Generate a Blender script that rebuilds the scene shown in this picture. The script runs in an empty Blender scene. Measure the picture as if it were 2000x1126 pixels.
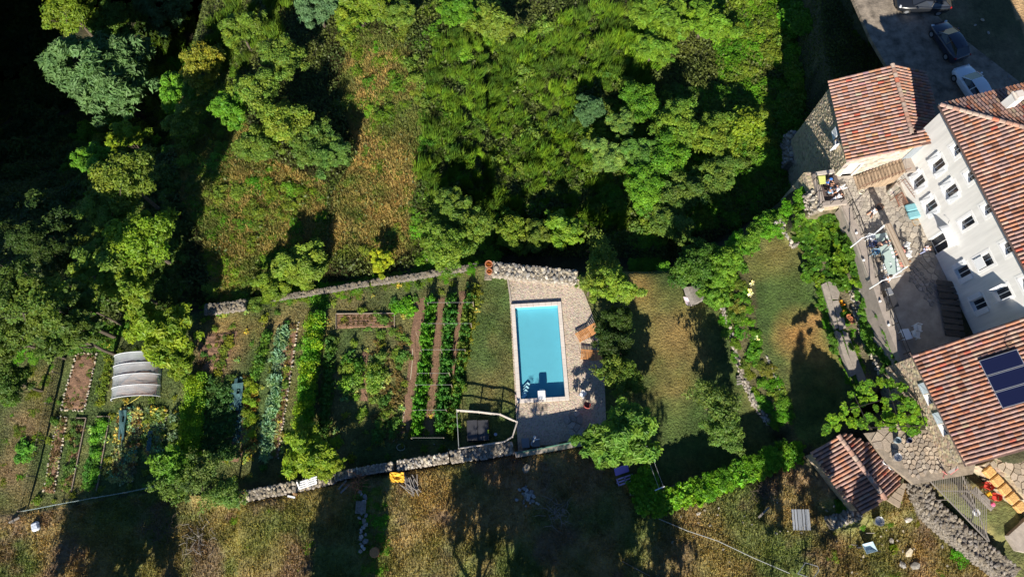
import bpy, math, random
import numpy as np
from mathutils import Vector, Matrix

SC = bpy.context.scene
COL = SC.collection
R = math.radians
TILT, FPX, CAMH = R(18), 1376.0, 52.0

# ------------------------------------------------------------------ camera, sky, sun, exposure
cam = bpy.data.cameras.new('camera')
camo = bpy.data.objects.new('camera', cam)
COL.objects.link(camo)
SC.camera = camo
camo.location = (0, 0, CAMH)
camo.rotation_euler = (TILT, 0, 0)
cam.sensor_width = 36
cam.lens = 36 * FPX / 2000
cam.clip_end = 3000
SUN_EL = 28.0
SUN_AZ = 180 + 5.7            # clockwise from +y
w = bpy.data.worlds.new('World')
SC.world = w
w.use_nodes = True
nt = w.node_tree
bg = nt.nodes['Background']
sky = nt.nodes.new('ShaderNodeTexSky')
sky.sky_type = 'NISHITA'
sky.sun_disc = False
sky.sun_elevation = R(SUN_EL)
sky.sun_rotation = R(SUN_AZ)
nt.links.new(sky.outputs[0], bg.inputs[0])
sky.ozone_density = 9.0
sky.dust_density = 0.3
bg.inputs[1].default_value = 0.05
sun = bpy.data.lights.new('sun', 'SUN')
sun.energy = 4.9
sun.angle = R(0.5)
sun.color = (1, 0.93, 0.81)
suno = bpy.data.objects.new('sun', sun)
COL.objects.link(suno)
sdir = Vector((math.sin(R(SUN_AZ)) * math.cos(R(SUN_EL)), math.cos(R(SUN_AZ)) * math.cos(R(SUN_EL)), math.sin(R(SUN_EL))))
suno.rotation_euler = sdir.to_track_quat('Z', 'Y').to_euler()
suno.location = (0, -40, 60)
SC.view_settings.view_transform = 'Standard'
SC.view_settings.look = 'None'
SC.view_settings.exposure = 0.95
SC.view_settings.gamma = 1
SC.view_settings.use_curve_mapping = False
SC.cycles.max_bounces = 6
SC.cycles.transparent_max_bounces = 12
SC.cycles.use_denoising = True

# ------------------------------------------------------------------ photograph measurement -> place
def at(px, py, z=0.0):
    u = (px - 1000) / FPX
    v = (563 - py) / FPX
    c, s = math.cos(TILT), math.sin(TILT)
    dx, dy, dz = u, v * c + s, v * s - c
    t = (CAMH - z) / -dz
    return Vector((dx * t, dy * t, z))

def proj(X, Y, Z):
    c, s = math.cos(TILT), math.sin(TILT)
    Z = Z - CAMH
    fw = Y * s - Z * c
    return 1000 + FPX * X / fw, 563 - FPX * (Y * c + Z * s) / fw

def mpp(px, py, z):            # metres per photograph pixel (across)
    return (at(px + 10, py, z) - at(px, py, z)).length / 10

rnd = random.Random(7)
nprng = np.random.default_rng(11)

# ------------------------------------------------------------------ materials
MATS = {}
def _new(name):
    m = bpy.data.materials.new(name)
    m.use_nodes = True
    t = m.node_tree
    return m, t, t.nodes['Principled BSDF']

def _N(t, k, **kw):
    n = t.nodes.new(k)
    for a, b in kw.items():
        setattr(n, a, b)
    return n

def _mix(t, a, b, fac, mode='MULTIPLY'):
    n = _N(t, 'ShaderNodeMix', data_type='RGBA', blend_type=mode)
    for sock, val in ((n.inputs[0], fac), (n.inputs[6], a), (n.inputs[7], b)):
        if hasattr(val, 'is_linked'):
            t.links.new(val, sock)
        else:
            sock.default_value = val if not isinstance(val, tuple) else (*val, 1)[:4]
    return n.outputs[2]

def surf(name, color=None, rough=.8, metal=0., nscale=0., namt=0., bump=0., bscale=None, attr=False, objcol=False, spec=.5, detail=4, coat=0., vor=0., rand=0., streak=False):
    """Plain or attribute coloured surface with fine procedural variation in object space."""
    if name in MATS:
        return MATS[name]
    m, t, b = _new(name)
    b.inputs['Roughness'].default_value = rough
    b.inputs['Metallic'].default_value = metal
    b.inputs['Specular IOR Level'].default_value = spec
    b.inputs['Coat Weight'].default_value = coat
    if attr:
        c = _N(t, 'ShaderNodeAttribute', attribute_name='Col').outputs['Color']
    else:
        n = _N(t, 'ShaderNodeRGB')
        n.outputs[0].default_value = (*color, 1)
        c = n.outputs[0]
    oi = None
    if objcol or rand:
        oi = _N(t, 'ShaderNodeObjectInfo')
    if objcol:
        c = _mix(t, c, oi.outputs['Color'], 1.0)
    if rand:
        mr = _N(t, 'ShaderNodeMapRange')
        t.links.new(oi.outputs['Random'], mr.inputs[0])
        mr.inputs[3].default_value = 1 - rand
        mr.inputs[4].default_value = 1 + rand
        cc = _N(t, 'ShaderNodeCombineColor')
        for i in range(3):
            t.links.new(mr.outputs[0], cc.inputs[i])
        c = _mix(t, c, cc.outputs[0], 1.0)
    tc = None
    if nscale or bump or vor:
        tc = _N(t, 'ShaderNodeNewGeometry').outputs['Position'] if name in WORLDTEX else _N(t, 'ShaderNodeTexCoord').outputs['Object']
    if namt:
        nz = _N(t, 'ShaderNodeTexNoise')
        nz.inputs['Scale'].default_value = nscale
        nz.inputs['Detail'].default_value = detail
        nz.inputs['Roughness'].default_value = .65
        if streak:
            mp = _N(t, 'ShaderNodeMapping')
            mp.inputs['Scale'].default_value = (4, 4, .45)
            t.links.new(tc, mp.inputs[0])
            t.links.new(mp.outputs[0], nz.inputs['Vector'])
        else:
            t.links.new(tc, nz.inputs['Vector'])
        mr = _N(t, 'ShaderNodeMapRange')
        t.links.new(nz.outputs[0], mr.inputs[0])
        mr.inputs[1].default_value = .25
        mr.inputs[2].default_value = .75
        mr.inputs[3].default_value = 1 - namt
        mr.inputs[4].default_value = 1 + namt
        cc = _N(t, 'ShaderNodeCombineColor')
        for i in range(3):
            t.links.new(mr.outputs[0], cc.inputs[i])
        c = _mix(t, c, cc.outputs[0], 1.0)
    h = None
    if vor:
        vo = _N(t, 'ShaderNodeTexVoronoi')
        vo.inputs['Scale'].default_value = vor
        t.links.new(tc, vo.inputs['Vector'])
        hs = _N(t, 'ShaderNodeHueSaturation')
        hs.inputs['Saturation'].default_value = .22
        hs.inputs['Value'].default_value = 1.35
        t.links.new(vo.outputs['Color'], hs.inputs['Color'])
        c = _mix(t, c, hs.outputs[0], .55)
        h = vo.outputs['Distance']
        inv = _N(t, 'ShaderNodeMath', operation='SUBTRACT')
        inv.inputs[0].default_value = 1
        t.links.new(h, inv.inputs[1])
        h = inv.outputs[0]
    t.links.new(c, b.inputs['Base Color'])
    if bump:
        if h is None:
            nb = _N(t, 'ShaderNodeTexNoise')
            nb.inputs['Scale'].default_value = bscale or nscale * 2
            nb.inputs['Detail'].default_value = 5
            t.links.new(tc, nb.inputs['Vector'])
            h = nb.outputs[0]
        bp = _N(t, 'ShaderNodeBump')
        bp.inputs['Strength'].default_value = 1
        bp.inputs['Distance'].default_value = bump
        t.links.new(h, bp.inputs['Height'])
        t.links.new(bp.outputs[0], b.inputs['Normal'])
    MATS[name] = m
    return m
WORLDTEX = {'roof_tile', 'white_render', 'stone', 'ground_soil', 'gravel', 'grass_turf', 'driveway'}

def leaf_mat(name, trans=.35, rough=.55, gain=1.45):
    m, t, b = _new(name)
    c = _N(t, 'ShaderNodeAttribute', attribute_name='Col').outputs['Color']
    oi = _N(t, 'ShaderNodeObjectInfo')
    c = _mix(t, c, oi.outputs['Color'], 1.0)
    c = _mix(t, c, (gain * 1.08, gain, gain * .8), 1.0)
    t.links.new(c, b.inputs['Base Color'])
    b.inputs['Roughness'].default_value = rough
    b.inputs['Specular IOR Level'].default_value = .35
    tr = _N(t, 'ShaderNodeBsdfTranslucent')
    c2 = _mix(t, c, (1.25, 1.35, .5), 1.0)
    t.links.new(c2, tr.inputs[0])
    mx = _N(t, 'ShaderNodeMixShader')
    mx.inputs[0].default_value = trans
    t.links.new(b.outputs[0], mx.inputs[1])
    t.links.new(tr.outputs[0], mx.inputs[2])
    t.links.new(mx.outputs[0], t.nodes['Material Output'].inputs[0])
    MATS[name] = m
    return m

LEAF = leaf_mat('leaf')
GRASS = leaf_mat('grass_blade', .2, .7, 1.12)
BARK = surf('bark', (.09, .07, .05), .9, nscale=9, namt=.4, bump=.02)
TILE = surf('roof_tile', attr=True, rough=.85, nscale=1.6, namt=.42, bump=.008, bscale=30)
STONE = surf('stone', attr=True, objcol=True, rough=.9, nscale=7, namt=.3, bump=.02, bscale=14)
MORTAR = surf('mortar', (.26, .21, .15), .95, nscale=5, namt=.4, bump=.05)
RUBBLE = surf('rubble_core', (.2, .17, .13), .95, nscale=4, namt=.5, bump=.1)
WHITE = surf('white_render', (.74, .725, .69), .9, nscale=.5, namt=.14, bump=.004, bscale=30, streak=True)
WPAINT = surf('white_paint', (.80, .81, .82), .55, nscale=3, namt=.04)
SURRND = surf('window_surround_paint', (.82, .81, .79), .8, nscale=2, namt=.03)
SHUT = surf('shutter_paint', (.80, .82, .84), .5, nscale=4, namt=.04)
SHUTB = surf('pale_blue_shutter_paint', (.48, .55, .60), .55, nscale=4, namt=.07)
DARK = surf('dark_interior', (.02, .018, .02), .8)
GLASS = surf('window_glass', (.03, .035, .045), .06, spec=.8)
IRON = surf('dark_iron', (.05, .045, .04), .5, metal=.6)
RUST = surf('rusty_iron', (.17, .075, .045), .75, nscale=9, namt=.35)
STEEL = surf('pale_steel', (.62, .63, .64), .3, metal=.8)
ZINC = surf('zinc_gutter', (.42, .46, .50), .45, metal=.5, nscale=3, namt=.15)
BRNMET = surf('brown_gutter', (.13, .09, .08), .5, metal=.3)
WOOD = surf('weathered_wood', (.25, .20, .15), .85, nscale=6, namt=.3, bump=.01, rand=.18)
TEAK = surf('orange_teak', (.48, .22, .075), .6, nscale=9, namt=.2, rand=.15)
DECKW = surf('grey_wood', (.24, .215, .19), .85, nscale=5, namt=.3, rand=.15)
LOG = surf('pale_peeled_log', (.45, .40, .35), .8, nscale=7, namt=.25)
WATER_LINER = surf('pool_liner', (.20, .44, .52), .5, nscale=1.2, namt=.04)
COPING = surf('pale_coping_stone', (.62, .55, .49), .8, nscale=8, namt=.1, rand=.05)
CONC = surf('concrete', (.36, .31, .26), .9, nscale=3, namt=.22, bump=.01)
PLASTIC = surf('white_plastic', (.78, .80, .82), .4)
GREY = surf('grey_plastic', (.07, .07, .075), .45)
TABLETOP = surf('pale_green_tabletop', (.40, .50, .47), .35)
TAUPE = surf('beige_canvas', (.40, .32, .24), .8, nscale=8, namt=.12)
TEAL = surf('teal_cushion', (.17, .38, .43), .8, nscale=5, namt=.1)
RED = surf('red_plastic', (.62, .07, .05), .4)
BLUEP = surf('blue_plastic', (.14, .28, .50), .4)
YEL = surf('orange_tarp', (.80, .42, .02), .6, nscale=3, namt=.2, bump=.05)
LAV = surf('lavender_paint', (.52, .38, .66), .6, nscale=5, namt=.1)
VIOL = surf('violet_board', (.22, .16, .50), .5)
TERRA = surf('terracotta', (.45, .17, .08), .8, nscale=6, namt=.2)
GREEN_NET = surf('green_screen', (.06, .16, .11), .8, nscale=10, namt=.3)
SOLAR = surf('solar_glass', (.008, .01, .035), .12, spec=.7)
ALU = surf('aluminium', (.5, .52, .55), .35, metal=.7)
SKIN = surf('skin', (.50, .27, .17), .6)
HAIRD = surf('dark_hair', (.025, .017, .012), .7)
SOIL = surf('bed_soil', (.20, .115, .07), .95, nscale=5, namt=.35, bump=.05, bscale=9)
GRAVEL = surf('gravel', (.47, .385, .30), .95, nscale=.5, namt=.14, vor=9, bump=.03)
TURF = surf('grass_turf', attr=True, rough=.95, nscale=5, namt=.35, bump=.06, bscale=9)
GROUND = surf('ground_soil', attr=True, rough=.97, nscale=3.5, namt=.45, bump=.12, bscale=6, detail=8)
DRIVE = surf('driveway', (.23, .19, .145), .95, nscale=1.3, namt=.75, bump=.06, bscale=7, detail=8)
HOSE = surf('pale_hose', (.62, .58, .42), .5)
WIRE = surf('wire', (.30, .31, .30), .6)
CACHE = {}
def cloth(c):
    k = 'cloth_%d_%d_%d' % tuple(int(x * 99) for x in c)
    return surf(k, c, .85, nscale=12, namt=.1)

def water_mat():
    m, t, b = _new('pool_water')
    tr = _N(t, 'ShaderNodeBsdfTransparent')
    tr.inputs[0].default_value = (.72, .95, .98, 1)
    gl = _N(t, 'ShaderNodeBsdfGlossy')
    gl.inputs['Roughness'].default_value = .03
    fr = _N(t, 'ShaderNodeFresnel')
    fr.inputs[0].default_value = 1.33
    nz = _N(t, 'ShaderNodeTexNoise')
    nz.inputs['Scale'].default_value = 7
    nz.inputs['Detail'].default_value = 3
    tcx = _N(t, 'ShaderNodeTexCoord')
    t.links.new(tcx.outputs['Object'], nz.inputs['Vector'])
    bp = _N(t, 'ShaderNodeBump')
    bp.inputs['Distance'].default_value = .06
    t.links.new(nz.outputs[0], bp.inputs['Height'])
    t.links.new(bp.outputs[0], gl.inputs['Normal'])
    t.links.new(bp.outputs[0], fr.inputs['Normal'])
    mx = _N(t, 'ShaderNodeMixShader')
    ge = _N(t, 'ShaderNodeNewGeometry')           # light leaving the water is not mirrored back
    sb = _N(t, 'ShaderNodeMath', operation='SUBTRACT')
    sb.inputs[0].default_value = 1
    t.links.new(ge.outputs['Backfacing'], sb.inputs[1])
    ml = _N(t, 'ShaderNodeMath', operation='MULTIPLY')
    t.links.new(fr.outputs[0], ml.inputs[0])
    t.links.new(sb.outputs[0], ml.inputs[1])
    t.links.new(ml.outputs[0], mx.inputs[0])
    t.links.new(tr.outputs[0], mx.inputs[1])
    t.links.new(gl.outputs[0], mx.inputs[2])
    t.links.new(mx.outputs[0], t.nodes['Material Output'].inputs[0])
    return m
WATER = water_mat()

def film_mat():
    m, t, b = _new('greenhouse_film')
    b.inputs['Base Color'].default_value = (.62, .66, .70, 1)
    b.inputs['Roughness'].default_value = .3
    tr = _N(t, 'ShaderNodeBsdfTransparent')
    tr.inputs[0].default_value = (.85, .88, .9, 1)
    nz = _N(t, 'ShaderNodeTexNoise')
    nz.inputs['Scale'].default_value = 1.2
    nz.inputs['Detail'].default_value = 5
    tcx = _N(t, 'ShaderNodeTexCoord')
    t.links.new(tcx.outputs['Object'], nz.inputs['Vector'])
    mr = _N(t, 'ShaderNodeMapRange')
    mr.inputs[3].default_value = .25
    mr.inputs[4].default_value = .65
    t.links.new(nz.outputs[0], mr.inputs[0])
    mx = _N(t, 'ShaderNodeMixShader')
    t.links.new(mr.outputs[0], mx.inputs[0])
    t.links.new(tr.outputs[0], mx.inputs[1])
    t.links.new(b.outputs[0], mx.inputs[2])
    t.links.new(mx.outputs[0], t.nodes['Material Output'].inputs[0])
    return m
FILM = film_mat()

# ------------------------------------------------------------------ mesh helpers
def wloc(o):
    v = Vector((0, 0, 0))
    while o is not None:
        v = v + o.location
        o = o.parent
    return v

def mesh_np(name, V, F, C=None, smooth=False):
    """V (n,3), F (m,k) of one face size, C (n,3) colours"""
    me = bpy.data.meshes.new(name)
    V = np.asarray(V, dtype=np.float32)
    F = np.asarray(F, dtype=np.int32)
    k = F.shape[1]
    me.vertices.add(len(V))
    me.vertices.foreach_set('co', V.ravel())
    me.loops.add(F.size)
    me.loops.foreach_set('vertex_index', F.ravel())
    me.polygons.add(len(F))
    me.polygons.foreach_set('loop_start', np.arange(0, F.size, k, dtype=np.int32))
    me.polygons.foreach_set('use_smooth', np.full(len(F), smooth))
    if C is not None:
        a = me.color_attributes.new('Col', 'FLOAT_COLOR', 'POINT')
        c4 = np.ones((len(V), 4), dtype=np.float32)
        c4[:, :3] = C
        a.data.foreach_set('color', c4.ravel())
    me.update(calc_edges=True)
    return me

def link(name, me, mat=None, parent=None, loc=None):
    o = bpy.data.objects.new(name, me)
    COL.objects.link(o)
    if mat is not None and me is not None and not me.materials:
        me.materials.append(mat)
    if parent is not None:
        o.parent = parent
    if loc is not None:
        o.location = loc
    return o

def tag(o, label=None, cat=None, group=None, kind=None):
    if label: o['label'] = label
    if cat: o['category'] = cat
    if group: o['group'] = group
    if kind: o['kind'] = kind
    return o

def thing(name, label, cat, loc=(0, 0, 0), group=None):
    o = bpy.data.objects.new(name, None)
    COL.objects.link(o)
    o.empty_display_size = .3
    o.location = loc
    return tag(o, label, cat, group)

KIDS = {}
def copy_tree(o, parent=None):
    c = o.copy()
    COL.objects.link(c)
    c.parent = parent
    for ch in list(o.children):
        copy_tree(ch, c)
    return c

class MB:
    def __init__(s):
        s.v, s.f, s.c = [], [], []
        s.col = None
    def add(s, vs, fs):
        b = len(s.v)
        s.v += [tuple(x) for x in vs]
        s.f += [tuple(i + b for i in f) for f in fs]
        if s.col is not None:
            s.c += [s.col] * len(vs)
        return s
    def box(s, c, size, rz=0, M=None):
        hx, hy, hz = size[0] / 2, size[1] / 2, size[2] / 2
        pts = [Vector((x, y, z)) for z in (-hz, hz) for x, y in ((-hx, -hy), (hx, -hy), (hx, hy), (-hx, hy))]
        rot = M if M is not None else Matrix.Rotation(rz, 3, 'Z')
        pts = [rot @ p + Vector(c) for p in pts]
        return s.add(pts, [(3, 2, 1, 0), (4, 5, 6, 7), (0, 1, 5, 4), (1, 2, 6, 5), (2, 3, 7, 6), (3, 0, 4, 7)])
    def beam(s, a, b, w, h=None, up=Vector((0, 0, 1))):
        a, b = Vector(a), Vector(b)
        h = h or w
        d = (b - a)
        L = d.length
        if L < 1e-5: return s
        d.normalize()
        if abs(d.dot(up)) > .98: up = Vector((0, 1, 0))
        x = d.cross(up).normalized()
        y = x.cross(d).normalized()
        pts = []
        for p in (a, b):
            for i, j in ((-1, -1), (1, -1), (1, 1), (-1, 1)):
                pts.append(p + x * (i * w / 2) + y * (j * h / 2))
        return s.add(pts, [(0, 1, 2, 3), (7, 6, 5, 4), (0, 4, 5, 1), (1, 5, 6, 2), (2, 6, 7, 3), (3, 7, 4, 0)])
    def tube(s, path, r, n=6, cap=True):
        path = [Vector(p) for p in path]
        rs = r if isinstance(r, (list, tuple)) else [r] * len(path)
        rings = []
        for i, p in enumerate(path):
            d = (path[min(i + 1, len(path) - 1)] - path[max(i - 1, 0)]).normalized()
            up = Vector((0, 0, 1)) if abs(d.z) < .9 else Vector((1, 0, 0))
            x = d.cross(up).normalized()
            y = x.cross(d)
            rings.append([p + (x * math.cos(a) + y * math.sin(a)) * rs[i] for a in [2 * math.pi * k / n for k in range(n)]])
        vs = [q for r_ in rings for q in r_]
        fs = []
        for i in range(len(path) - 1):
            for k in range(n):
                fs.append((i * n + k, (i + 1) * n + k, (i + 1) * n + (k + 1) % n, i * n + (k + 1) % n))
        if cap:
            fs.append(tuple(range(n)))
            fs.append(tuple((len(path) - 1) * n + k for k in range(n))[::-1])
        return s.add(vs, fs)
    def prism(s, pts, z0, z1):
        """pts: plan outline, any orientation; z0, z1 heights"""
        P = [Vector((p[0], p[1], 0)) for p in pts]
        ar = sum(P[i].x * P[(i + 1) % len(P)].y - P[(i + 1) % len(P)].x * P[i].y for i in range(len(P)))
        if ar < 0: P = P[::-1]
        n = len(P)
        vs = [(p.x, p.y, z0) for p in P] + [(p.x, p.y, z1) for p in P]
        fs = [tuple(range(n))[::-1], tuple(range(n, 2 * n))]
        fs += [(i, (i + 1) % n, n + (i + 1) % n, n + i) for i in range(n)]
        return s.add(vs, fs)
    def lathe(s, c, prof, n=12):
        vs, fs = [], []
        for r, z in prof:
            for k in range(n):
                a = 2 * math.pi * k / n
                vs.append((c[0] + r * math.cos(a), c[1] + r * math.sin(a), c[2] + z))
        for i in range(len(prof) - 1):
            for k in range(n):
                fs.append((i * n + k, i * n + (k + 1) % n, (i + 1) * n + (k + 1) % n, (i + 1) * n + k))
        fs.append(tuple(range(n))[::-1])
        fs.append(tuple((len(prof) - 1) * n + k for k in range(n)))
        return s.add(vs, fs)
    def build(s, name, mat, parent=None, smooth=False, bevel=0, col=None, own=False):
        off = wloc(parent) if parent is not None else Vector((0, 0, 0))
        base = off
        if own and parent is None:           # a top-level mesh gets its origin at its own base
            a = np.array(s.v)
            base = Vector((a[:, 0].mean(), a[:, 1].mean(), a[:, 2].min()))
        me = bpy.data.meshes.new(name)
        me.from_pydata([(x - base.x, y - base.y, z - base.z) for x, y, z in s.v], [], s.f)
        if s.c:
            at_ = me.color_attributes.new('Col', 'FLOAT_COLOR', 'POINT')
            c4 = np.ones((len(s.v), 4), dtype=np.float32)
            c4[:, :3] = np.array(s.c)
            at_.data.foreach_set('color', c4.ravel())
        if smooth:
            me.polygons.foreach_set('use_smooth', [True] * len(me.polygons))
        me.materials.append(mat)
        o = bpy.data.objects.new(name, me)
        COL.objects.link(o)
        if parent is not None: o.parent = parent
        elif own: o.location = base
        if bevel:
            b = o.modifiers.new('bevel', 'BEVEL')
            b.width = bevel
            b.segments = 1
            b.limit_method = 'ANGLE'
        return o

# ------------------------------------------------------------------ noise
def grid_noise(x, y, scale, seed):
    """smooth value noise, vectorised"""
    g = np.random.default_rng(seed).random((128, 128))
    fx, fy = x / scale, y / scale
    ix, iy = np.floor(fx).astype(int), np.floor(fy).astype(int)
    tx, ty = fx - ix, fy - iy
    tx, ty = tx * tx * (3 - 2 * tx), ty * ty * (3 - 2 * ty)
    a, b = g[ix % 128, iy % 128], g[(ix + 1) % 128, iy % 128]
    c, d = g[ix % 128, (iy + 1) % 128], g[(ix + 1) % 128, (iy + 1) % 128]
    return (a * (1 - tx) + b * tx) * (1 - ty) + (c * (1 - tx) + d * tx) * ty

def fbm(x, y, scale, seed, o=4):
    r, a, t = 0, 1, 0
    for i in range(o):
        r = r + a * grid_noise(x, y, scale / 2 ** i, seed + i)
        t += a
        a *= .55
    return r / t

def inside(poly, X, Y):
    res = np.zeros(np.shape(X), bool)
    n = len(poly)
    for i in range(n):
        x0, y0 = poly[i][0], poly[i][1]
        x1, y1 = poly[(i + 1) % n][0], poly[(i + 1) % n][1]
        if y0 == y1: continue
        c = ((y0 > Y) != (y1 > Y)) & (X < (x1 - x0) * (Y - y0) / (y1 - y0) + x0)
        res ^= c
    return res

def in1(poly, x, y):
    return bool(inside(poly, np.array([x]), np.array([y]))[0])

def wp(pts, z):
    return [tuple(at(p[0], p[1], z)[:2]) for p in pts]

def sm(x):
    x = np.clip(x, 0, 1)
    return x * x * (3 - 2 * x)

# ------------------------------------------------------------------ terrain
GX0, GX1, GY0, GY1, GS = -64, 66, -26, 64, .3
gx = np.arange(GX0, GX1, GS)
gy = np.arange(GY0, GY1, GS)
X, Y = np.meshgrid(gx, gy)
zf = -8.5 + (fbm(X, Y, 9, 3) - .5) * (1.8 - .9 * sm((-1 - X) / 3)) + 1.9 * sm((-1.5 - X) / 3)
zf -= np.clip(Y - 20, 0, 30) * .62 * sm((-32 - X) / 7)
zf -= 2.5 * sm((-24 - X) / 6) * sm((Y - 30) / 6)
Z = zf.copy()
L1 = [(-400, 720), (0, 668), (60, 655), (250, 645), (395, 605), (690, 556), (948, 513), (1130, 530), (1310, 520), (1420, 462), (1500, 410), (1572, 372), (1590, 330)]
def lower_side(z, extra):
    return wp(L1 + extra, z)
GP = [(1590, 330), (1700, 330), (2300, 330), (2300, 1600), (-400, 1600)]
gar = inside(lower_side(-6, GP), X, Y)
Z[gar] = -6
FIELD = [(-500, 1035), (50, 1003), (310, 958), (480, 975), (640, 938), (900, 897), (1140, 868), (1230, 950), (1260, 990), (1400, 955), (1560, 895), (1640, 990), (1780, 945), (2400, 945), (2400, 1800), (-500, 1800)]
LAWN1 = [(1130, 530), (1310, 522), (1400, 600), (1430, 690), (1500, 840), (1560, 893), (1400, 950), (1262, 985), (1235, 955), (1140, 866)]
STRIP = [(1400, 600), (1440, 540), (1440, 470), (1475, 560), (1480, 660), (1540, 800), (1560, 860), (1500, 840), (1430, 690)]
LAWN2 = [(1440, 470), (1510, 410), (1565, 470), (1605, 590), (1650, 690), (1690, 790), (1600, 880), (1540, 850), (1440, 660), (1435, 560)]
LANE = [(1560, 430), (1650, 400), (1760, 700), (1740, 760), (1690, 790), (1650, 690), (1605, 590)]
TERR = [(1566, 340), (1625, 325), (1690, 150), (1800, 130), (1860, 210), (2400, 150), (2400, 850), (1905, 700), (1800, 722), (1767, 722), (1648, 402), (1580, 425)]
YARD = [(1680, 835), (1770, 790), (1900, 800), (2400, 800), (2400, 900), (1900, 917), (1780, 942), (1700, 880)]
PARK = [(1640, -300), (1650, 0), (1680, 60), (1780, 150), (1800, 260), (2500, 200), (2500, -400)]
BANK = [(1590, -300), (1590, 0), (1600, 100), (1625, 180), (1690, 250), (1800, 260), (1780, 150), (1680, 60), (1650, 0), (1640, -300)]
PIT = [(1790, 905), (1900, 905), (1990, 985), (2010, 1040), (1955, 1062), (1810, 960)]
DECKZ, GARZ, LAWZ = -5.2, -6.0, -5.2
FIELDL = [(-500, 1035), (50, 1003), (310, 958), (475, 985), (470, 1800), (-500, 1800)]
zones = [(FIELD, -4.2), (FIELDL, -5.75), ([(930, 505), (1135, 525), (1160, 600), (1160, 870), (900, 893), (890, 800)], -5.2), (LAWN1, -5.2), (STRIP, -4.7), (LAWN2, -4.2), (LANE, -3.2), (YARD, -0.3), (TERR, 0), (PIT, -2.8), (PARK, 1.0)]
WZ = {}
for p, z in zones:
    msk = inside(wp(p, z), X, Y)
    Z[msk] = z
bk = inside(wp(BANK, -4), X, Y)
Z[bk] = -4
HUTG = [(1540, 860), (1640, 820), (1700, 850), (1790, 935), (1790, 1010), (1640, 1030)]
hg = inside(wp(HUTG, -3.4), X, Y)
Z[hg] = -3.4
# far east of the house falls to street level, hills beyond stay level
for _ in range(2):
    Zp = np.pad(Z, 1, mode='edge')
    Z = (Zp[1:-1, 1:-1] * 2 + Zp[:-2, 1:-1] + Zp[2:, 1:-1] + Zp[1:-1, :-2] + Zp[1:-1, 2:]) / 6
Z += (fbm(X, Y, 1.4, 20, 3) - .5) * .14 * (Z < -4.9) * ((Z > -5.15) | (Z < -5.3))
fieldm = inside(wp(FIELD, -4.2), X, Y)
Z += fieldm * ((fbm(X, Y, 5, 31) - .5) * .5)
POOLPX = [(998, 592), (1096, 592), (1110, 780), (1012, 785)]
pc = [at(p[0], p[1], -4.95) for p in POOLPX]
pool_c = sum(pc, Vector()) / 4
pool_rot = math.atan2((pc[0] - pc[3] + pc[1] - pc[2]).y, (pc[0] - pc[3] + pc[1] - pc[2]).x) - math.pi / 2
PW, PL = 4.25, 8.35
def pool_pt(u, v, z):
    c, s = math.cos(pool_rot), math.sin(pool_rot)
    return Vector((pool_c.x + u * c - v * s, pool_c.y + u * s + v * c, z))
hole = inside([tuple(pool_pt(a * (PW / 2 - .12), b * (PL / 2 - .12), 0)[:2]) for a, b in ((-1, -1), (1, -1), (1, 1), (-1, 1))], X, Y)
Zg = Z.copy()
Z[hole] = -7.4

def gz(x, y):
    i = min(max((x - GX0) / GS, 0), len(gx) - 2)
    j = min(max((y - GY0) / GS, 0), len(gy) - 2)
    a, b = int(i), int(j)
    u, v = i - a, j - b
    return float((Zg[b, a] * (1 - u) + Zg[b, a + 1] * u) * (1 - v) + (Zg[b + 1, a] * (1 - u) + Zg[b + 1, a + 1] * u) * v)
def gz_np(x, y):
    i = np.clip(((x - GX0) / GS), 0, len(gx) - 2)
    j = np.clip(((y - GY0) / GS), 0, len(gy) - 2)
    a, b = i.astype(int), j.astype(int)
    u, v = i - a, j - b
    return (Zg[b, a] * (1 - u) + Zg[b, a + 1] * u) * (1 - v) + (Zg[b + 1, a] * (1 - u) + Zg[b + 1, a + 1] * u) * v
def on(px, py, dz=0.0):
    z = -5.
    for _ in range(14):
        p = at(px, py, z)
        z = z * .4 + gz(p.x, p.y) * .6
    p = at(px, py, z)
    p.z = gz(p.x, p.y) + dz
    return p

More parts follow.
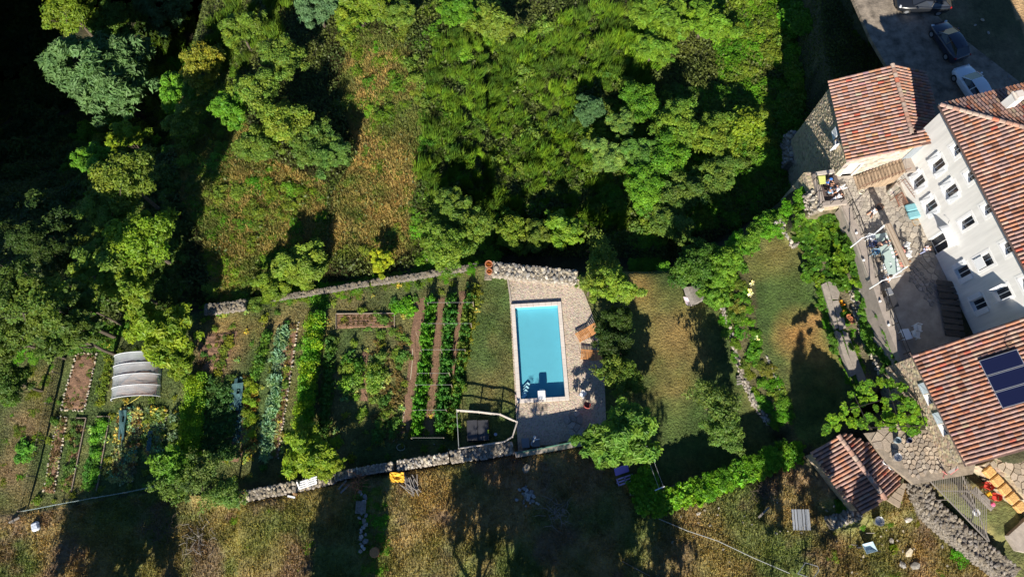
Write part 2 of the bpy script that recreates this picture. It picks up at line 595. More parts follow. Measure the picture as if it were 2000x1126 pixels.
# ground colours (soil, dry grass and green grass by patch, some shade and sun painted in)
MEADOW = [(680, 80), (780, 60), (840, 200), (830, 300), (800, 420), (830, 470), (760, 520), (640, 500), (650, 380), (700, 300), (660, 180)]
MEADOW2 = [(340, 200), (470, 180), (500, 300), (640, 360), (640, 520), (420, 600), (400, 480), (350, 380)]
CROWNED = [(840, 20), (1580, 0), (1575, 350), (1430, 460), (1300, 500), (960, 490), (830, 360)]
GRASSG = [(0, 655), (395, 610), (690, 560), (945, 520), (1010, 545), (1005, 880), (640, 930), (310, 955), (50, 1000), (-100, 1010)]
blobs = [  # x, y, radius, colour, strength
    (1330, 650, 80, (.29, .19, .065), .8), (1310, 760, 50, (.29, .19, .065), .6), (1250, 560, 45, (.26, .17, .05), .7), (1330, 560, 60, (.11, .13, .03), .6),
    (1300, 830, 50, (.085, .125, .028), .8), (1390, 640, 40, (.08, .12, .025), .6), (1240, 640, 30, (.13, .16, .035), .6),
    (1540, 560, 60, (.075, .12, .025), .9), (1520, 500, 40, (.20, .17, .05), .6), (1560, 650, 50, (.34, .19, .06), .9), (1590, 620, 25, (.36, .2, .07), .8), (1600, 690, 30, (.3, .2, .06), .7), (1480, 520, 30, (.15, .16, .035), .6), (1630, 740, 30, (.20, .19, .05), .6),
    (870, 960, 90, (.31, .21, .075), .8), (800, 1010, 80, (.32, .23, .085), .9), (780, 1100, 70, (.30, .21, .08), .8), (740, 1100, 40, (.13, .17, .03), .8),
    (230, 1040, 70, (.19, .17, .04), .8), (290, 1090, 60, (.26, .19, .05), .6), (380, 1060, 50, (.18, .12, .07), .7), (450, 1000, 70, (.22, .18, .05), .7), (500, 1050, 70, (.16, .18, .03), .7), (560, 970, 60, (.27, .19, .06), .6), (640, 1000, 60, (.26, .18, .055), .7),
    (1100, 940, 90, (.26, .18, .09), .9), (1000, 930, 60, (.30, .18, .09), .7), (1180, 900, 50, (.27, .15, .08), .8), (1350, 1010, 80, (.28, .17, .10), .8), (1400, 1060, 90, (.24, .19, .06), .8), (1300, 1100, 60, (.22, .15, .07), .6),
    (1720, 1040, 60, (.16, .17, .045), .8), (1780, 1080, 60, (.27, .18, .07), .8), (1750, 1010, 20, (.30, .18, .08), .7), (1680, 1090, 50, (.22, .17, .055), .8), (1620, 940, 30, (.26, .17, .09), .8), (1860, 1090, 50, (.18, .17, .05), .8), (1900, 1060, 30, (.3, .2, .1), .6),
    (40, 830, 50, (.26, .15, .09), .6), (60, 740, 60, (.20, .17, .06), .7), (20, 920, 50, (.24, .14, .08), .7), (420, 690, 60, (.27, .15, .085), .9), (480, 640, 40, (.22, .16, .05), .7), (540, 640, 40, (.24, .15, .06), .7), (600, 800, 70, (.14, .14, .04), .7), (640, 640, 30, (.2, .16, .05), .7), (700, 830, 50, (.13, .15, .035), .8), (430, 640, 40, (.26, .18, .06), .6),
    (780, 700, 60, (.20, .15, .06), .5), (300, 1110, 80, (.2, .16, .05), .5)]
def gcolor(px, py, X, Y):
    n1, n2, n3 = fbm(X, Y, 3.5, 41), fbm(X, Y, 1.1, 51), fbm(X, Y, 12, 61)
    n = px.shape
    C = np.zeros(n + (3,))
    def lerp(msk, a, b, t):
        t = np.clip(t, 0, 1)[..., None]
        v = np.array(a) * (1 - t) + np.array(b) * t
        C[msk] = v[msk] if v.shape == C.shape else v
    full = np.ones(n, bool)
    lerp(full, (.03, .036, .014), (.07, .06, .028), (n2 - .3) * 2.2)           # scrub floor, darkened to paint in the shade under the woods
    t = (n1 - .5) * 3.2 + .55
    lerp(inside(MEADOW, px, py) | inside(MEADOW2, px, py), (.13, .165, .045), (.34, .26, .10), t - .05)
    lerp(inside(CROWNED, px, py), (.03, .045, .012), (.06, .06, .02), n2)  # ground under the crowns, colour lowered so tree shade goes near black
    ga = inside(GRASSG, px, py)
    lerp(ga, (.075, .115, .03), (.17, .15, .055), (n1 - .45) * 3.5)
    fm = inside(FIELD, px, py)
    lerp(fm, (.12, .155, .04), (.28, .21, .085), (n1 - .45) * 4.2 + .25)
    l1 = inside(LAWN1, px, py) | inside(LAWN2, px, py)
    lerp(l1, (.060, .105, .022), (.17, .145, .042), (n1 - .5) * 2.6 + .22)
    lerp(inside(STRIP, px, py), (.05, .07, .02), (.14, .11, .05), n2)
    lerp(inside(LANE, px, py), (.08, .08, .03), (.2, .16, .1), n2)
    se = inside([(1590, 1000), (1790, 935), (2100, 1000), (2100, 1300), (1560, 1300)], px, py)
    lerp(se, (.12, .14, .04), (.27, .18, .085), (n1 - .45) * 3 + .3)
    lerp(inside([(900, 540), (1010, 540), (1012, 800), (890, 880), (880, 790)], px, py), (.075, .12, .028), (.16, .14, .045), (n1 - .5) * 2.5 + .15)
    lerp(inside([(1590, -200), (2200, -200), (2200, 260), (1800, 260), (1620, 200), (1570, 60)], px, py), (.07, .075, .03), (.17, .14, .08), (n1 - .35) * 2)
    lerp(inside([(1920, -200), (2300, -200), (2300, 140), (2010, 110)], px, py), (.36, .22, .10), (.42, .28, .14), n2)  # sunlit corner, its sun put into a brighter brown
    for bx, by, br, bc, bs in blobs:
        d = np.sqrt((px - bx) ** 2 + (py - by) ** 2) / br
        wgt = (np.clip(1.25 - d, 0, 1) * bs * np.clip((n2 * .6 + n1 * .9 - .25) * 1.8, 0, 1))[..., None]
        C[:] = C * (1 - wgt) + np.array(bc) * wgt
    C *= (.55 + .85 * fbm(X, Y, .8, 71, 3))[..., None]
    dirt = (np.clip((fbm(X, Y, 2.6, 81) - .56) * 7, 0, 1) * (fm | se) * .75)[..., None]
    C = C * (1 - dirt) + np.array((.20, .13, .085)) * dirt
    # a greener blade here and there
    return np.clip(C, 0.004, 1)
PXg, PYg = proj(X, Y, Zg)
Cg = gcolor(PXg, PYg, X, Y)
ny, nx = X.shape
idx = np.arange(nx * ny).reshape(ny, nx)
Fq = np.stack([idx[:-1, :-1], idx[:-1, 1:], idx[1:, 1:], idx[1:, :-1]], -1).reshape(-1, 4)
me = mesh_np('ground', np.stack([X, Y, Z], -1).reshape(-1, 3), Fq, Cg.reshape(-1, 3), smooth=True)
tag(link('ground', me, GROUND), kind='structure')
# the land goes on to the horizon
mb = MB()
for (x0, x1, y0, y1, z) in ((-900, GX0 + .3, -900, 900, -10), (GX1 - .6, 900, -900, 900, -3), (GX0, GX1, -900, GY0 + .3, -4.3), (GX0, GX1, GY1 - .6, 900, -8.8)):
    mb.col = (.10, .11, .04)
    mb.add([(x0, y0, z), (x1, y0, z), (x1, y1, z), (x0, y1, z)], [(0, 1, 2, 3)])
tag(mb.build('land', GROUND), kind='structure')

def sheet(name, pts_px, z, mat, dz=.03, col=None, kind='structure'):
    m = MB()
    m.col = col
    m.prism(wp(pts_px, z), z - .3, z + dz)
    return tag(m.build(name, mat), kind=kind)
# ------------------------------------------------------------------ setting surfaces
def deck_ring():
    """gravel deck round the basin, left open over the pool"""
    z = -5.2
    outer = wp([(993, 545), (1130, 545), (1152, 600), (1172, 660), (1180, 720), (1185, 862), (1140, 868), (1012, 882)], z)
    h = [pool_pt(a * PW / 2, b * PL / 2, z)[:2] for a, b in ((-1, 1), (1, 1), (1, -1), (-1, -1))]
    m = MB()
    z1 = z + .04
    vs = [(x, y, z1) for x, y in outer] + [(x, y, z1) for x, y in h]
    # outer 0..7, hole 8..11 (north-west, north-east, south-east, south-west)
    m.add(vs, [(0, 8, 9, 1), (1, 9, 2), (2, 9, 3), (3, 9, 4), (4, 9, 10, 5), (5, 10, 6), (6, 10, 11, 7), (7, 11, 8, 0)])
    tag(m.build('pool_deck', GRAVEL), kind='structure')
deck_ring()
SANDP = surf('terrace_paving', (.34, .30, .255), .9, nscale=1.1, namt=.35, bump=.01)
sheet('terrace_floor', [(1640, 400), (1628, 345), (1700, 325), (1775, 300), (1830, 440), (1870, 620), (1880, 690), (1800, 735), (1773, 735)], 0, SANDP, .02)
sheet('driveway', [(1640, -60), (1735, -60), (1860, 60), (1990, 160), (2010, 330), (1800, 330), (1755, 170), (1700, 75)], 1.0, DRIVE, .04)
sheet('courtyard_floor', [(1690, 845), (1765, 838), (1830, 840), (1905, 905), (1900, 925), (1785, 945), (1735, 905)], -0.3, surf('yard_earth', (.25, .205, .155), .95, nscale=2, namt=.35, bump=.03), .03)
sheet('concrete_path', [(1965, 1045), (2060, 960), (2100, 1100), (1985, 1075)], -2.6, CONC, .25)

# ------------------------------------------------------------------ leaves, crowns, shrubs (shared meshes)
def leaf_cloud(name, seed, clumps, per, leaf, radius=.24, flat=.75, shell=.55, lobes=.3, col=(.075, .14, .025), var=.35, dome=False, aspect=1.6, mat=LEAF, sag=0., up=.9, hue=.16):
    """unit crown: leaves gathered in clumps over an uneven, gappy outline"""
    g = np.random.default_rng(seed)
    d = g.normal(size=(clumps, 3))
    d /= np.linalg.norm(d, axis=1)[:, None]
    if dome:
        d[:, 2] = np.abs(d[:, 2])
    else:
        d[:, 2] = np.where(d[:, 2] < -.35, -d[:, 2], d[:, 2])
    az = np.arctan2(d[:, 1], d[:, 0])
    ph = g.random(4) * 6.28
    lob = 1 + lobes * (.5 * np.sin(2 * az + ph[0]) + .6 * np.sin(3 * az + ph[1]) + .5 * np.sin(5 * az + ph[2] + d[:, 2] * 3) + .4 * np.sin(8 * az + ph[3]))
    r = (shell + (1 - shell) * g.random(clumps) ** .6) * lob * .82
    cc = d * r[:, None]
    cc[:, 2] *= flat
    cr = radius * (.6 + .8 * g.random(clumps))
    n = clumps * per
    ci = np.repeat(np.arange(clumps), per)
    e = g.normal(size=(n, 3))
    e /= np.linalg.norm(e, axis=1)[:, None]
    e[:, 2] = np.where(g.random(n) < .7, np.abs(e[:, 2]), e[:, 2])
    rr = g.random(n) ** .45
    p = cc[ci] + e * (cr[ci] * rr)[:, None] * np.array([1, 1, .7])
    if sag: p[:, 2] -= sag * (p[:, 0] ** 2 + p[:, 1] ** 2)
    nrm = e * .8 + g.normal(size=(n, 3)) * .55 + np.array([0, 0, up])
    nrm /= np.linalg.norm(nrm, axis=1)[:, None]
    t = np.cross(nrm, g.normal(size=(n, 3)))
    t /= np.linalg.norm(t, axis=1)[:, None]
    b = np.cross(nrm, t)
    s = leaf * (.6 + .8 * g.random(n))
    L, Wd = t * (s * aspect * .5)[:, None], b * (s * .5)[:, None]
    droop = nrm * (s * .18)[:, None]
    V = np.stack([p - L - droop, p + Wd * .9, p + L - droop, p - Wd * .9], 1).reshape(-1, 3)
    cv = (1 + var * (g.random(clumps) - .5) * 1.3)[ci] * (1 + var * (g.random(n) - .5) * 1.4)
    hu = hue * ((g.random(clumps) - .4)[ci] + (g.random(n) - .5) * .8)
    C = np.array(col)[None] * cv[:, None] * np.stack([1 + hu * 2.2, 1 + hu * .5, 1 - hu], 1)
    C = np.repeat(np.clip(C, .002, 1), 4, 0)
    F = np.arange(n * 4).reshape(-1, 4)
    me = mesh_np(name, V, F, C)
    me.materials.append(mat)
    return me

def blade_tuft(name, seed, n, h, width, spread, lean, col, var=.4, base=.5):
    """thin upright green shoots (broom)"""
    g = np.random.default_rng(seed)
    nb = max(8, n // 34)
    bc = g.normal(size=(nb, 2)) * spread * .42
    bh = .45 + .95 * g.random(nb)
    bl = g.normal(size=(nb, 2)) * .22
    bi = g.integers(0, nb, n)
    p0 = np.zeros((n, 3))
    p0[:, :2] = bc[bi] + g.normal(size=(n, 2)) * spread * .10
    p0[:, 2] = g.random(n) * base * h
    L = h * bh[bi] * (.35 + .5 * g.random(n))
    dirn = np.stack([lean[0] + bl[bi, 0] + g.normal(size=n) * .13 + p0[:, 0] * .25 / spread, lean[1] + bl[bi, 1] + g.normal(size=n) * .13 + p0[:, 1] * .25 / spread, np.ones(n)], 1)
    dirn /= np.linalg.norm(dirn, axis=1)[:, None]
    side = np.cross(dirn, g.normal(size=(n, 3)))
    side /= np.linalg.norm(side, axis=1)[:, None]
    side *= (width * (.6 + .8 * g.random(n)))[:, None] * .5
    tip = p0 + dirn * L[:, None]
    mid = p0 + dirn * (L * .55)[:, None]
    V = np.stack([p0 - side, p0 + side, mid + side * 1.1, tip, mid - side * 1.1], 1)
    C = np.array(col)[None] * (1 + var * (g.random(n) - .5) * 1.3)[:, None] * (1 + var * (g.random(nb) - .5))[bi][:, None]
    hu = .3 * (g.random(nb) - .4)[bi]
    C = C * np.stack([1 + hu * 1.6, 1 + hu * .3, 1 - hu], 1)
    V = V[:, [0, 1, 2, 4, 3]]
    Vq = V[:, [0, 1, 2, 4]].reshape(-1, 3)  # taper to the tip in one quad: base, base, mid, tip
    Cq = np.repeat(np.clip(C, .002, 1), 4, 0)
    me = mesh_np(name, Vq, np.arange(n * 4).reshape(-1, 4), Cq)
    me.materials.append(GRASS)
    return me

def trunk_mesh(name, seed, limbs=5, h=1.0, r=.06):
    g = random.Random(seed)
    m = MB()
    path = [(0, 0, -.1)]
    x = y = 0
    for i in range(1, 5):
        x += g.uniform(-.05, .05); y += g.uniform(-.05, .05)
        path.append((x, y, h * i / 4))
    m.tube(path, [r * 1.3, r, r * .85, r * .65, r * .4], 7)
    for k in range(limbs):
        a = k * 6.28 / limbs + g.uniform(-.4, .4)
        z0 = h * g.uniform(.4, .8)
        L = g.uniform(.45, .75)
        p = [Vector((x * .6, y * .6, z0))]
        for s in (.4, .75, 1):
            p.append(Vector((x * .6 + math.cos(a + g.uniform(-.15, .15)) * L * s, y * .6 + math.sin(a) * L * s, z0 + s * g.uniform(.25, .55) * .9)))
        m.tube(p, [r * .5, r * .36, r * .22, r * .08], 5)
        for q in (1, 2):
            b = a + g.choice((-1, 1)) * g.uniform(.5, .9)
            m.tube([p[q], p[q] + Vector((math.cos(b) * .3, math.sin(b) * .3, .2))], [r * .2, r * .05], 4)
    me = bpy.data.meshes.new(name)
    me.from_pydata(m.v, [], m.f)
    me.materials.append(BARK)
    return me

TRUNK = [trunk_mesh('trunk', 100 + i) for i in range(3)]
PR = {
    'oak': [leaf_cloud('crown_oak', 1 + i, 120, 95, .058, .2, .8, .55, .32) for i in range(3)],
    'ash': [leaf_cloud('crown_ash', 11 + i, 130, 80, .07, .17, .75, .5, .42, aspect=2.2, up=1.2) for i in range(2)],
    'pine': [leaf_cloud('crown_pine', 21, 230, 60, .05, .13, .9, .75, .25, col=(.06, .125, .055), aspect=3, up=.4, hue=.05, var=.25)],
    'loose': [leaf_cloud('crown_loose', 31 + i, 85, 42, .062, .2, .7, .25, .5, col=(.07, .12, .03)) for i in range(2)],
    'bush': [leaf_cloud('bush', 41 + i, 55, 60, .105, .3, .75, .5, .3, dome=True) for i in range(4)],
    'bramble': [leaf_cloud('bramble', 51 + i, 70, 50, .095, .28, .45, .3, .35, dome=True, col=(.07, .16, .015), up=1.4) for i in range(3)],
    'big': [leaf_cloud('bigleaf', 61 + i, 60, 26, .17, .26, .6, .4, .35, dome=True, aspect=1.15, up=1.6, col=(.06, .15, .02)) for i in range(2)],
    'vine': [leaf_cloud('vine', 81 + i, 26, 11, .34, .34, .4, .2, .4, dome=True, aspect=1.1, up=1.3, col=(.085, .165, .02), var=.6) for i in range(3)],
    'broom': [blade_tuft('broom', 71 + i, 1300, .95, .042, .75, (.26, .22), (.065, .145, .010)) for i in range(4)],
}
for k, v in PR.items():
    CACHE[k] = v

WILD = []
def crown_tree(px, py, rpx, hc, kind='oak', tint=(1, 1, 1), label=None, name='tree', cat='tree', group=None, flat=1.0, low=.6, rz=None, ex=None):
    """px, py: crown centre in the photograph; hc: height of the crown centre above its ground"""
    z = -6.
    for _ in range(14):
        p = at(px, py, z)
        z = z * .4 + (gz(p.x, p.y) + hc) * .6
    p = at(px, py, z)
    g0 = gz(p.x, p.y)
    zc = g0 + hc
    r = rpx * mpp(px, py, zc)
    t = thing(name, label, cat, (p.x, p.y, g0), group)
    tr = link('trunk', rnd.choice(TRUNK), parent=t)
    s = max(hc * 1.05, .8)
    tr.scale = (r * 1.1, r * 1.1, s)
    c = link('crown', rnd.choice(PR[kind]), parent=t)
    c.location = (0, 0, hc)
    c.rotation_euler = (0, 0, rz if rz is not None else rnd.uniform(0, 6.28))
    e = ex or (1, 1)
    c.scale = (r * 1.12 * e[0], r * 1.12 * e[1], r * flat)
    v = rnd.uniform(.9, 1.12)
    c.color = (tint[0] * v, tint[1] * v, tint[2] * v, 1)
    return t

def shrub(px, py, rpx, kind, tint, name, label, group, cat='shrub', hs=1.0, sink=.1, base=None, ex=None, rz=None):
    z = -6.
    p = on(px, py, 0)
    hc = 0
    if base is not None:
        p = at(px, py, base)
    r = rpx * mpp(px, py, p.z)
    o = link(name, rnd.choice(PR[kind]))
    o.location = (p.x, p.y, p.z - sink)
    if kind == 'broom':
        s = r * .75
        o.scale = (s, s, s * hs * rnd.uniform(.85, 1.2))
        o.rotation_euler = (0, 0, rnd.uniform(-.45, .45))
    else:
        e = ex or (1, 1)
        o.scale = (r * 1.1 * e[0], r * 1.1 * e[1], r * hs * rnd.uniform(.85, 1.15))
        o.rotation_euler = (0, 0, rnd.uniform(0, 6.28) if rz is None else rz)
    v = rnd.uniform(.82, 1.15)
    o.color = (tint[0] * v, tint[1] * v, tint[2] * v, 1)
    return tag(o, label, cat, group)

def scatter_px(poly, spacing, n_try=4000, avoid=(), seed=1):
    g = random.Random(seed)
    xs, ys = [p[0] for p in poly], [p[1] for p in poly]
    pts = []
    for _ in range(n_try):
        x, y = g.uniform(min(xs), max(xs)), g.uniform(min(ys), max(ys))
        if any((x - a) ** 2 + (y - b) ** 2 < spacing ** 2 for a, b in pts): continue
        if not in1(poly, x, y): continue
        if any(((x - ax) / arx) ** 2 + ((y - ay) / ary) ** 2 < 1 for ax, ay, arx, ary in avoid): continue
        pts.append((x, y))
    return pts

G = (1, 1, 1)
YG = (1.55, 1.35, .75)
OL = (1.35, 1.12, .85)
BR = (1.0, 1.35, .6)
DK = (.55, .55, .6)
BL = (1.1, 1.05, 1.9)
OR = (1.9, 1.2, .7)
LG = (1.3, 1.22, 1.0)

# -- single trees of the wooded slope
T = crown_tree
wood = [
 (205, 150, 88, 9.4, 'pine', (1.5, 1.45, 1.4), 'large blue-green feathery conifer standing alone over the black hollow', 'conifer_tree'),
 (140, 22, 52, 8.2, 'oak', YG, 'yellow-green tree at the very top edge above the conifer', 'oak_tree'),
 (325, 14, 55, 6.6, 'pine', (1.4, 1.4, 1.5), 'blue-green tree at the top edge right of the dark gap', 'conifer_tree'),
 (245, 265, 30, 7.4, 'ash', (1.9, 1.6, .6), 'small yellow-lime treetop just below the blue-green conifer', 'ash_tree'),
 (185, 315, 34, 6.6, 'ash', BR, 'light green treetop poking out of the black hollow', 'ash_tree'),
 (245, 350, 58, 6.6, 'oak', OL, 'olive-tinged broad tree below the lime treetop', 'oak_tree'),
 (205, 415, 38, 6.1, 'ash', LG, 'pale green tree on the edge of the black hollow', 'ash_tree'),
 (275, 470, 62, 5.7, 'oak', (1.5, 1.45, .6), 'broad fresh green tree beside the long black shadow', 'oak_tree'),
 (195, 520, 50, 5.7, 'ash', LG, 'mid green spreading tree under the hollow, left of the fresh green one', 'ash_tree'),
 (255, 560, 45, 4.9, 'ash', YG, 'yellowish green tree north of the garden tunnel', 'ash_tree'),
 (20, 560, 50, 11.5, 'oak', G, 'tall dark green tree on the left edge of the hollow', 'oak_tree'),
 (75, 590, 62, 10.7, 'oak', LG, 'tall grey-green tree at the lower end of the hollow', 'oak_tree'),
 (125, 650, 52, 7.4, 'ash', G, 'mid green tree above the left garden bed', 'ash_tree'),
 (15, 660, 52, 7.4, 'oak', (1.2, 1.15, 1.1), 'green oak at the left edge beside the garden corner', 'oak_tree'),
 (20, 745, 42, 4.1, 'oak', (.9, 1, .9), 'lowest dark oak on the left edge beside the dry bank', 'oak_tree'),
 (110, 500, 40, 5, 'oak', (.6, .65, .6), 'dark tree half in shade inside the hollow', 'oak_tree'),  # darker tint paints in the hollow's shade
 (60, 470, 36, 5, 'oak', (.5, .6, .6), 'deep shaded tree at the left edge of the hollow', 'oak_tree'),  # hollow's shade put into the tint here too
 (150, 590, 36, 7.4, 'ash', G, 'green ash between two tall trees at the hollow foot', 'ash_tree'),
 (320, 650, 60, 3.4, 'ash', (1.7, 1.45, .6), 'broad yellow-green tree overhanging the garden tunnel', 'ash_tree'),
 (350, 700, 34, 3.0, 'ash', (1.65, 1.45, .6), 'lower yellow-green tree touching the tunnel end', 'ash_tree'),
 (555, 115, 44, 4.9, 'oak', LG, 'pale green oak at the top of the oak row', 'oak_tree'),
 (510, 175, 42, 4.9, 'oak', LG, 'pale oak second in the row beside the broom', 'oak_tree'),
 (560, 245, 50, 4.5, 'oak', (1.7, 1.4, 1), 'broad oak in the middle of the oak row', 'oak_tree'),
 (610, 285, 42, 4.1, 'oak', G, 'oak with green leaves at the right end of the row', 'oak_tree'),
 (505, 285, 40, 4.1, 'oak', LG, 'oak above the patch of dry grass', 'oak_tree'),
 (650, 300, 34, 3.7, 'ash', (1, 1.1, 1.3), 'small bluish ash next to the orange meadow', 'ash_tree'),
 (395, 130, 44, 4.1, 'oak', (2.0, 1.25, .8), 'orange-tinged oak with browning leaves', 'oak_tree'),
 (335, 165, 38, 4.1, 'ash', BR, 'bright green ash left of the browning oak', 'ash_tree'),
 (620, 15, 40, 4.9, 'pine', (1.2, 1.2, 1.4), 'blue-green tree at the top edge near the meadow', 'conifer_tree'),
 (700, 22, 46, 4.1, 'ash', YG, 'yellow-green tree at the top edge over the meadow', 'ash_tree'),
 (955, 45, 44, 3.7, 'ash', OL, 'greyish green tree at the upper edge of the broom', 'ash_tree'),
 (890, 25, 34, 3.3, 'ash', BR, 'light green tree by the top edge beside dry grass', 'ash_tree'),
 (1150, 215, 30, 3.7, 'pine', (1.1, 1.2, 1.2), 'small blue-green tree rising out of the broom', 'conifer_tree'),
 (1185, 305, 34, 4.1, 'ash', (1.5, 1.4, 1.9), 'pale bluish tree right of the broom thicket', 'ash_tree'),
 (1215, 240, 28, 4.1, 'ash', (1.4, 1.4, 1.7), 'small pale tree over the dark gap', 'ash_tree'),
 (1290, 40, 56, 5.7, 'ash', (1.5, 1.5, .9), 'big light green tree at the top edge', 'ash_tree'),
 (1275, 95, 34, 5.7, 'ash', (1.4, 1.5, .9), 'light green tree hanging over the black gap', 'ash_tree'),
 (1375, 45, 44, 4.9, 'ash', (1.5, 1.6, .8), 'lime green tree at the top edge right of the big one', 'ash_tree'),
 (1250, 200, 40, 4.1, 'oak', BR, 'oak left below the black gap', 'oak_tree'),
 (1320, 240, 46, 4.9, 'oak', (1.3, 1.3, .9), 'broad oak directly below the black gap', 'oak_tree'),
 (1390, 265, 46, 4.1, 'oak', (1.5, 1.35, .9), 'oak in the centre of the right-hand wood', 'oak_tree'),
 (1300, 310, 48, 4.9, 'oak', BR, 'fresh green oak on the middle right wood', 'oak_tree'),
 (1260, 370, 44, 4.9, 'oak', BR, 'green oak beside the vertical dark gap', 'oak_tree'),
 (1330, 375, 46, 4.5, 'oak', G, 'mid green oak above the shaded ravine path', 'oak_tree'),
 (1310, 435, 40, 4.1, 'ash', G, 'lowest oak-green tree above the ravine', 'ash_tree'),
 (1400, 340, 42, 4.1, 'oak', G, 'green oak at the edge of the ravine shade', 'oak_tree'),
 (1450, 250, 38, 3.3, 'bush', (1.6, 1.4, .7), 'yellowish round bush tree amid bright brambles', 'ash_tree'),
 (1250, 300, 34, 4.9, 'ash', (.9, 1.1, 1.1), 'dusky ash left of the fresh green oak', 'ash_tree'),
 (590, 520, 46, 2.5, 'ash', (1.6, 1.35, 1), 'green tree with bare grey twigs above the long garden wall', 'ash_tree'),
 (745, 510, 22, 2.0, 'ash', (3, 2, .6), 'small yellow tree at the foot of the meadow', 'ash_tree'),
 (535, 560, 30, 2.0, 'ash', YG, 'low yellow-green tree on the garden wall', 'ash_tree'),
 (870, 480, 50, 3.3, 'oak', (1.2, 1.2, .8), 'green oak above the garden wall left of the pool', 'oak_tree'),
 (915, 440, 40, 3.3, 'oak', LG, 'pale oak at the foot of the broom thicket', 'oak_tree'),
 (880, 405, 36, 3.3, 'ash', LG, 'light ash between broom and dry meadow', 'ash_tree'),
 (1000, 455, 34, 3.3, 'oak', (1.6, 1.4, .8), 'low green oak overhanging the wall left of the pool terrace', 'oak_tree'),
 (1100, 450, 36, 3.3, 'ash', (1.5, 1.5, .8), 'low green ash overhanging the shaded wall above the pool', 'ash_tree'),
 (1050, 462, 32, 2.9, 'ash', OL, 'olive ash right above the pool wall', 'ash_tree'),
]
for (x_, y_, r_, h_, k_, t_, l_) in ((235, 40, 40, 7, 'oak', (.8, .9, .8), 'dark green tree at the top edge between conifer and broom'), (215, 70, 34, 7, 'ash', (.8, .95, .7), 'shaded green tree just above the blue-green conifer'), (450, 215, 34, 4, 'ash', BR, 'green ash over the dry grass left of the oak row'), (360, 240, 34, 4, 'ash', OL, 'olive ash below the browning oak'), (470, 60, 36, 5, 'ash', (1.3, 1.2, .8), 'mid green tree beside the grey rock near the top'), (780, 30, 30, 3, 'ash', LG, 'small pale tree at the top edge above the meadow scrub')):
    wood.append((x_, y_, r_, h_, k_, t_, l_, 'ash_tree'))
for e in wood:
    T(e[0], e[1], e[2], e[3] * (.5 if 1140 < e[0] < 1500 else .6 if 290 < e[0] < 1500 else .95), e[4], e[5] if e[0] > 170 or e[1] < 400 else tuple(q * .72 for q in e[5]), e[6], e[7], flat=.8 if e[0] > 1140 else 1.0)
# -- garden trees
garden = [
 (1175, 505, 40, 4.0, 'loose', (1.7, 1.6, 1.1), 'open feathery tree right of the pool wall', 'locust_tree'),
 (1198, 560, 38, 3.0, 'ash', (1.7, 1.5, .9), 'light green tree between pool deck and dry lawn', 'locust_tree'),
 (1155, 555, 28, 3, 'loose', (1.7, 1.5, .9), 'airy small tree at the corner of the pool wall', 'locust_tree'),
 (1200, 735, 40, 3.0, 'loose', (1.4, 1.35, .8), 'small shadowed tree beside the red chair', 'fruit_tree'),
 (1225, 735, 32, 3.0, 'oak', (1, 1, .7), 'fruit tree on the edge of the lawn shadow', 'fruit_tree'),
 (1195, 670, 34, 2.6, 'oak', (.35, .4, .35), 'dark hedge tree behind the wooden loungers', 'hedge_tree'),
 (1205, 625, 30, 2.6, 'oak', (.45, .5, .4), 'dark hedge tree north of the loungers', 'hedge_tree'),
 (1218, 852, 62, 3.8, 'ash', (1.15, 1.3, 1.1), 'big fig-like tree over the lower wall end', 'fig_tree'),
 (1180, 870, 40, 3, 'ash', (1.1, 1.3, 1.0), 'leafy branch-tree at the end of the green screen', 'fig_tree'),
 (1355, 522, 46, 2.6, 'oak', (.55, .75, .5), 'dark glossy laurel behind the little shed', 'laurel_tree'),
 (1410, 520, 38, 3, 'oak', (1.2, 1.4, .7), 'bright green tree beside the laurel', 'laurel_tree'),
 (1395, 570, 30, 2.2, 'ash', (1.2, 1.4, .8), 'small green tree right of the little shed', 'laurel_tree'),
 (1400, 785, 46, 3.2, 'loose', (1.3, 1.3, 1.1), 'thin fruit tree casting the round lawn shadow', 'fruit_tree'),
 (1415, 838, 40, 2.9, 'oak', (1.1, 1.15, 1.2), 'grey-green fruit tree beside the white cushion', 'fruit_tree'),
 (600, 882, 48, 2.4, 'ash', (1.7, 1.5, .6), 'yellow-green tree on the lower garden wall', 'ash_tree'),
 (640, 910, 26, 2.2, 'ash', (1.8, 1.45, .6), 'small yellow-green tree by the white pallet gate', 'ash_tree'),
 (395, 925, 44, 2.0, 'loose', (1.1, 1.1, 1.1), 'sparse greyish tree at the lower garden edge', 'olive_tree'),
 (350, 945, 38, 1.9, 'loose', (1.2, 1.3, .9), 'sparse green tree beside the string fence end', 'olive_tree'),
 (440, 965, 36, 1.9, 'loose', (1.2, 1.3, 1.1), 'thin grey tree spilling over the rubble wall', 'olive_tree'),
 (335, 905, 34, 2.2, 'bush', (1.1, 1.4, .7), 'small round green tree at the end of the squash bed', 'fruit_tree'),
]
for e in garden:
    T(e[0], e[1], e[2], e[3], e[4], e[5], e[6], e[7], low=.5)
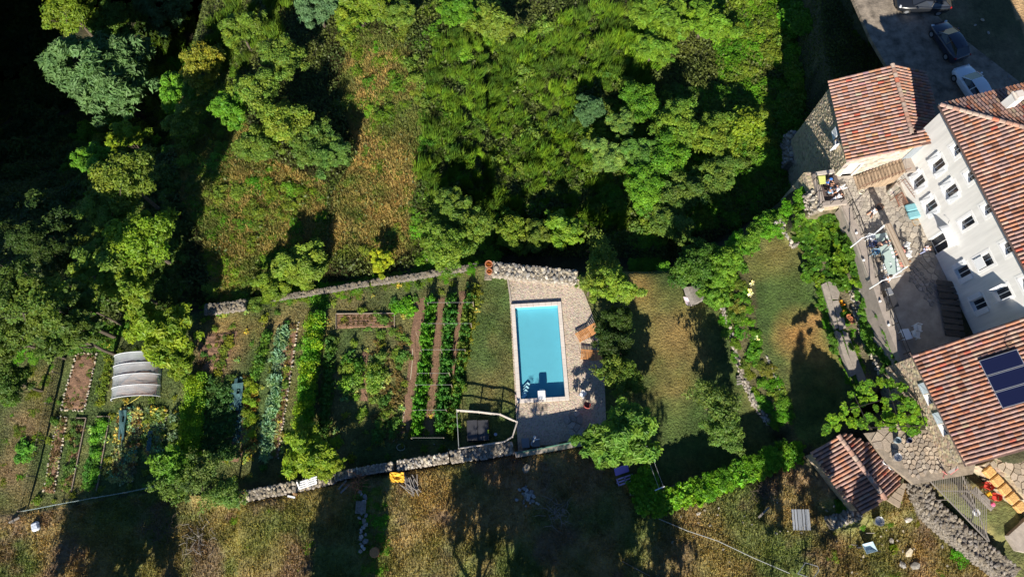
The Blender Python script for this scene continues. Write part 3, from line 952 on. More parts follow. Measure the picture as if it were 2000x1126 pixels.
# -- trees below the frame, whose shadows fall over the dry field
for (x, y, rr, h, kind, fl, ex, lab, nm) in [
  (900, 1330, 110, 5.6, 'loose', 1.0, (1, 1), 'tall airy poplar south of the dry field', 'poplar_tree'),
  (985, 1345, 85, 5.8, 'loose', 1.1, (1, 1), 'second airy poplar south of the dry field', 'poplar_tree'),
  (1110, 1290, 60, 4.2, 'oak', 1.2, (1, 1), 'oak south of the stump and brushwood', 'oak_tree'),
  (1200, 1420, 150, 6.0, 'oak', 1.2, (1, 1), 'wide oak south of the field', 'oak_tree'),
  (1080, 1460, 115, 5.8, 'oak', 1.1, (1, 1), 'wide oak south of the poplars', 'oak_tree'),
  (610, 1330, 95, 4.3, 'oak', 1.2, (1, 1), 'oak south of the pallet gate', 'oak_tree'),
  (600, 1370, 60, 4.4, 'oak', 1.4, (1, 1), 'second oak south of the pallet gate', 'oak_tree'),
  (120, 1340, 105, 5.0, 'oak', 1.2, (1, 1), 'oak south of the garden corner', 'oak_tree'),
  (40, 1360, 95, 5.0, 'oak', 1.2, (1, 1), 'second oak south of the garden corner', 'oak_tree')]:
    T(x, y, rr, h, kind, G, lab, nm, flat=fl, ex=ex)
cyp = leaf_cloud('crown_cypress', 91, 150, 70, .11, .28, 4.2, .6, .1, col=(.03, .06, .02))
def cypress(px, py, h, r, lab):
    p = on(px, py)
    t = thing('cypress_tree', lab, 'tree', p)
    k = link('trunk', TRUNK[0], parent=t); k.scale = (.8, .8, h * .3)
    c = link('crown', cyp, parent=t); c.location = (0, 0, h * .53); c.scale = (r * 1.2, r * 1.2, h / 8.2)
cypress(1575, 1190, 11.3, 1.0, 'tall slim cypress south of the hut')
cypress(1508, 1195, 8.5, .95, 'slim cypress west of the tallest one, south of the lawn wall')
cypress(1616, 1210, 8.0, .9, 'lowest slim cypress between the two taller ones')
cypress(1660, 1225, 10.5, 1.0, 'shorter slim cypress south of the hut')

# -- broom thicket
BROOMPX = [(845, 70), (900, 55), (1000, 95), (1100, 25), (1180, 5), (1255, 60), (1270, 150), (1240, 235), (1150, 330), (1225, 400), (1200, 470), (960, 480), (910, 420), (835, 380), (822, 290)]
for k, (x, y) in enumerate(scatter_px(BROOMPX, 23.5, 9000, seed=3, avoid=[(905, 165, 30, 20), (1215, 370, 22, 50), (1040, 200, 14, 20), (940, 280, 22, 12), (1090, 300, 18, 14), (1140, 120, 16, 18), (1000, 380, 20, 14), (1130, 400, 20, 14)])):
    yv = rnd.random()
    shrub(x, y + 6, rnd.uniform(20, 38), 'broom', (.75 + yv * 1.0, .8 + yv * .8, 1), 'broom_shrub', 'bright green broom shrub of the dense thicket above the pool', 'broom shrubs in the big thicket', cat='broom', hs=rnd.uniform(.65, 1.15))
for (poly, lab, grp, sp) in (
  ([(470, 0), (560, 10), (540, 70), (480, 130), (420, 130), (300, 110), (310, 60), (400, 50)], 'dark green broom shrub among the top left trees', 'broom shrubs among the top left trees', 24),
  ([(1235, 10), (1265, 60), (1262, 200), (1235, 190)], 'broom shrub on the right flank of the thicket', 'broom shrubs on the right flank', 22)):
    for (x, y) in scatter_px(poly, sp, 2000, seed=5):
        shrub(x, y, rnd.uniform(26, 36), 'broom', (1.1, 1.0, 1), 'broom_shrub', lab, grp, cat='broom', hs=.8)
# -- bright brambles right of the wood
BRAM = [(1360, 0), (1577, -10), (1572, 120), (1565, 260), (1556, 330), (1530, 355), (1500, 300), (1440, 330), (1380, 300), (1440, 200), (1400, 110), (1340, 60)]
for (x, y) in scatter_px(BRAM, 17, 6000, seed=8, avoid=[(1350, 110, 75, 70), (1500, 140, 40, 36)]):
    v = rnd.random()
    shrub(x, y, rnd.uniform(22, 34), 'bramble' if v < .75 else 'bush', (1.0 + .5 * v, 1.25, .8), 'bramble_bush', 'bright green bramble mound along the tower shadow', 'brambles beside the tower shadow', cat='bramble', hs=.75)
# -- mixed scrub elsewhere on the slope
for (x, y) in scatter_px(BROOMPX, 44, 3000, seed=77):
    shrub(x, y, rnd.uniform(14, 24), rnd.choice(['bush', 'bramble', 'bush']), rnd.choice([(1.3, 1.15, .9), (.9, 1.1, .8), (1.4, 1.3, 1.1)]), 'thicket_bush', 'dusty green leafy bush inside the broom thicket', 'leafy bushes inside the broom thicket', cat='shrub', hs=1.3)
def fill(poly, sp, kinds, tints, name, label, group, rr=(18, 30), hs=.9, seed=1, avoid=(), cat='shrub', base=None):
    for (x, y) in scatter_px(poly, sp, 5000, seed=seed, avoid=avoid):
        shrub(x, y, rnd.uniform(*rr), rnd.choice(kinds), rnd.choice(tints), name, label, group, cat=cat, hs=hs, base=base)
fill([(1140, 230), (1280, 190), (1420, 180), (1520, 300), (1470, 350), (1330, 470), (1240, 470), (1160, 340)], 19, ['bush', 'bush', 'bramble'], [BR, G, (1.5, 1.3, .8)], 'woodland_bush', 'mid green bush under the right-hand oaks', 'bushes under the right-hand oaks', seed=12, avoid=[(1215, 400, 20, 60)])
fill([(1370, 300), (1560, 280), (1560, 360), (1440, 440), (1390, 400)], 19, ['bush', 'bramble'], [BR, G], 'woodland_bush', 'green bush on the bank above the ravine shade', 'bushes above the ravine shade', seed=13)
fill([(660, 0), (870, 0), (850, 60), (840, 200), (770, 240), (720, 210), (680, 80)], 30, ['bramble', 'bush'], [OL, BR, LG], 'scrub_bush', 'dusty green scrub bush at the top of the meadow', 'scrub at the top of the meadow', seed=14, rr=(14, 26))
fill([(660, 200), (840, 150), (840, 500), (640, 520)], 34, ['bramble', 'bush'], [OL, LG, BR, (1.6, 1.3, .9)], 'scrub_bush', 'low tangled bush in the orange meadow', 'bushes in the orange meadow', seed=15, rr=(12, 22), hs=.6)
fill([(300, 180), (470, 120), (520, 330), (640, 340), (640, 590), (420, 600), (400, 480), (330, 300)], 27, ['bramble', 'bush'], [OL, LG, BR, (1.5, 1.2, .7)], 'scrub_bush', 'tangled scrub bush among the dry grass left of the oak row', 'scrub left of the oak row', seed=16, rr=(14, 26), hs=.7)
fill([(280, 120), (420, 120), (480, 240), (400, 260), (330, 300), (290, 200)], 30, ['bush', 'bramble'], [BR, YG, OL], 'scrub_bush', 'light green bush round the browning oak', 'bushes round the browning oak', seed=17)
fill([(150, 250), (300, 240), (340, 420), (350, 560), (180, 600), (140, 440)], 26, ['bush'], [G, OL, BR], 'woodland_bush', 'green bush between the trees east of the hollow', 'bushes east of the hollow', seed=18)
fill([(-30, 0), (110, 0), (120, 250), (150, 450), (-30, 470)], 42, ['bush'], [(.4, .45, .5), (.5, .5, .5)], 'understorey_bush', 'dark bush deep in the shaded hollow', 'dark understorey of the hollow', rr=(26, 42), seed=19)  # tints lowered, the hollow's shade is in the leaf colour
fill([(290, 30), (340, 60), (310, 240), (350, 460), (330, 590), (300, 500), (290, 330), (270, 200)], 34, ['bush'], [(.5, .55, .5)], 'understorey_bush', 'dark bush in the long narrow shadow gap', 'understorey of the shadow gap', seed=20)  # darker tint stands in for the tree shadow in the gap
fill([(820, 370), (960, 430), (945, 505), (820, 520)], 26, ['bush', 'bramble'], [BR, LG], 'scrub_bush', 'green bush above the wall left of the pool terrace', 'bushes above the wall left of the pool', seed=21)
fill([(0, 650), (240, 640), (250, 668), (100, 690), (0, 700)], 24, ['bush', 'bramble'], [BR, G], 'garden_bush', 'green bush along the top of the left garden', 'bushes along the top of the left garden', seed=22, rr=(14, 22))
fill([(0, 700), (60, 690), (110, 720), (60, 930), (0, 960)], 30, ['bramble', 'bush'], [OL, BR, (1.6, 1.0, .8)], 'bank_bush', 'low weed bush on the dry bank at the left edge', 'weeds on the left bank', seed=23, rr=(9, 18), hs=.5)
fill([(395, 595), (690, 545), (930, 512), (935, 530), (690, 580), (480, 600), (400, 622)], 11, ['bramble'], [BR, YG, OL], 'wall_creeper', 'yellow-green creeper along the top of the long garden wall', 'creepers on the long garden wall', seed=24, rr=(10, 17), hs=.4)
fill([(1236, 512), (1300, 508), (1305, 528), (1240, 535)], 13, ['bramble'], [(1.2, 1.4, 1.2)], 'hedge_bush', 'clipped pale green hedge clump behind the dry lawn', 'hedge clumps behind the dry lawn', seed=25, rr=(14, 18), hs=.8)
fill([(1400, 500), (1440, 470), (1560, 380), (1575, 395), (1540, 430), (1450, 480), (1430, 520)], 17, ['bush', 'bramble'], [(1.1, 1.35, .8), BR], 'hedge_bush', 'green hedge bush along the ravine above the second lawn', 'hedge along the ravine', seed=26, rr=(17, 24), cat='hedge')
fill([(1400, 560), (1450, 540), (1465, 620), (1490, 700), (1540, 800), (1525, 835), (1470, 760), (1430, 680)], 19, ['bush', 'bramble', 'big'], [BR, OL, (1.2, 1.3, .7), (1.8, 1.1, 1.1)], 'border_bush', 'mixed leafy plant in the border between the lawns', 'plants in the border between the lawns', seed=27, rr=(12, 21), hs=.8)
fill([(1380, 530), (1440, 490), (1450, 545), (1410, 590)], 20, ['bush', 'ash'], [BR, (1.3, 1.5, .8)], 'border_bush', 'lush bush at the head of the lawn border', 'bushes at the head of the lawn border', seed=28, rr=(18, 26))
fill([(1566, 425), (1640, 410), (1672, 480), (1695, 548), (1620, 560), (1585, 540)], 13, ['vine'], [(.7, .85, .7), (.5, .7, .6), (1.0, 1.0, .6)], 'ivy_clump', 'leafy ivy clump under the stone balcony', 'ivy clumps under the balcony', seed=29, rr=(16, 24), hs=.55, cat='ivy')
fill([(1598, 560), (1612, 560), (1650, 660), (1690, 770), (1672, 775), (1632, 680)], 14, ['bramble', 'bush'], [(.9, 1.2, .8), BR], 'edging_hedge', 'narrow green hedge plant edging the second lawn', 'narrow hedge edging the second lawn', seed=30, rr=(9, 13), hs=.7, cat='hedge')
fill([(1690, 565), (1705, 565), (1760, 700), (1775, 745), (1735, 735), (1705, 640)], 13, ['bush'], [(.8, 1.15, .7), (1, 1.3, .8)], 'wall_hedge', 'green hedge plant at the foot of the terrace wall', 'hedge under the terrace wall', seed=31, rr=(11, 16), hs=.9, cat='hedge')
fill([(1625, 590), (1645, 600), (1668, 660), (1690, 730), (1670, 700), (1645, 650)], 14, ['bramble', 'bush'], [BR, YG], 'lane_weed', 'leafy plant between slab lane and rubble slope', 'plants between the slab lane and the rubble', seed=32, rr=(8, 13), hs=.7)
fill([(1240, 940), (1262, 915), (1290, 965), (1400, 930), (1500, 885), (1560, 868), (1562, 895), (1480, 925), (1400, 960), (1300, 992), (1255, 990)], 10.5, ['vine', 'bramble'], [(1.1, 1.35, .5), (1.3, 1.4, .5), (.9, 1.2, .6)], 'creeper_clump', 'vivid green creeper clump on the wall under the dry lawn', 'creeper on the lower lawn wall', seed=33, rr=(12, 18), hs=1.2, cat='creeper', base=-3.45)
fill([(560, 975), (610, 980), (600, 1126), (470, 1100), (440, 1010)], 40, ['bramble'], [OL, YG], 'field_tuft', 'yellow-green weed tuft in the lower field', 'weed tufts in the lower field', seed=34, rr=(8, 16), hs=.45)
fill([(700, 960), (745, 960), (760, 1120), (715, 1120)], 22, ['bramble', 'bush'], [BR, LG], 'field_bush', 'green bush row beside the scrap heap in the field', 'bushes beside the scrap heap', seed=35, rr=(10, 19), hs=.6)
fill([(1640, 950), (1700, 950), (1660, 990), (1640, 1000)], 16, ['bush'], [BR], 'hut_weed', 'green weed at the low side of the hut', 'weeds at the low side of the hut', seed=36, rr=(8, 13))
fill([(1640, 1000), (1780, 960), (1880, 1080), (1900, 1130), (1600, 1130)], 42, ['bramble', 'bush'], [BR, YG, OL, OR], 'meadow_tuft', 'low weed tuft in the meadow below the hut', 'weeds in the meadow below the hut', seed=37, rr=(6, 14), hs=.4)
for (x, y, rr_, k, tn, lab, nm) in [
  (1743, 1072, 14, 'broom', (2.2, 1.6, .8), 'yellow-green grass clump in the meadow below the hut', 'grass_clump'),
  (1880, 1082, 22, 'bramble', (1.0, 1.6, .5), 'vivid green weed clump beside the curved dry-stone wall', 'weed_clump'),
  (1065, 527, 9, 'bramble', (2.6, 2.0, .6), 'lime green cushion plant on the pool wall', 'cushion_plant'),
  (655, 862, 15, 'big', (3.0, 1.9, 1.0), 'yellow and pale leafed bush beside the round garden', 'garden_bush'),
  (790, 600, 22, 'big', (1.4, 1.6, .5), 'bright broad-leaved vegetable clump at the head of the rows', 'leaf_vegetable'),
  (50, 880, 22, 'bush', (1.0, 1.5, 1.1), 'round green weed on the left bank below the dry patch', 'bank_weed'),
  (870, 90, 28, 'broom', (1.5, 1.2, .8), 'lone broom tuft beside the top of the meadow', 'broom_shrub')]:
    shrub(x, y, rr_, k, tn, nm, lab, None, hs=.7)
# ------------------------------------------------------------------ roofs of canal tiles
TCOLS = [(.37, .21, .155), (.38, .17, .095), (.36, .09, .055), (.34, .235, .18), (.29, .185, .16), (.25, .115, .07), (.36, .18, .12), (.33, .205, .175)]
TW_ = [3, 2.2, .45, 1.5, 3.5, 1, 3, 3]
def tile_geo(w=.098, L=.50, h=.10, seg=4):
    vs, fs = [], []
    for k, (y, s) in enumerate(((-L / 2, 1.06), (L / 2, .9))):
        for i in range(seg + 1):
            a = math.pi * i / seg
            vs.append((math.cos(a) * w * s, y, math.sin(a) * h * s + (.018 if k == 0 else 0)))
    n = seg + 1
    for i in range(seg):
        fs.append((i, i + 1, n + i + 1, n + i))
    fs.append(tuple(range(n))[::-1])
    return vs, fs
TG = tile_geo()
def tile_mesh(col, name='tile'):
    me = bpy.data.meshes.new(name)
    me.from_pydata([], [], []) if False else me.from_pydata(TG[0], [], TG[1])
    a = me.color_attributes.new('Col', 'FLOAT_COLOR', 'POINT')
    a.data.foreach_set('color', np.tile(np.array((*col, 1), dtype=np.float32), len(TG[0])))
    me.materials.append(TILE)
    return me
TILEM = [tile_mesh(c) for c in TCOLS]
RG = tile_geo(.17, .48, .12, 5)

def ray_plane(px, py, p0, n):
    o = Vector((0, 0, CAMH))
    d = at(px, py, 0) - o
    t = (p0 - o).dot(n) / d.dot(n)
    return o + d * t

def tile_roof(parent, poly3, eave_dir, counter, pitch=.285, expo=.43, tint=1.0, limit=300):
    """poly3: planar roof outline in the place; cover tiles run up the slope in rows"""
    e = Vector(eave_dir).normalized()
    n = Vector((0, 0, 0))
    for i in range(len(poly3)):
        n += poly3[i].cross(poly3[(i + 1) % len(poly3)])
    n.normalize()
    if n.z < 0: n = -n
    e = (e - n * e.dot(n)).normalized()
    u = n.cross(e).normalized()
    if u.z < 0:
        u = -u
        e = -e
    if e.cross(u).dot(n) < 0: e = -e
    o = poly3[0]
    st = [((p - o).dot(e), (p - o).dot(u)) for p in poly3]
    off = wloc(parent)
    # bedding of pan tiles, coloured dark to deepen the shade between the covers
    m = MB(); m.col = (.13, .075, .06)
    k = len(poly3)
    m.add([p - n * .10 for p in poly3] + [p + n * 0.0 for p in poly3], [tuple(range(k)), tuple(range(k, 2 * k))] + [(i, (i + 1) % k, k + (i + 1) % k, k + i) for i in range(k)])
    m.build('roof_bed', TILE, parent)
    s0, s1 = min(a for a, b in st), max(a for a, b in st)
    t0, t1 = min(b for a, b in st), max(b for a, b in st)
    cells = []
    s = s0 + pitch * .5
    while s < s1:
        t = t0 + .16
        while t < t1:
            if in1(st, s, t): cells.append((s, t))
            t += expo
        s += pitch
    Rm = Matrix((e, u, n)).transposed()
    vis = []
    for s, t in cells:
        p = o + e * s + u * t
        a, b = proj(p.x, p.y, p.z)
        vis.append((0 if 0 < a < 2000 and 0 < b < 1126 else 1, rnd.random(), s, t))
    vis.sort()
    jm = MB()
    for q, (flag, _, s, t) in enumerate(vis):
        p = o + e * (s + rnd.uniform(-.008, .008)) + u * t + n * .015
        ci = rnd.choices(range(8), TW_)[0]
        tw = Matrix.Rotation(rnd.uniform(-.03, .03), 3, 'Z')
        if flag == 0 and counter[0] < limit:
            counter[0] += 1
            ob = bpy.data.objects.new('roof_tile', TILEM[ci])
            COL.objects.link(ob)
            ob.parent = parent
            ob.matrix_basis = Matrix.Translation(p - off) @ (Rm @ tw).to_4x4()
        else:
            jm.col = tuple(c * rnd.uniform(.85, 1.12) for c in TCOLS[ci])
            jm.add([p + Rm @ (tw @ Vector(v)) for v in TG[0]], TG[1])
    if jm.v:
        ob = jm.build('roof_tiles', TILE, parent)
        ob['kind'] = 'stuff'
    return n

def ridge_row(parent, a, b, r=1.0, name='ridge_tile', lift=.05):
    d = (b - a)
    L = d.length
    d.normalize()
    k = int(L / .42)
    x = d.cross(Vector((0, 0, 1))).normalized()
    z = x.cross(d)
    Rm = Matrix((x, d, z)).transposed()
    off = wloc(parent)
    for i in range(k):
        me = bpy.data.meshes.new(name)
        me.from_pydata([Vector(v) * r for v in RG[0]], [], RG[1])
        ca = me.color_attributes.new('Col', 'FLOAT_COLOR', 'POINT')
        c = rnd.choice([(.38, .26, .20), (.35, .225, .18), (.41, .31, .245), (.37, .21, .15)] * 3 + [(.52, .16, .09)])
        ca.data.foreach_set('color', np.tile(np.array((*c, 1), dtype=np.float32), len(RG[0])))
        me.materials.append(TILE)
        o = bpy.data.objects.new(name, me)
        COL.objects.link(o)
        o.parent = parent
        o.matrix_basis = Matrix.Translation(a + d * (i + .5) * L / k - off + Vector((0, 0, lift))) @ Rm.to_4x4()

# ------------------------------------------------------------------ walls with real openings
def open_wall(parent, name, A, B, z0, z1, ops, mat, depth=.24, thick=.3):
    """A,B plan points, outward side on the left of B->A; ops = [(u0,u1,za,zb)]"""
    A, B = Vector((*A[:2], 0)), Vector((*B[:2], 0))
    e = (B - A); L = e.length; e.normalize()
    nrm = Vector((e.y, -e.x, 0))
    if nrm.dot(Vector((-A.x, -A.y, 0))) < 0: nrm = -nrm     # faces the open side (towards the middle of the place)
    us = sorted({0, L, *[o[0] for o in ops], *[o[1] for o in ops]})
    zs = sorted({z0, z1, *[o[2] for o in ops], *[o[3] for o in ops]})
    m = MB()
    P = lambda u, z, d=0: A + e * u - nrm * d + Vector((0, 0, z))
    for i in range(len(us) - 1):
        for j in range(len(zs) - 1):
            uc, zc = (us[i] + us[i + 1]) / 2, (zs[j] + zs[j + 1]) / 2
            if any(o[0] < uc < o[1] and o[2] < zc < o[3] for o in ops): continue
            m.add([P(us[i], zs[j]), P(us[i + 1], zs[j]), P(us[i + 1], zs[j + 1]), P(us[i], zs[j + 1])], [(0, 1, 2, 3)])
    for a, b, c, d in ops:
        m.add([P(a, c), P(b, c), P(b, c, depth), P(a, c, depth)], [(0, 1, 2, 3)])
        m.add([P(a, d), P(b, d), P(b, d, depth), P(a, d, depth)], [(3, 2, 1, 0)])
        m.add([P(a, c), P(a, d), P(a, d, depth), P(a, c, depth)], [(3, 2, 1, 0)])
        m.add([P(b, c), P(b, d), P(b, d, depth), P(b, c, depth)], [(0, 1, 2, 3)])
    m.build(name, mat, parent)
    return P, nrm, e

def window(parent, P, nrm, e, op, depth=.22, frame=WPAINT, panes=2, sill=True, surround=None, sur_w=.2, glass=GLASS):
    a, b, c, d = op
    fr = MB()
    w = .05
    for (u0, u1, v0, v1) in ((a, a + w, c, d), (b - w, b, c, d), (a + w, b - w, c, c + w), (a + w, b - w, d - w, d)) + (((((a + b) / 2 - w / 2), (a + b) / 2 + w / 2, c + w, d - w),) if panes == 2 else ()):
        q = [P(u0, v0, depth - .05), P(u1, v0, depth - .05), P(u1, v1, depth - .05), P(u0, v1, depth - .05), P(u0, v0, depth), P(u1, v0, depth), P(u1, v1, depth), P(u0, v1, depth)]
        fr.add(q, [(0, 1, 2, 3), (0, 4, 5, 1), (1, 5, 6, 2), (2, 6, 7, 3), (3, 7, 4, 0)])
    f = fr.build('window', frame, parent)
    wz = wloc(parent)
    nn = panes
    for k in range(nn):
        u0 = a + (b - a) * k / nn
        u1 = a + (b - a) * (k + 1) / nn
        g = MB()
        g.add([P(u0, c, depth - .015), P(u1, c, depth - .015), P(u1, d, depth - .015), P(u0, d, depth - .015)], [(0, 1, 2, 3)])
        g.build('pane', glass, f)
    if surround is not None:
        s = MB()
        o = -.012
        for (u0, u1, v0, v1) in ((a - sur_w, a, c - sur_w, d + sur_w), (b, b + sur_w, c - sur_w, d + sur_w), (a, b, d, d + sur_w), (a, b, c - sur_w, c)):
            q = [P(u0, v0, o), P(u1, v0, o), P(u1, v1, o), P(u0, v1, o), P(u0, v0, .002), P(u1, v0, .002), P(u1, v1, .002), P(u0, v1, .002)]
            s.add(q, [(0, 1, 2, 3), (0, 4, 5, 1), (1, 5, 6, 2), (2, 6, 7, 3), (3, 7, 4, 0)])
        s.build('window_surround', surround, parent)
    if sill:
        s = MB()
        q = [P(a - .05, c - .05, -.05), P(b + .05, c - .05, -.05), P(b + .05, c, -.05), P(a - .05, c, -.05), P(a - .05, c - .05, depth * .9), P(b + .05, c - .05, depth * .9), P(b + .05, c + .003, depth * .9), P(a - .05, c + .003, depth * .9)]
        s.add(q, [(0, 1, 2, 3), (0, 4, 5, 1), (1, 5, 6, 2), (2, 6, 7, 3)])
        s.build('sill', frame, f)
    return f

def shutter(parent, P, e, nrm, u0, u1, c, d, mat=SHUT, out=.05, brace=True, swing=0.0, hinge=0):
    """flat against the wall, or swung out by an angle round its hinge side"""
    hu = u0 if hinge == 0 else u1
    s = MB()
    w = abs(u1 - u0)
    def Q(t, z, o):     # t from hinge, o outward
        sg = 1 if hinge == 0 else -1
        du = t * math.cos(swing) * sg - o * math.sin(swing) * sg
        dn = t * math.sin(swing) + o * math.cos(swing)
        return P(hu + du, z, -(out + dn))
    def slab(t0, t1, z0, z1, o0, o1):
        v = [Q(t0, z0, o0), Q(t1, z0, o0), Q(t1, z1, o0), Q(t0, z1, o0), Q(t0, z0, o1), Q(t1, z0, o1), Q(t1, z1, o1), Q(t0, z1, o1)]
        s.add(v, [(0, 3, 2, 1), (4, 5, 6, 7), (0, 1, 5, 4), (1, 2, 6, 5), (2, 3, 7, 6), (3, 0, 4, 7)])
    slab(0, w, c, d, 0, .04)
    if brace:
        slab(.02, w - .02, c + .12, c + .2, .041, .065)
        slab(.02, w - .02, d - .2, d - .12, .041, .065)
        v = [Q(.03, c + .2, .06), Q(.10, c + .2, .06), Q(w - .03, d - .2, .06), Q(w - .1, d - .2, .06)]
        s.add(v, [(0, 1, 2, 3)])
    return s.build('shutter', mat, parent)

# ================================================================== the white house
HA, HB = Vector((31.09, 28.09, 0)), Vector((34.33, 16.03, 0))
he = (HB - HA).normalized()
hn = Vector((-he.y, he.x, 0))
if hn.x < 0: hn = -hn                 # inwards (east)
H0 = HA + he * .12
H1 = HA + he * 20.5
house = thing('white_house', 'tall white rendered house with three rows of windows and a hipped tile roof', 'house', (H0 + H1) / 2)
ops = []
cols = [(2.7, 3.45), (4.9, 5.62), (7.55, 8.25), (10.5, 11.3), (13.12, 13.9), (16.2, 16.95)]
for k, (a, b) in enumerate(cols):
    a -= .12; b -= .12
    ops.append((a, b, 6.55, 7.55))
    if k == 3: ops.append((a, b + .1, 3.55, 5.25))
    else: ops.append((a, b, 3.9, 5.4))
    if k != 2: ops.append((a, b, 1.25, 2.75))
ops.append((7.35, 8.6, .02, 2.7))
Pf, nf, ef = open_wall(house, 'wall', H0, H1, -1, 7.86, ops, WHITE)
for o in ops:
    if o[2] < 1:
        window(house, Pf, nf, ef, o, panes=2, sill=False, surround=SURRND, sur_w=.14, depth=.22)
        continue
    window(house, Pf, nf, ef, o, surround=SURRND, sur_w=.28 if o[2] > 6 else .22, panes=2)
# shutters folded against the wall or half open
for (u, c, d, kd) in ((2.58, 3.9, 5.4, 'flat'), (4.78, 3.9, 5.4, 'flat'), (2.62, 1.25, 2.75, 'flat'), (4.78, 1.25, 2.75, 'flat'), (10.38, 1.25, 2.75, 'flat'), (13.0, 1.25, 2.75, 'flat')):
    shutter(house, Pf, ef, nf, u + .78, u + 1.18, c, d)
    shutter(house, Pf, ef, nf, u - .40, u - .03, c, d)
shutter(house, Pf, ef, nf, 13.0, 13.4, 3.9, 5.4, swing=1.9, hinge=0, brace=False)
shutter(house, Pf, ef, nf, 13.4, 13.8, 3.9, 5.4, swing=1.7, hinge=1, brace=False)
shutter(house, Pf, ef, nf, 10.42, 11.22, 3.6, 4.5, out=.03, brace=False)
# other faces and the body behind
ED = 11.0
m = MB()
N0, N1 = H0, H0 + hn * ED
S0, S1 = H1, H1 + hn * ED
m.add([N0 + Vector((0, 0, -1)), N1 + Vector((0, 0, -1)), N1 + Vector((0, 0, 7.86)), N0 + Vector((0, 0, 7.86))], [(0, 1, 2, 3)])
m.add([N1 + Vector((0, 0, -1)), S1 + Vector((0, 0, -1)), S1 + Vector((0, 0, 7.86)), N1 + Vector((0, 0, 7.86))], [(0, 1, 2, 3)])
m.add([S0 + Vector((0, 0, -1)), S1 + Vector((0, 0, -1)), S1 + Vector((0, 0, 7.86)), S0 + Vector((0, 0, 7.86))], [(3, 2, 1, 0)])
ins = .26
a0, a1, b0, b1 = H0 + hn * ins, H1 + hn * ins, S1 - hn * ins, N1 - hn * ins
m.add([a0 + Vector((0, 0, 7.8)), a1 + Vector((0, 0, 7.8)), b0 + Vector((0, 0, 7.8)), b1 + Vector((0, 0, 7.8))], [(0, 1, 2, 3)])
m.build('side_walls', WHITE, house)
# hipped roof, 19 degrees
SL = math.tan(R(19))
OH = .35
E0 = HA - hn * OH - he * .12 + Vector((0, 0, 8.0))
E1 = H1 - hn * OH + he * .3 + Vector((0, 0, 8.0))
half = (ED + 2 * OH) / 2
N_E = E0 + hn * 2 * half
S_E = E1 + hn * 2 * half
RN = E0 + hn * half + he * half + Vector((0, 0, half * SL))
RS = E1 + hn * half - he * half + Vector((0, 0, half * SL))
cnt = [0]
tile_roof(house, [E0, E1, RS, RN], he, cnt, limit=220)
tile_roof(house, [N_E, E0, RN], hn, cnt, limit=300)
tile_roof(house, [N_E, S_E, RS, RN], he, [999])
tile_roof(house, [E1, S_E, RS], hn, [999])
ridge_row(house, E0.copy(), RN.copy())
ridge_row(house, N_E.copy(), RN.copy())
ridge_row(house, RN.copy(), RS.copy())
m = MB()
m.tube([E0 - hn * .07 - Vector((0, 0, .1)), E1 - hn * .07 - Vector((0, 0, .1))], .075, 8)
m.build('gutter', BRNMET, house)
m = MB()
m.tube([E0 - he * .08 - Vector((0, 0, .1)), N_E - he * .08 - Vector((0, 0, .1))], .07, 8)
m.build('gutter', ZINC, house)
cp = ray_plane(1966, 206, E0, (RN - E0).cross(N_E - E0).normalized())
ch = MB(); ch.box(cp + Vector((0, 0, .45)), (.62, .62, 1.5), rz=.25)
chim = ch.build('chimney', WHITE, house)
c2 = MB(); c2.box(cp + Vector((0, 0, 1.26)), (.74, .74, .1), rz=.25); c2.box(cp + Vector((0, 0, 1.40)), (.5, .5, .18), rz=.25)
c2.build('chimney_cap', COPING, chim)
# small wall lamp hook and arched awning over the terrace door
m = MB()
m.tube([Pf(7.0, 3.2, -.02), Pf(7.05, 3.35, -.25), Pf(7.2, 3.3, -.3)], .015, 5)
m.build('wall_bracket', IRON, house)
m = MB()
aw = []
for i in range(9):
    a = math.pi * i / 8
    aw.append((7.97 - .85 * math.cos(a), 2.72 + .22 * math.sin(a)))
for i in range(8):
    (u0, z0), (u1, z1) = aw[i], aw[i + 1]
    m.add([Pf(u0, z0, -.02), Pf(u1, z1, -.02), Pf(u1, z1, -.75), Pf(u0, z0, -.75)], [(0, 1, 2, 3)])
m.build('door_canopy', WPAINT, house)

# ================================================================== the stone tower house
TZ = 3.0
tsw, tnw = at(1655, 315, TZ), at(1619, 160, TZ)
trn, trs = at(1742, 127, 4.7), at(1780, 262, 4.7)
tn = (tnw - tsw).cross(trs - tsw).normalized()
if tn.z < 0: tn = -tn
tower = thing('stone_tower', 'stone tower house with shallow tiled gable roof above the ravine', 'house', at(1700, 260, 0))
te1 = ray_plane(1836, 276, tsw, tn)
te0 = ray_plane(1822, 246, tsw, tn)
cnt = [0]
wdir = (tsw - tnw).normalized()
ts_ = ray_plane(1780, 262, tsw, tn)
tn_ = ray_plane(1742, 127, tsw, tn)
tile_roof(tower, [tsw, te1, te0, ts_, tn_, tnw], wdir, cnt, limit=220)
ed = (tn_ - ts_)
ein = Vector((ed.y, -ed.x, 0)).normalized()
if ein.x < 0: ein = -ein
e_n = tn_ + ein * 3.3 - Vector((0, 0, 1.25))
e_s = ts_ + ein * 3.0 - Vector((0, 0, 1.15))
tile_roof(tower, [tn_, ts_, e_s, e_n], ed, cnt, limit=300)
ridge_row(tower, tn_ + Vector((0, 0, .03)), ts_ + Vector((0, 0, .03)), 1.0)
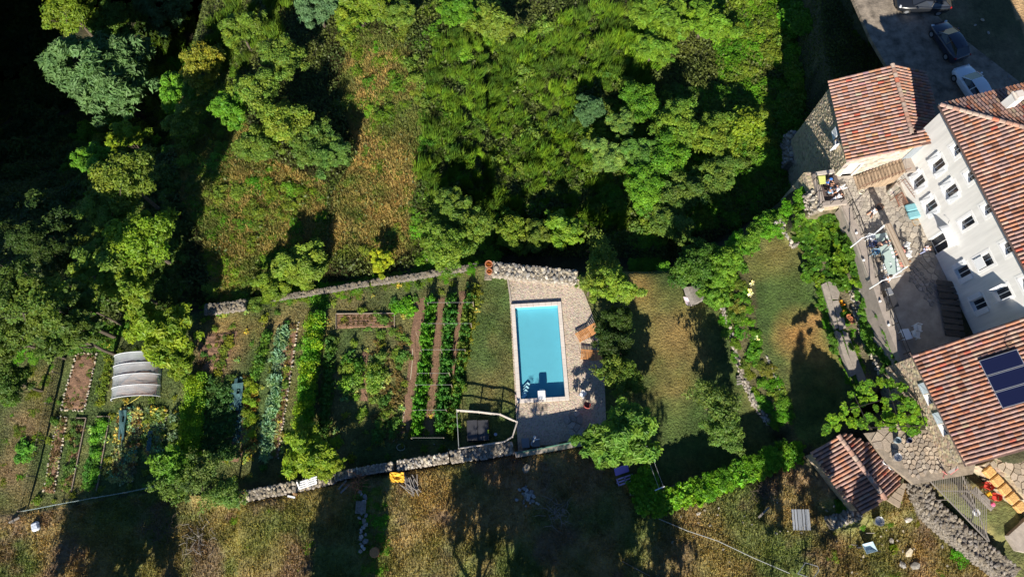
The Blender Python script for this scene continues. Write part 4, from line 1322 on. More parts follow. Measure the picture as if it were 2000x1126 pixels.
# stone walls
def insetp(a, d1, d2, k1, k2):
    return a + d1 * k1 + d2 * k2
wsouth = (tsw - tnw).normalized()
east = (te1 - tsw); east.z = 0; east.normalize()
ws = Vector((wsouth.x, wsouth.y, 0)).normalized()
cSW = tsw + east * .25 - ws * .2
cNW = tnw + east * .25 + ws * .2
cNE = Vector((e_n.x, e_n.y, 0)) - ein * .25 + ws * .2
cSE = H0 + he * 1.1 - hn * .02
wx = lambda p: Vector((p.x, p.y, 0))
STW = surf('tower_stone', (.40, .33, .22), .95, nscale=2.2, namt=.25, vor=4.5, bump=.05)
# west wall: window
Lw = (wx(cSW) - wx(cNW)).length
wop = (4.25, 4.95, 1.35, 2.25)
Pw, nw, ew = open_wall(tower, 'wall', cNW, cSW, -9, TZ + .05, [wop], STW)
window(tower, Pw, nw, ew, wop, panes=2, frame=WPAINT)
shutter(tower, Pw, ew, nw, 3.42, 4.22, 1.35, 2.25, mat=SHUT)
shutter(tower, Pw, ew, nw, 4.97, 5.5, 1.35, 2.25, mat=SHUT, swing=1.2)
PLAST = surf('ochre_render', (.40, .36, .30), .95, nscale=1.6, namt=.3, vor=3.2, bump=.03)
Ls = (wx(cSE) - wx(cSW)).length
sop = [(.55, 1.45, .02, 1.95), (5.1, 6.0, 2.35, 3.9)]
Ps, ns, es = open_wall(tower, 'wall', cSW, cSE, -1, TZ + .1, [sop[0]], PLAST)
# the wall rises with the roof slope towards the white house
m = MB()
k0 = .0
m.add([Ps(0, TZ + .1), Ps(Ls, TZ + .1), Ps(Ls, TZ + .05 + Ls * .38), Ps(Ls * .5, TZ + .05 + Ls * .19)], [(0, 1, 2, 3)])
m.build('gable_wall', PLAST, tower)
window(tower, Ps, ns, es, sop[0], panes=2, frame=WPAINT, surround=SURRND, sur_w=.12, sill=False, glass=WPAINT)
m = MB()
m.add([wx(cNW) + Vector((0, 0, -9)), wx(cNE) + Vector((0, 0, -9)), wx(cNE) + Vector((0, 0, 3.2)), wx(tn_) + Vector((0, 0, 4.5)) + ws * .2, wx(cNW) + Vector((0, 0, TZ))], [(0, 1, 2, 3, 4)])
m.add([wx(cNE) + Vector((0, 0, -5)), wx(cSE) + Vector((0, 0, -5)), wx(cSE) + Vector((0, 0, 3.4)), wx(cNE) + Vector((0, 0, 3.2))], [(0, 1, 2, 3)])
m.build('rear_walls', STW, tower)
# blocks of the wall that stand proud
def wall_stones(parent, P, u0, u1, z0, z1, ops, n, size=(.12, .24), name='stone', seed=4):
    g = random.Random(seed)
    off = wloc(parent)
    k = tries = 0
    placed = []
    while k < n and tries < n * 12:
        tries += 1
        u, z = g.uniform(u0, u1), g.uniform(z0, z1)
        if any(o[0] - .25 < u < o[1] + .25 and o[2] - .2 < z < o[3] + .2 for o in ops): continue
        if any(abs(u - a) < .3 and abs(z - b) < .2 for a, b in placed): continue
        placed.append((u, z))
        s = g.uniform(*size)
        o = bpy.data.objects.new(name, g.choice(ROCKS))
        COL.objects.link(o)
        o.parent = parent
        o.location = P(u, z, .04) - off
        o.scale = (s * .5, s * .55, s * .36)
        o.rotation_euler = (g.uniform(-.2, .2), g.uniform(-.15, .15), g.uniform(-.2, .2) + math.atan2(ew.y, ew.x))
        v = g.uniform(.6, .95)
        o.color = (v, v * .97, v * .9, 1)
        k += 1
def rock_mesh(seed, col=(.42, .37, .29)):
    import bmesh
    g = random.Random(seed)
    bm = bmesh.new()
    bmesh.ops.create_icosphere(bm, subdivisions=1, radius=1)
    for v in bm.verts:
        v.co *= g.uniform(.78, 1.15)
        v.co.x = max(-.9, min(.9, v.co.x)); v.co.y = max(-.9, min(.9, v.co.y)); v.co.z = max(-.75, min(.75, v.co.z))
    me = bpy.data.meshes.new('stone')
    bm.to_mesh(me)
    bm.free()
    a = me.color_attributes.new('Col', 'FLOAT_COLOR', 'POINT')
    k_ = g.uniform(.8, 1.1)
    c = tuple(x * k_ for x in col)
    a.data.foreach_set('color', np.tile(np.array((*c, 1), dtype=np.float32), len(me.vertices)))
    me.materials.append(STONE)
    return me
ROCKS = [rock_mesh(i, c) for i, c in enumerate([(.42, .37, .29), (.48, .42, .33), (.38, .35, .30), (.52, .47, .39), (.40, .34, .25), (.34, .32, .29), (.5, .43, .31), (.45, .41, .36)])]
wall_stones(tower, Pw, .2, Lw - .2, -3.0, TZ - .15, [wop, (3.3, 4.3, 1.2, 2.4)], 290)

# ================================================================== the right-hand house with the solar panels
RZ = 2.8
ra, rb, rc = at(1783, 692, RZ), at(1890, 910, RZ), None
rdir = (rb - ra).normalized()
rin = Vector((-rdir.y, rdir.x, 0))
if rin.x < 0: rin = -rin
rh = thing('stone_house', 'stone house with large rust-coloured tile roof carrying three solar panels', 'house', (ra + rb) / 2 + rin * 5 - Vector((0, 0, RZ)))
rslope = math.tan(R(27))
rr_n = ra + rin * 12 + Vector((0, 0, 12 * rslope))
rr_s = rb + rin * 12 + Vector((0, 0, 12 * rslope))
cnt = [0]
rn_ = tile_roof(rh, [ra, rb, rr_s, rr_n], rdir, cnt, limit=300)
m = MB()
m.tube([ra - rin * .07 - Vector((0, 0, .12)) - rdir * .2, rb - rin * .07 - Vector((0, 0, .12))], .05, 8)
m.build('gutter', BRNMET, rh)
RST = surf('ochre_stone_wall', (.40, .32, .22), .95, nscale=2.0, namt=.3, vor=4.0, bump=.05)
w0 = wx(ra) + rin * .3 + rdir * .12
w1 = wx(rb) + rin * .3 - rdir * .12
def on_wall(px, py, A, e):
    n = Vector((e.y, -e.x, 0))
    p = ray_plane(px, py, A, n)
    return (p - A).dot(e), p.z
wu1 = on_wall(1805, 771, w0, rdir)[0]; wu2 = on_wall(1808, 788, w0, rdir)[0]
wu3 = on_wall(1832, 829, w0, rdir)[0]; wu4 = on_wall(1838, 851, w0, rdir)[0]
rops = [(wu1, wu1 + .7, 1.35, 2.3), (wu3, wu3 + .8, 1.35, 2.3)]
Pr, nr, er = open_wall(rh, 'wall', w0, w1, -4, RZ, rops, RST)
for o in rops:
    window(rh, Pr, nr, er, o, frame=WPAINT, panes=1)
    shutter(rh, Pr, er, nr, o[0] - .85, o[0] - .06, o[2], o[3] + .05, mat=SHUTB)
m = MB()
for s, A_, B_ in ((0, w0, w0 + rin * 11.6), (1, w1, w1 + rin * 11.6)):
    m.add([A_ + Vector((0, 0, -4)), B_ + Vector((0, 0, -4)), B_ + Vector((0, 0, RZ + 11.5 * rslope)), A_ + Vector((0, 0, RZ - .02))], [(0, 1, 2, 3)])
m.build('side_walls', RST, rh)
wall_stones(rh, Pr, .2, (w1 - w0).length - .2, -1.6, RZ - .15, rops + [(rops[0][0] - 1, rops[0][0], 1.2, 2.5), (rops[1][0] - 1, rops[1][0], 1.2, 2.5)], 170, seed=9)
# solar collectors lying on the tiles
sp = [(1910, 703), (1975, 680), (2040, 790), (1962, 800)]
q0 = ray_plane(1911, 704, ra + rn_ * .2, rn_)
q1 = ray_plane(1958, 798, ra + rn_ * .2, rn_)
sd = (q1 - q0)
Lp = sd.length
sd.normalize()
su = rn_.cross(sd).normalized()
if su.x < 0: su = -su
for k in range(3):
    o = q0 + sd * (Lp * k / 3 + .02)
    u1_, v1_ = sd * (Lp / 3 - .05), su * 2.35
    sg = thing('solar_panel', ['dark blue solar panel nearest the white house, topmost of three on the roof', 'middle dark blue solar panel of the three on the roof', 'lowest dark blue solar panel of the three on the roof'][k], 'solar panel', o, 'solar panels on the tile roof')
    f = MB(); g_ = MB()
    f.add([o, o + u1_, o + u1_ + v1_, o + v1_] + [x + rn_ * .09 for x in (o, o + u1_, o + u1_ + v1_, o + v1_)], [(0, 1, 2, 3), (4, 5, 6, 7), (0, 1, 5, 4), (1, 2, 6, 5), (2, 3, 7, 6), (3, 0, 4, 7)])
    f.build('panel_frame', ALU, sg)
    i1, i2 = sd * .04, su * .04
    g_.add([x + rn_ * .095 for x in (o + i1 + i2, o + u1_ - i1 + i2, o + u1_ + v1_ - i1 - i2, o + v1_ + i1 - i2)], [(0, 1, 2, 3)])
    g_.build('glass', SOLAR, sg)
m = MB()
m.tube([q0 + rn_ * .1 + su * 1.9 - sd * .1, q0 + rn_ * .1 + su * 1.9 - sd * .45, q0 + rn_ * .35 + su * 2.2 - sd * .5], .035, 6)
m.build('pipe', IRON, rh)

# ================================================================== the small hut
hr0, hr1 = at(1637, 850, -.2), at(1729, 974, -.2)
hdir = (hr1 - hr0).normalized()
hperp = Vector((hdir.y, -hdir.x, 0))
if hperp.x > 0: hperp = -hperp      # towards the west
hw0, hw1 = at(1586, 884, -1.35), at(1682, 1006, -1.35)
hut = thing('tiled_hut', 'small stone hut with a weathered two-sided tile roof', 'hut', (hr0 + hr1) / 2 - Vector((0, 0, 3.2)))
cnt = [0]
tile_roof(hut, [hw0, hw1, hr1, hr0], hdir, cnt, limit=170)
hz = -1.0
he_pts = [at(1662, 845, hz), at(1722, 905, hz), at(1762, 938, hz)]
pn = (hr1 - hr0).cross(he_pts[2] - hr1).normalized()
if pn.z < 0: pn = -pn
poly = [hr0, hr1] + [ray_plane(a, b, hr1, pn) for a, b in ((1760, 939), (1722, 893), (1700, 868), (1655, 846))]
tile_roof(hut, poly, hdir, cnt, limit=290)
ridge_row(hut, hr0, hr1, 1.05)
m = MB()
A_, B_, C_, D_ = hw0 - hperp * .25 + hdir * .2, hw1 - hperp * .25 - hdir * .25, ray_plane(1752, 930, hr1, pn) + hperp * .2 - hdir * .2, ray_plane(1668, 850, hr1, pn) + hperp * .3 + hdir * .2
m.prism([A_, B_, C_, D_], -4.6, -1.55)
m.add([B_ + Vector((0, 0, -.3)), C_ + Vector((0, 0, 0)), hr1 - hdir * .25 - Vector((0, 0, .12))], [(0, 1, 2)])
m.build('wall', RST, hut)
# ================================================================== dry-stone walls
def rock(parent, p, s, off, rz=None, name='stone', flat=.6, tint=None):
    o = bpy.data.objects.new(name, rnd.choice(ROCKS))
    COL.objects.link(o)
    o.parent = parent
    o.location = p - off
    o.scale = (s * rnd.uniform(.45, .62), s * rnd.uniform(.34, .5), s * flat * .5)
    o.rotation_euler = (rnd.uniform(-.25, .25), rnd.uniform(-.25, .25), rnd.uniform(0, 6.28) if rz is None else rz)
    v = rnd.uniform(.6, 1.05)
    tn = tint or (1, 1, 1)
    o.color = (v * tn[0], v * tn[1], v * tn[2], 1)
    return o

def stone_wall(label, pts, width, ztop, zbot, size=.34, tint=None, name='dry_stone_wall', maxn=260, across=True, rough=.08):
    """pts: line of the wall in the photograph, at its top; width in metres"""
    P = [at(p[0], p[1], ztop) for p in pts]
    t = thing(name, label, 'stone wall', (P[0].x, P[0].y, zbot))
    off = wloc(t)
    m = MB()
    L, Rr = [], []
    for i, p in enumerate(P):
        d = (P[min(i + 1, len(P) - 1)] - P[max(i - 1, 0)]).normalized()
        n = Vector((-d.y, d.x, 0))
        L.append(p + n * width / 2); Rr.append(p - n * width / 2)
    for i in range(len(P) - 1):
        a, b, c, d = L[i], L[i + 1], Rr[i + 1], Rr[i]
        v = [(q.x, q.y, zbot) for q in (a, b, c, d)] + [(q.x, q.y, ztop - size * .22) for q in (a, b, c, d)]
        m.add(v, [(4, 7, 6, 5), (0, 1, 5, 4), (2, 3, 7, 6)] + ([(0, 4, 7, 3)] if i == 0 else []) + ([(1, 2, 6, 5)] if i == len(P) - 2 else []))
    m.build('core', RUBBLE, t)
    spots = []
    for i in range(len(P) - 1):
        d = P[i + 1] - P[i]
        n = Vector((-d.y, d.x, 0)).normalized()
        k = max(1, int(d.length / (size * .8)))
        rows = max(1, int(width / (size * .62)))
        for j in range(k):
            for r in range(rows):
                spots.append(P[i] + d * ((j + rnd.uniform(.1, .9)) / k) + n * (width * ((r + .5) / rows - .5) + rnd.uniform(-.08, .08)) + Vector((0, 0, rnd.uniform(-rough, rough) - .06)))
    rnd.shuffle(spots)
    ang = math.atan2((P[-1] - P[0]).y, (P[-1] - P[0]).x)
    jm = MB()
    for q, p in enumerate(spots):
        s = size * rnd.uniform(.7, 1.45)
        rz = ang + (math.pi / 2 if across else 0) + rnd.uniform(-.5, .5)
        if q < maxn:
            rock(t, p, s, off, rz, tint=tint)
    rest = spots[maxn:]
    for side in (L, Rr):
        for i in range(len(side) - 1):
            a_, b_ = side[i], side[i + 1]
            kk = int((b_ - a_).length / (size * .85))
            for j in range(kk):
                for zz in range(int(min(ztop - zbot, 2.0) / (size * .7))):
                    rest.append(a_.lerp(b_, (j + rnd.random()) / max(kk, 1)) + Vector((0, 0, -size * .7 * (zz + .6))))
    if rest:
        for p in rest:
            me = rnd.choice(ROCKS)
            s = size * rnd.uniform(.35, .62)
            k_ = rnd.uniform(.6, 1.05) * (tint[0] if tint else 1); jm.col = tuple(c * k_ for c in (.42, .37, .31))
            Mr = Matrix.Rotation(rnd.uniform(0, 6), 3, 'Z')
            jm.add([p + Mr @ Vector((v.co.x * s, v.co.y * s * .8, v.co.z * s * .5)) for v in me.vertices], [tuple(f.vertices) for f in me.polygons])
        o = jm.build('stones', STONE, t)
        o.color = (1, 1, 1, 1)
        o['kind'] = 'stuff'
    return t

stone_wall('broad pale dry-stone wall along the north side of the pool deck', [(962, 524), (1010, 529), (1060, 534), (1128, 541)], 1.15, -4.55, -9, .34, maxn=230)
stone_wall('grey rubble wall above the left end of the long garden', [(398, 604), (440, 599), (478, 594)], .8, -5.5, -9, .3, tint=(.62, .6, .55))
stone_wall('middle of the overgrown garden wall under the oaks', [(530, 582), (600, 572), (690, 556), (720, 552)], .35, -5.6, -9, .24, maxn=120, tint=(.5, .48, .42))
stone_wall('garden wall end below the green oak left of the pool', [(725, 550), (800, 540), (880, 526), (938, 518)], .4, -5.5, -9, .24, maxn=150, tint=(.5, .48, .42))
stone_wall('rubble wall above the white pallet gate', [(462, 972), (520, 960), (575, 950), (628, 938), (650, 932)], .7, -4.1, -6, .3, maxn=260, tint=(.82, .8, .76))
stone_wall('short rubble wall by the fallen white planks', [(652, 931), (690, 922), (735, 914), (768, 909)], .5, -4.1, -6, .24, tint=(.82, .8, .76))
stone_wall('wall of pale broken stones left of the orange tarp', [(775, 908), (800, 905), (850, 897), (876, 893)], .65, -4.1, -6, .27, tint=(1.1, 1.1, 1.1))
stone_wall('stone wall directly below the log railing', [(880, 892), (940, 884), (1002, 873)], .8, -4.1, -6, .32, maxn=200, tint=(.82, .8, .76))
stone_wall('curved low wall between dry lawn and border', [(1413, 600), (1427, 640), (1440, 690), (1455, 740), (1475, 785), (1505, 828)], .32, -4.6, -5.6, .3, maxn=160, across=False)
stone_wall('thin stone edge between border and second lawn', [(1496, 690), (1515, 740), (1535, 790)], .25, -4.15, -5, .26, across=False)
stone_wall('creeper-covered stone wall closing the dry lawn to the south', [(1262, 972), (1330, 952), (1400, 933), (1480, 905), (1556, 882)], .45, -3.6, -5.6, .28, maxn=60, tint=(.4, .4, .33))
stone_wall('small stone stair ledge at the top of the second lawn', [(1520, 430), (1542, 448), (1562, 478)], .9, -3.7, -5, .36, maxn=110)
stone_wall('curved broad dry-stone wall sweeping below the fenced garden', [(1795, 938), (1806, 968), (1830, 998), (1866, 1030), (1905, 1062), (1950, 1098), (1985, 1125)], 1.35, -2.5, -4.2, .30, maxn=290, tint=(.62, .60, .60))
stone_wall('dry-stone wall under the balcony at the vine corner', [(1585, 372), (1592, 392), (1600, 410)], .7, .35, -4, .34, maxn=90)
stone_wall('low rubble heap of blocks at the left foot of the hut', [(1625, 1022), (1655, 1008), (1680, 1000)], .8, -3.2, -4.6, .36, maxn=70)
stone_wall('ruined stone edge of the wooded terrace by the tower shadow', [(1548, 255), (1550, 290), (1548, 315)], .7, -6.0, -9, .4, maxn=50)

# loose stones: rubble slope below the terrace
rs = thing('rubble_slope', 'pale rubble bank under the terrace wall beside the slab lane', 'rubble', at(1680, 620, -2.4))
off = wloc(rs)
pts = scatter_px([(1655, 560), (1690, 555), (1704, 600), (1712, 650), (1735, 720), (1715, 730), (1685, 670), (1668, 610)], 5.4, 9000, seed=40)
for k, (x, y) in enumerate(pts[:298]):
    p = on(x, y, .05)
    rock(rs, p, rnd.uniform(.22, .42), off)
for i, (x, y, s, lab) in enumerate([(829, 238, .9, 'pale boulder at the right edge of the meadow'), (827, 262, .6, 'smaller pale stone below the meadow boulder'), (832, 180, .6, 'grey stone at the upper right edge of the meadow'), (468, 100, .8, 'grey rock between the broom and the pale oak'), (715, 12, .7, 'rock at the top edge above the meadow'),
    (1773, 1012, .8, 'pale stone leaning in the meadow east of the bucket'), (1786, 1104, .9, 'large pale rock low in the meadow below the hut'), (1762, 1102, .6, 'small pale rock left of the large meadow rock'), (1740, 1055, .5, 'grey stone left of the yellow grass clump'), (1774, 1078, .8, 'angular pale stone right of the yellow grass clump'), (1028, 915, .8, 'flat pale stone in the dry field under the green screen'), (1364, 1002, .4, 'round white stone in the bare patch'), (1100, 996, .4, 'pale stone beside the brushwood in the field'), (1292, 1003, .4, 'white stone below the vivid creeper')]):
    o = rock(None, on(x, y, .05), s, Vector(), name='rock')
    tag(o, lab, 'rock')
g_ = random.Random(5)
for k in range(40):
    x, y = g_.choice([(g_.uniform(1300, 1480), g_.uniform(990, 1100)), (g_.uniform(1640, 1850), g_.uniform(1010, 1120)), (g_.uniform(1500, 1640), g_.uniform(950, 1060))])
    o = rock(None, on(x, y, .02), g_.uniform(.14, .26), Vector(), name='field_stone')
    tag(o, 'small pale stone lying in the bare ground below the lawns', 'stone', 'small stones in the bare ground')

# ================================================================== flagstones cut to fit each other
def clip_cell(c, others, R0):
    poly = [(c[0] + R0 * math.cos(a), c[1] + R0 * math.sin(a)) for a in [k * math.pi / 5 for k in range(10)]]
    for o in others:
        mx, my = (c[0] + o[0]) / 2, (c[1] + o[1]) / 2
        dx, dy = o[0] - c[0], o[1] - c[1]
        out = []
        n = len(poly)
        for i in range(n):
            p, q = poly[i], poly[(i + 1) % n]
            sp_ = (p[0] - mx) * dx + (p[1] - my) * dy
            sq = (q[0] - mx) * dx + (q[1] - my) * dy
            if sp_ <= 0: out.append(p)
            if sp_ * sq < 0:
                t = sp_ / (sp_ - sq)
                out.append((p[0] + (q[0] - p[0]) * t, p[1] + (q[1] - p[1]) * t))
        poly = out
        if len(poly) < 3: return None
    return poly
def flags(parent, px_poly, z, size, gap=.05, h=.05, cols=((.40, .34, .27),), name='paving_stone', seed=1, limit=298, hj=.012):
    poly = wp(px_poly, z)
    g = random.Random(seed)
    x0, x1 = min(p[0] for p in poly), max(p[0] for p in poly)
    y0, y1 = min(p[1] for p in poly), max(p[1] for p in poly)
    cs = []
    y = y0 - size
    r = 0
    while y < y1 + size:
        x = x0 - size + (size * .5 if r % 2 else 0)
        while x < x1 + size:
            cs.append((x + g.uniform(-.32, .32) * size, y + g.uniform(-.32, .32) * size))
            x += size
        y += size * .86
        r += 1
    off = wloc(parent) if parent else Vector()
    rest = MB()
    n = 0
    for c in cs:
        if not in1(poly, *c): continue
        near = sorted(((o[0] - c[0]) ** 2 + (o[1] - c[1]) ** 2, o) for o in cs if o != c and abs(o[0] - c[0]) < 2.2 * size and abs(o[1] - c[1]) < 2.2 * size)[:9]
        q = clip_cell(c, [o for _, o in near], size * .9)
        if not q: continue
        q = [(c[0] + (a - c[0]) * (1 - gap / size * 1.6), c[1] + (b - c[1]) * (1 - gap / size * 1.6)) for a, b in q]
        q2 = []
        for i, a in enumerate(q):
            if math.hypot(a[0] - q[i - 1][0], a[1] - q[i - 1][1]) > .03: q2.append(a)
        if len(q2) < 3: continue
        hh = h + g.uniform(-hj, hj)
        k_ = g.uniform(.8, 1.18); colr = tuple(v * k_ for v in g.choice(cols))
        m = MB() if n < limit else rest
        m.col = colr
        m.prism(q2, z - .04, z + hh)
        if n < limit:
            o = m.build(name, STONE, parent)
            o.color = (1, 1, 1, 1)
        n += 1
    if rest.v:
        o = rest.build('small_paving', STONE, parent); o['kind'] = 'stuff'; o.color = (1, 1, 1, 1)
BEI = ((.35, .30, .245), (.31, .275, .235), (.40, .35, .285), (.28, .245, .20))
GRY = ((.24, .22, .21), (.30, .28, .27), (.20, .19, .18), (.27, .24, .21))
pv = thing('crazy_paving', 'irregular stone paving in front of the white house', 'paving', at(1775, 470, 0)); del pv['category']; pv['kind'] = 'structure'
flags(pv, [(1738, 380), (1790, 425), (1815, 470), (1850, 560), (1822, 545), (1775, 505), (1752, 450)], .02, .52, .05, .05, BEI, seed=2, limit=200)
pv2 = thing('brick_paving', 'small stone paving near the balcony', 'paving', at(1690, 400, 0)); del pv2['category']; pv2['kind'] = 'structure'
flags(pv2, [(1645, 398), (1652, 352), (1675, 352), (1700, 372), (1752, 350), (1740, 382), (1748, 440), (1738, 455), (1680, 462)], .02, .34, .03, .035, ((.36, .32, .265), (.40, .355, .295), (.33, .29, .25)), seed=3, limit=290)
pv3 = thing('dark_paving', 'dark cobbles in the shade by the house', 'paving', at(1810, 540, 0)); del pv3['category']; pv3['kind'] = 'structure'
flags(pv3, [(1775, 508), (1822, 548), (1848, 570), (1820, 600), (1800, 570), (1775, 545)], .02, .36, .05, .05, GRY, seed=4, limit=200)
pv4 = thing('yard_paving', 'rough ochre stone paving between hut and solar house', 'paving', at(1810, 880, -.3)); del pv4['category']; pv4['kind'] = 'structure'
flags(pv4, [(1757, 850), (1832, 842), (1880, 905), (1782, 935), (1762, 910)], -.27, .36, .05, .06, ((.42, .33, .24), (.36, .29, .22), (.47, .39, .30), (.30, .25, .2)), seed=5, limit=290)
pv5 = thing('corner_paving', 'worn slabs at the vine foot beside the hut', 'paving', at(1725, 860, -.3)); del pv5['category']; pv5['kind'] = 'structure'
flags(pv5, [(1695, 832), (1752, 835), (1758, 905), (1740, 905), (1715, 870)], -.27, .8, .05, .04, ((.36, .29, .22), (.33, .27, .21)), seed=6)
# paving south of the solar house, edged with straw-coloured stones
sy = [(1918, 908), (2010, 862), (2060, 900), (2060, 1010), (2004, 975), (1962, 930)]
m = MB(); m.prism(wp(sy, -.5), -3.2, -.5); tag(m.build('south_yard', RST), kind='structure')
pv6 = thing('south_yard_paving', 'cracked stone paving below the solar house roof', 'paving', at(1980, 930, -.5)); del pv6['category']; pv6['kind'] = 'structure'
flags(pv6, [(1936, 906), (2010, 872), (2030, 905), (2020, 985), (1962, 928)], -.48, .55, .04, .05, ((.34, .28, .21), (.38, .31, .24)), seed=7)
st = thing('straw_bale_edging', 'row of orange straw-coloured blocks along the south yard', 'edging', at(1950, 950, -.6))
for i in range(5):
    a, b = at(1924 + i * 15, 912 + i * 17, -.6), at(1924 + (i + 1) * 15, 912 + (i + 1) * 17, -.6)
    m = MB()
    d = (b - a).normalized()
    m.beam(a + d * .04, b - d * .04, .75, .4)
    m.build('block', surf('straw_block', (.58, .34, .12), .95, nscale=7, namt=.35, bump=.05), st, bevel=.07)
# steps along the white house and slab lane
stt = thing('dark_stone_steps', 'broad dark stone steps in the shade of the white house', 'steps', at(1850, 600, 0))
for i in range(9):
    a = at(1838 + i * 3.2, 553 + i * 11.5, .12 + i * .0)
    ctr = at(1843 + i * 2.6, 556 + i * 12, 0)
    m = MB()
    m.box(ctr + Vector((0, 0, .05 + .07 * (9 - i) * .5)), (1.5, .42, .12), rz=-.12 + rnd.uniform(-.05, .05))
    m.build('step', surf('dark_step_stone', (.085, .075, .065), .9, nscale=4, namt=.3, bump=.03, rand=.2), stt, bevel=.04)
ln = thing('slab_lane', 'old concrete slab lane between ivy and second lawn', 'path', at(1625, 620, -3.2)); del ln['category']; ln['kind'] = 'structure'
SLAB = surf('lane_slab', (.30, .26, .22), .9, nscale=3, namt=.25, bump=.02, rand=.12)
for poly in ([(1604, 556), (1614, 551), (1624, 580), (1637, 640), (1632, 642), (1614, 590)], [(1616, 550), (1628, 550), (1640, 572), (1637, 584), (1624, 584)], [(1625, 588), (1637, 586), (1646, 610), (1652, 640), (1640, 645), (1632, 610)], [(1633, 645), (1642, 650), (1655, 690), (1672, 730), (1662, 735), (1645, 690)], [(1645, 645), (1656, 650), (1675, 700), (1700, 760), (1680, 750), (1660, 700)]):
    m = MB(); m.prism(wp(poly, -3.1), -3.5, -3.06); m.build('slab', SLAB, ln)

# ================================================================== terrace wall, balcony, railing
TWALL = surf('terrace_wall_cap', (.33, .28, .24), .9, nscale=2, namt=.2, bump=.01)
tw = thing('terrace_wall', 'long brown terrace wall with iron railing above the rubble bank', 'wall', at(1700, 560, -3))
tp = [at(x, y, .15) for x, y in ((1645, 402), (1672, 462), (1700, 545), (1722, 610), (1745, 668), (1768, 722))]
tq = [at(x, y, .15) for x, y in ((1657, 398), (1684, 458), (1712, 541), (1734, 606), (1756, 664), (1778, 718))]
for i in range(5):
    m = MB()
    m.prism([tp[i], tp[i + 1], tq[i + 1], tq[i]], -4, .15)
    m.build('wall_section', TWALL, tw)
m = MB()
rail = [p.lerp(q, .8) + Vector((0, 0, .95)) for p, q in zip(tp, tq)]
m.tube(rail, .03, 5)
m.tube([r - Vector((0, 0, .45)) for r in rail], .02, 5)
m.build('railing', IRON, tw)
for i in range(5):
    for t in (0, .5):
        p = tp[i].lerp(tp[i + 1], t).lerp(tq[i].lerp(tq[i + 1], t), .8)
        m = MB(); m.beam(p, p + Vector((0, 0, .98)), .05)
        m.build('railing_post', IRON, tw)
for k, (x, y) in enumerate([(1672, 455), (1686, 508), (1718, 588), (1735, 634)]):
    m = MB(); m.lathe(at(x, y, .15), [(.06, 0), (.09, .02), (.10, .1), (.06, .17), (.02, .19)], 10)
    tag(m.build('wall_lamp', WPAINT, own=True), ['round white lamp on the terrace wall nearest the balcony', 'round white lamp on the terrace wall beside the long table', 'round white lamp on the terrace wall below the man in white', 'round white lamp on the terrace wall farthest from the balcony'][k], 'lamp', 'lamps on the terrace wall')
bal = thing('stone_balcony', 'raised stone balcony with dark deck at the tower corner', 'balcony', at(1615, 365, -4))
m = MB()
BO = [(1573, 340), (1582, 336), (1632, 333), (1652, 392), (1600, 402), (1590, 395)]
m.prism(wp([(1570, 337), (1630, 333), (1652, 396), (1604, 407), (1592, 402)], .2), -5, .2)
m.build('wall', STW, bal)
m = MB(); m.prism(wp([(1594, 343), (1634, 340), (1651, 391), (1607, 396)], .3), .2, .26); m.build('deck', surf('dark_deck', (.10, .075, .07), .7, nscale=5, namt=.2), bal)
for a, b in (((1590, 342), (1604, 397)), ((1604, 400), (1652, 395))):
    p, q = at(*a, .3), at(*b, .3)
    m = MB(); m.beam(p + Vector((0, 0, .08)), q + Vector((0, 0, .08)), .42, .3); m.build('parapet', TWALL, bal)
m = MB()
r0, r1, r2 = at(1597, 343, 1.2), at(1608, 394, 1.2), at(1650, 388, 1.2)
m.tube([r0, r1, r2], .025, 5)
m.build('railing', IRON, bal)
for p in (r0, r1, r0.lerp(r1, .5), r2, r1.lerp(r2, .5)):
    m = MB(); m.beam(p, p - Vector((0, 0, .95)), .04); m.build('railing_post', IRON, bal)
m = MB(); m.beam(at(1594, 340, .9), at(1628, 335, .9), .3, .25); m.build('timber_beam', LOG, bal)
# outside stair of the tower
stair = thing('outside_stair', 'stone stair with thin rust rail climbing the tower front', 'stair', at(1725, 345, 0))
sa, sb = at(1672, 366, 0), at(1768, 330, 2.4)
sdv = Vector((sb.x - sa.x, sb.y - sa.y, 0)); sL = sdv.length; sdv.normalize(); sn = Vector((-sdv.y, sdv.x, 0))
STP = surf('stair_tread', (.34, .25, .17), .9, nscale=4, namt=.25, bump=.02, rand=.15)
for i in range(15):
    c = sa + sdv * (sL * (i + .5) / 15) + sn * .35
    h = .16 * (i + 1)
    m = MB(); m.box((c.x, c.y, h / 2 - .3), (sL / 15 - .035, 1.15, h + .6), rz=math.atan2(sdv.y, sdv.x)); m.build('step', STP, stair)
m = MB()
rl = [sa - sn * .28 + Vector((0, 0, .9)), sb - sn * .28 + Vector((0, 0, .75))]
m.tube(rl, .022, 5)
for i in range(8):
    p = rl[0].lerp(rl[1], i / 7); m.beam(p, p - Vector((0, 0, .85)), .022)
m.build('railing', RUST, stair)
lz = MB(); lz.prism([sb - sn * .3, sb - sn * .3 + sdv * 1.2, sb + sn * 1.1 + sdv * 1.2, sb + sn * 1.1], 2.25, 2.42); lz.build('landing', TWALL, stair)
dp = sb + sdv * .55 + sn * .9
m = MB(); m.box((dp.x, dp.y, 3.35), (1.1, .08, 1.9), rz=math.atan2(sdv.y, sdv.x)); m.build('door', surf('grey_blue_door', (.22, .25, .28), .6, nscale=5, namt=.1), stair)

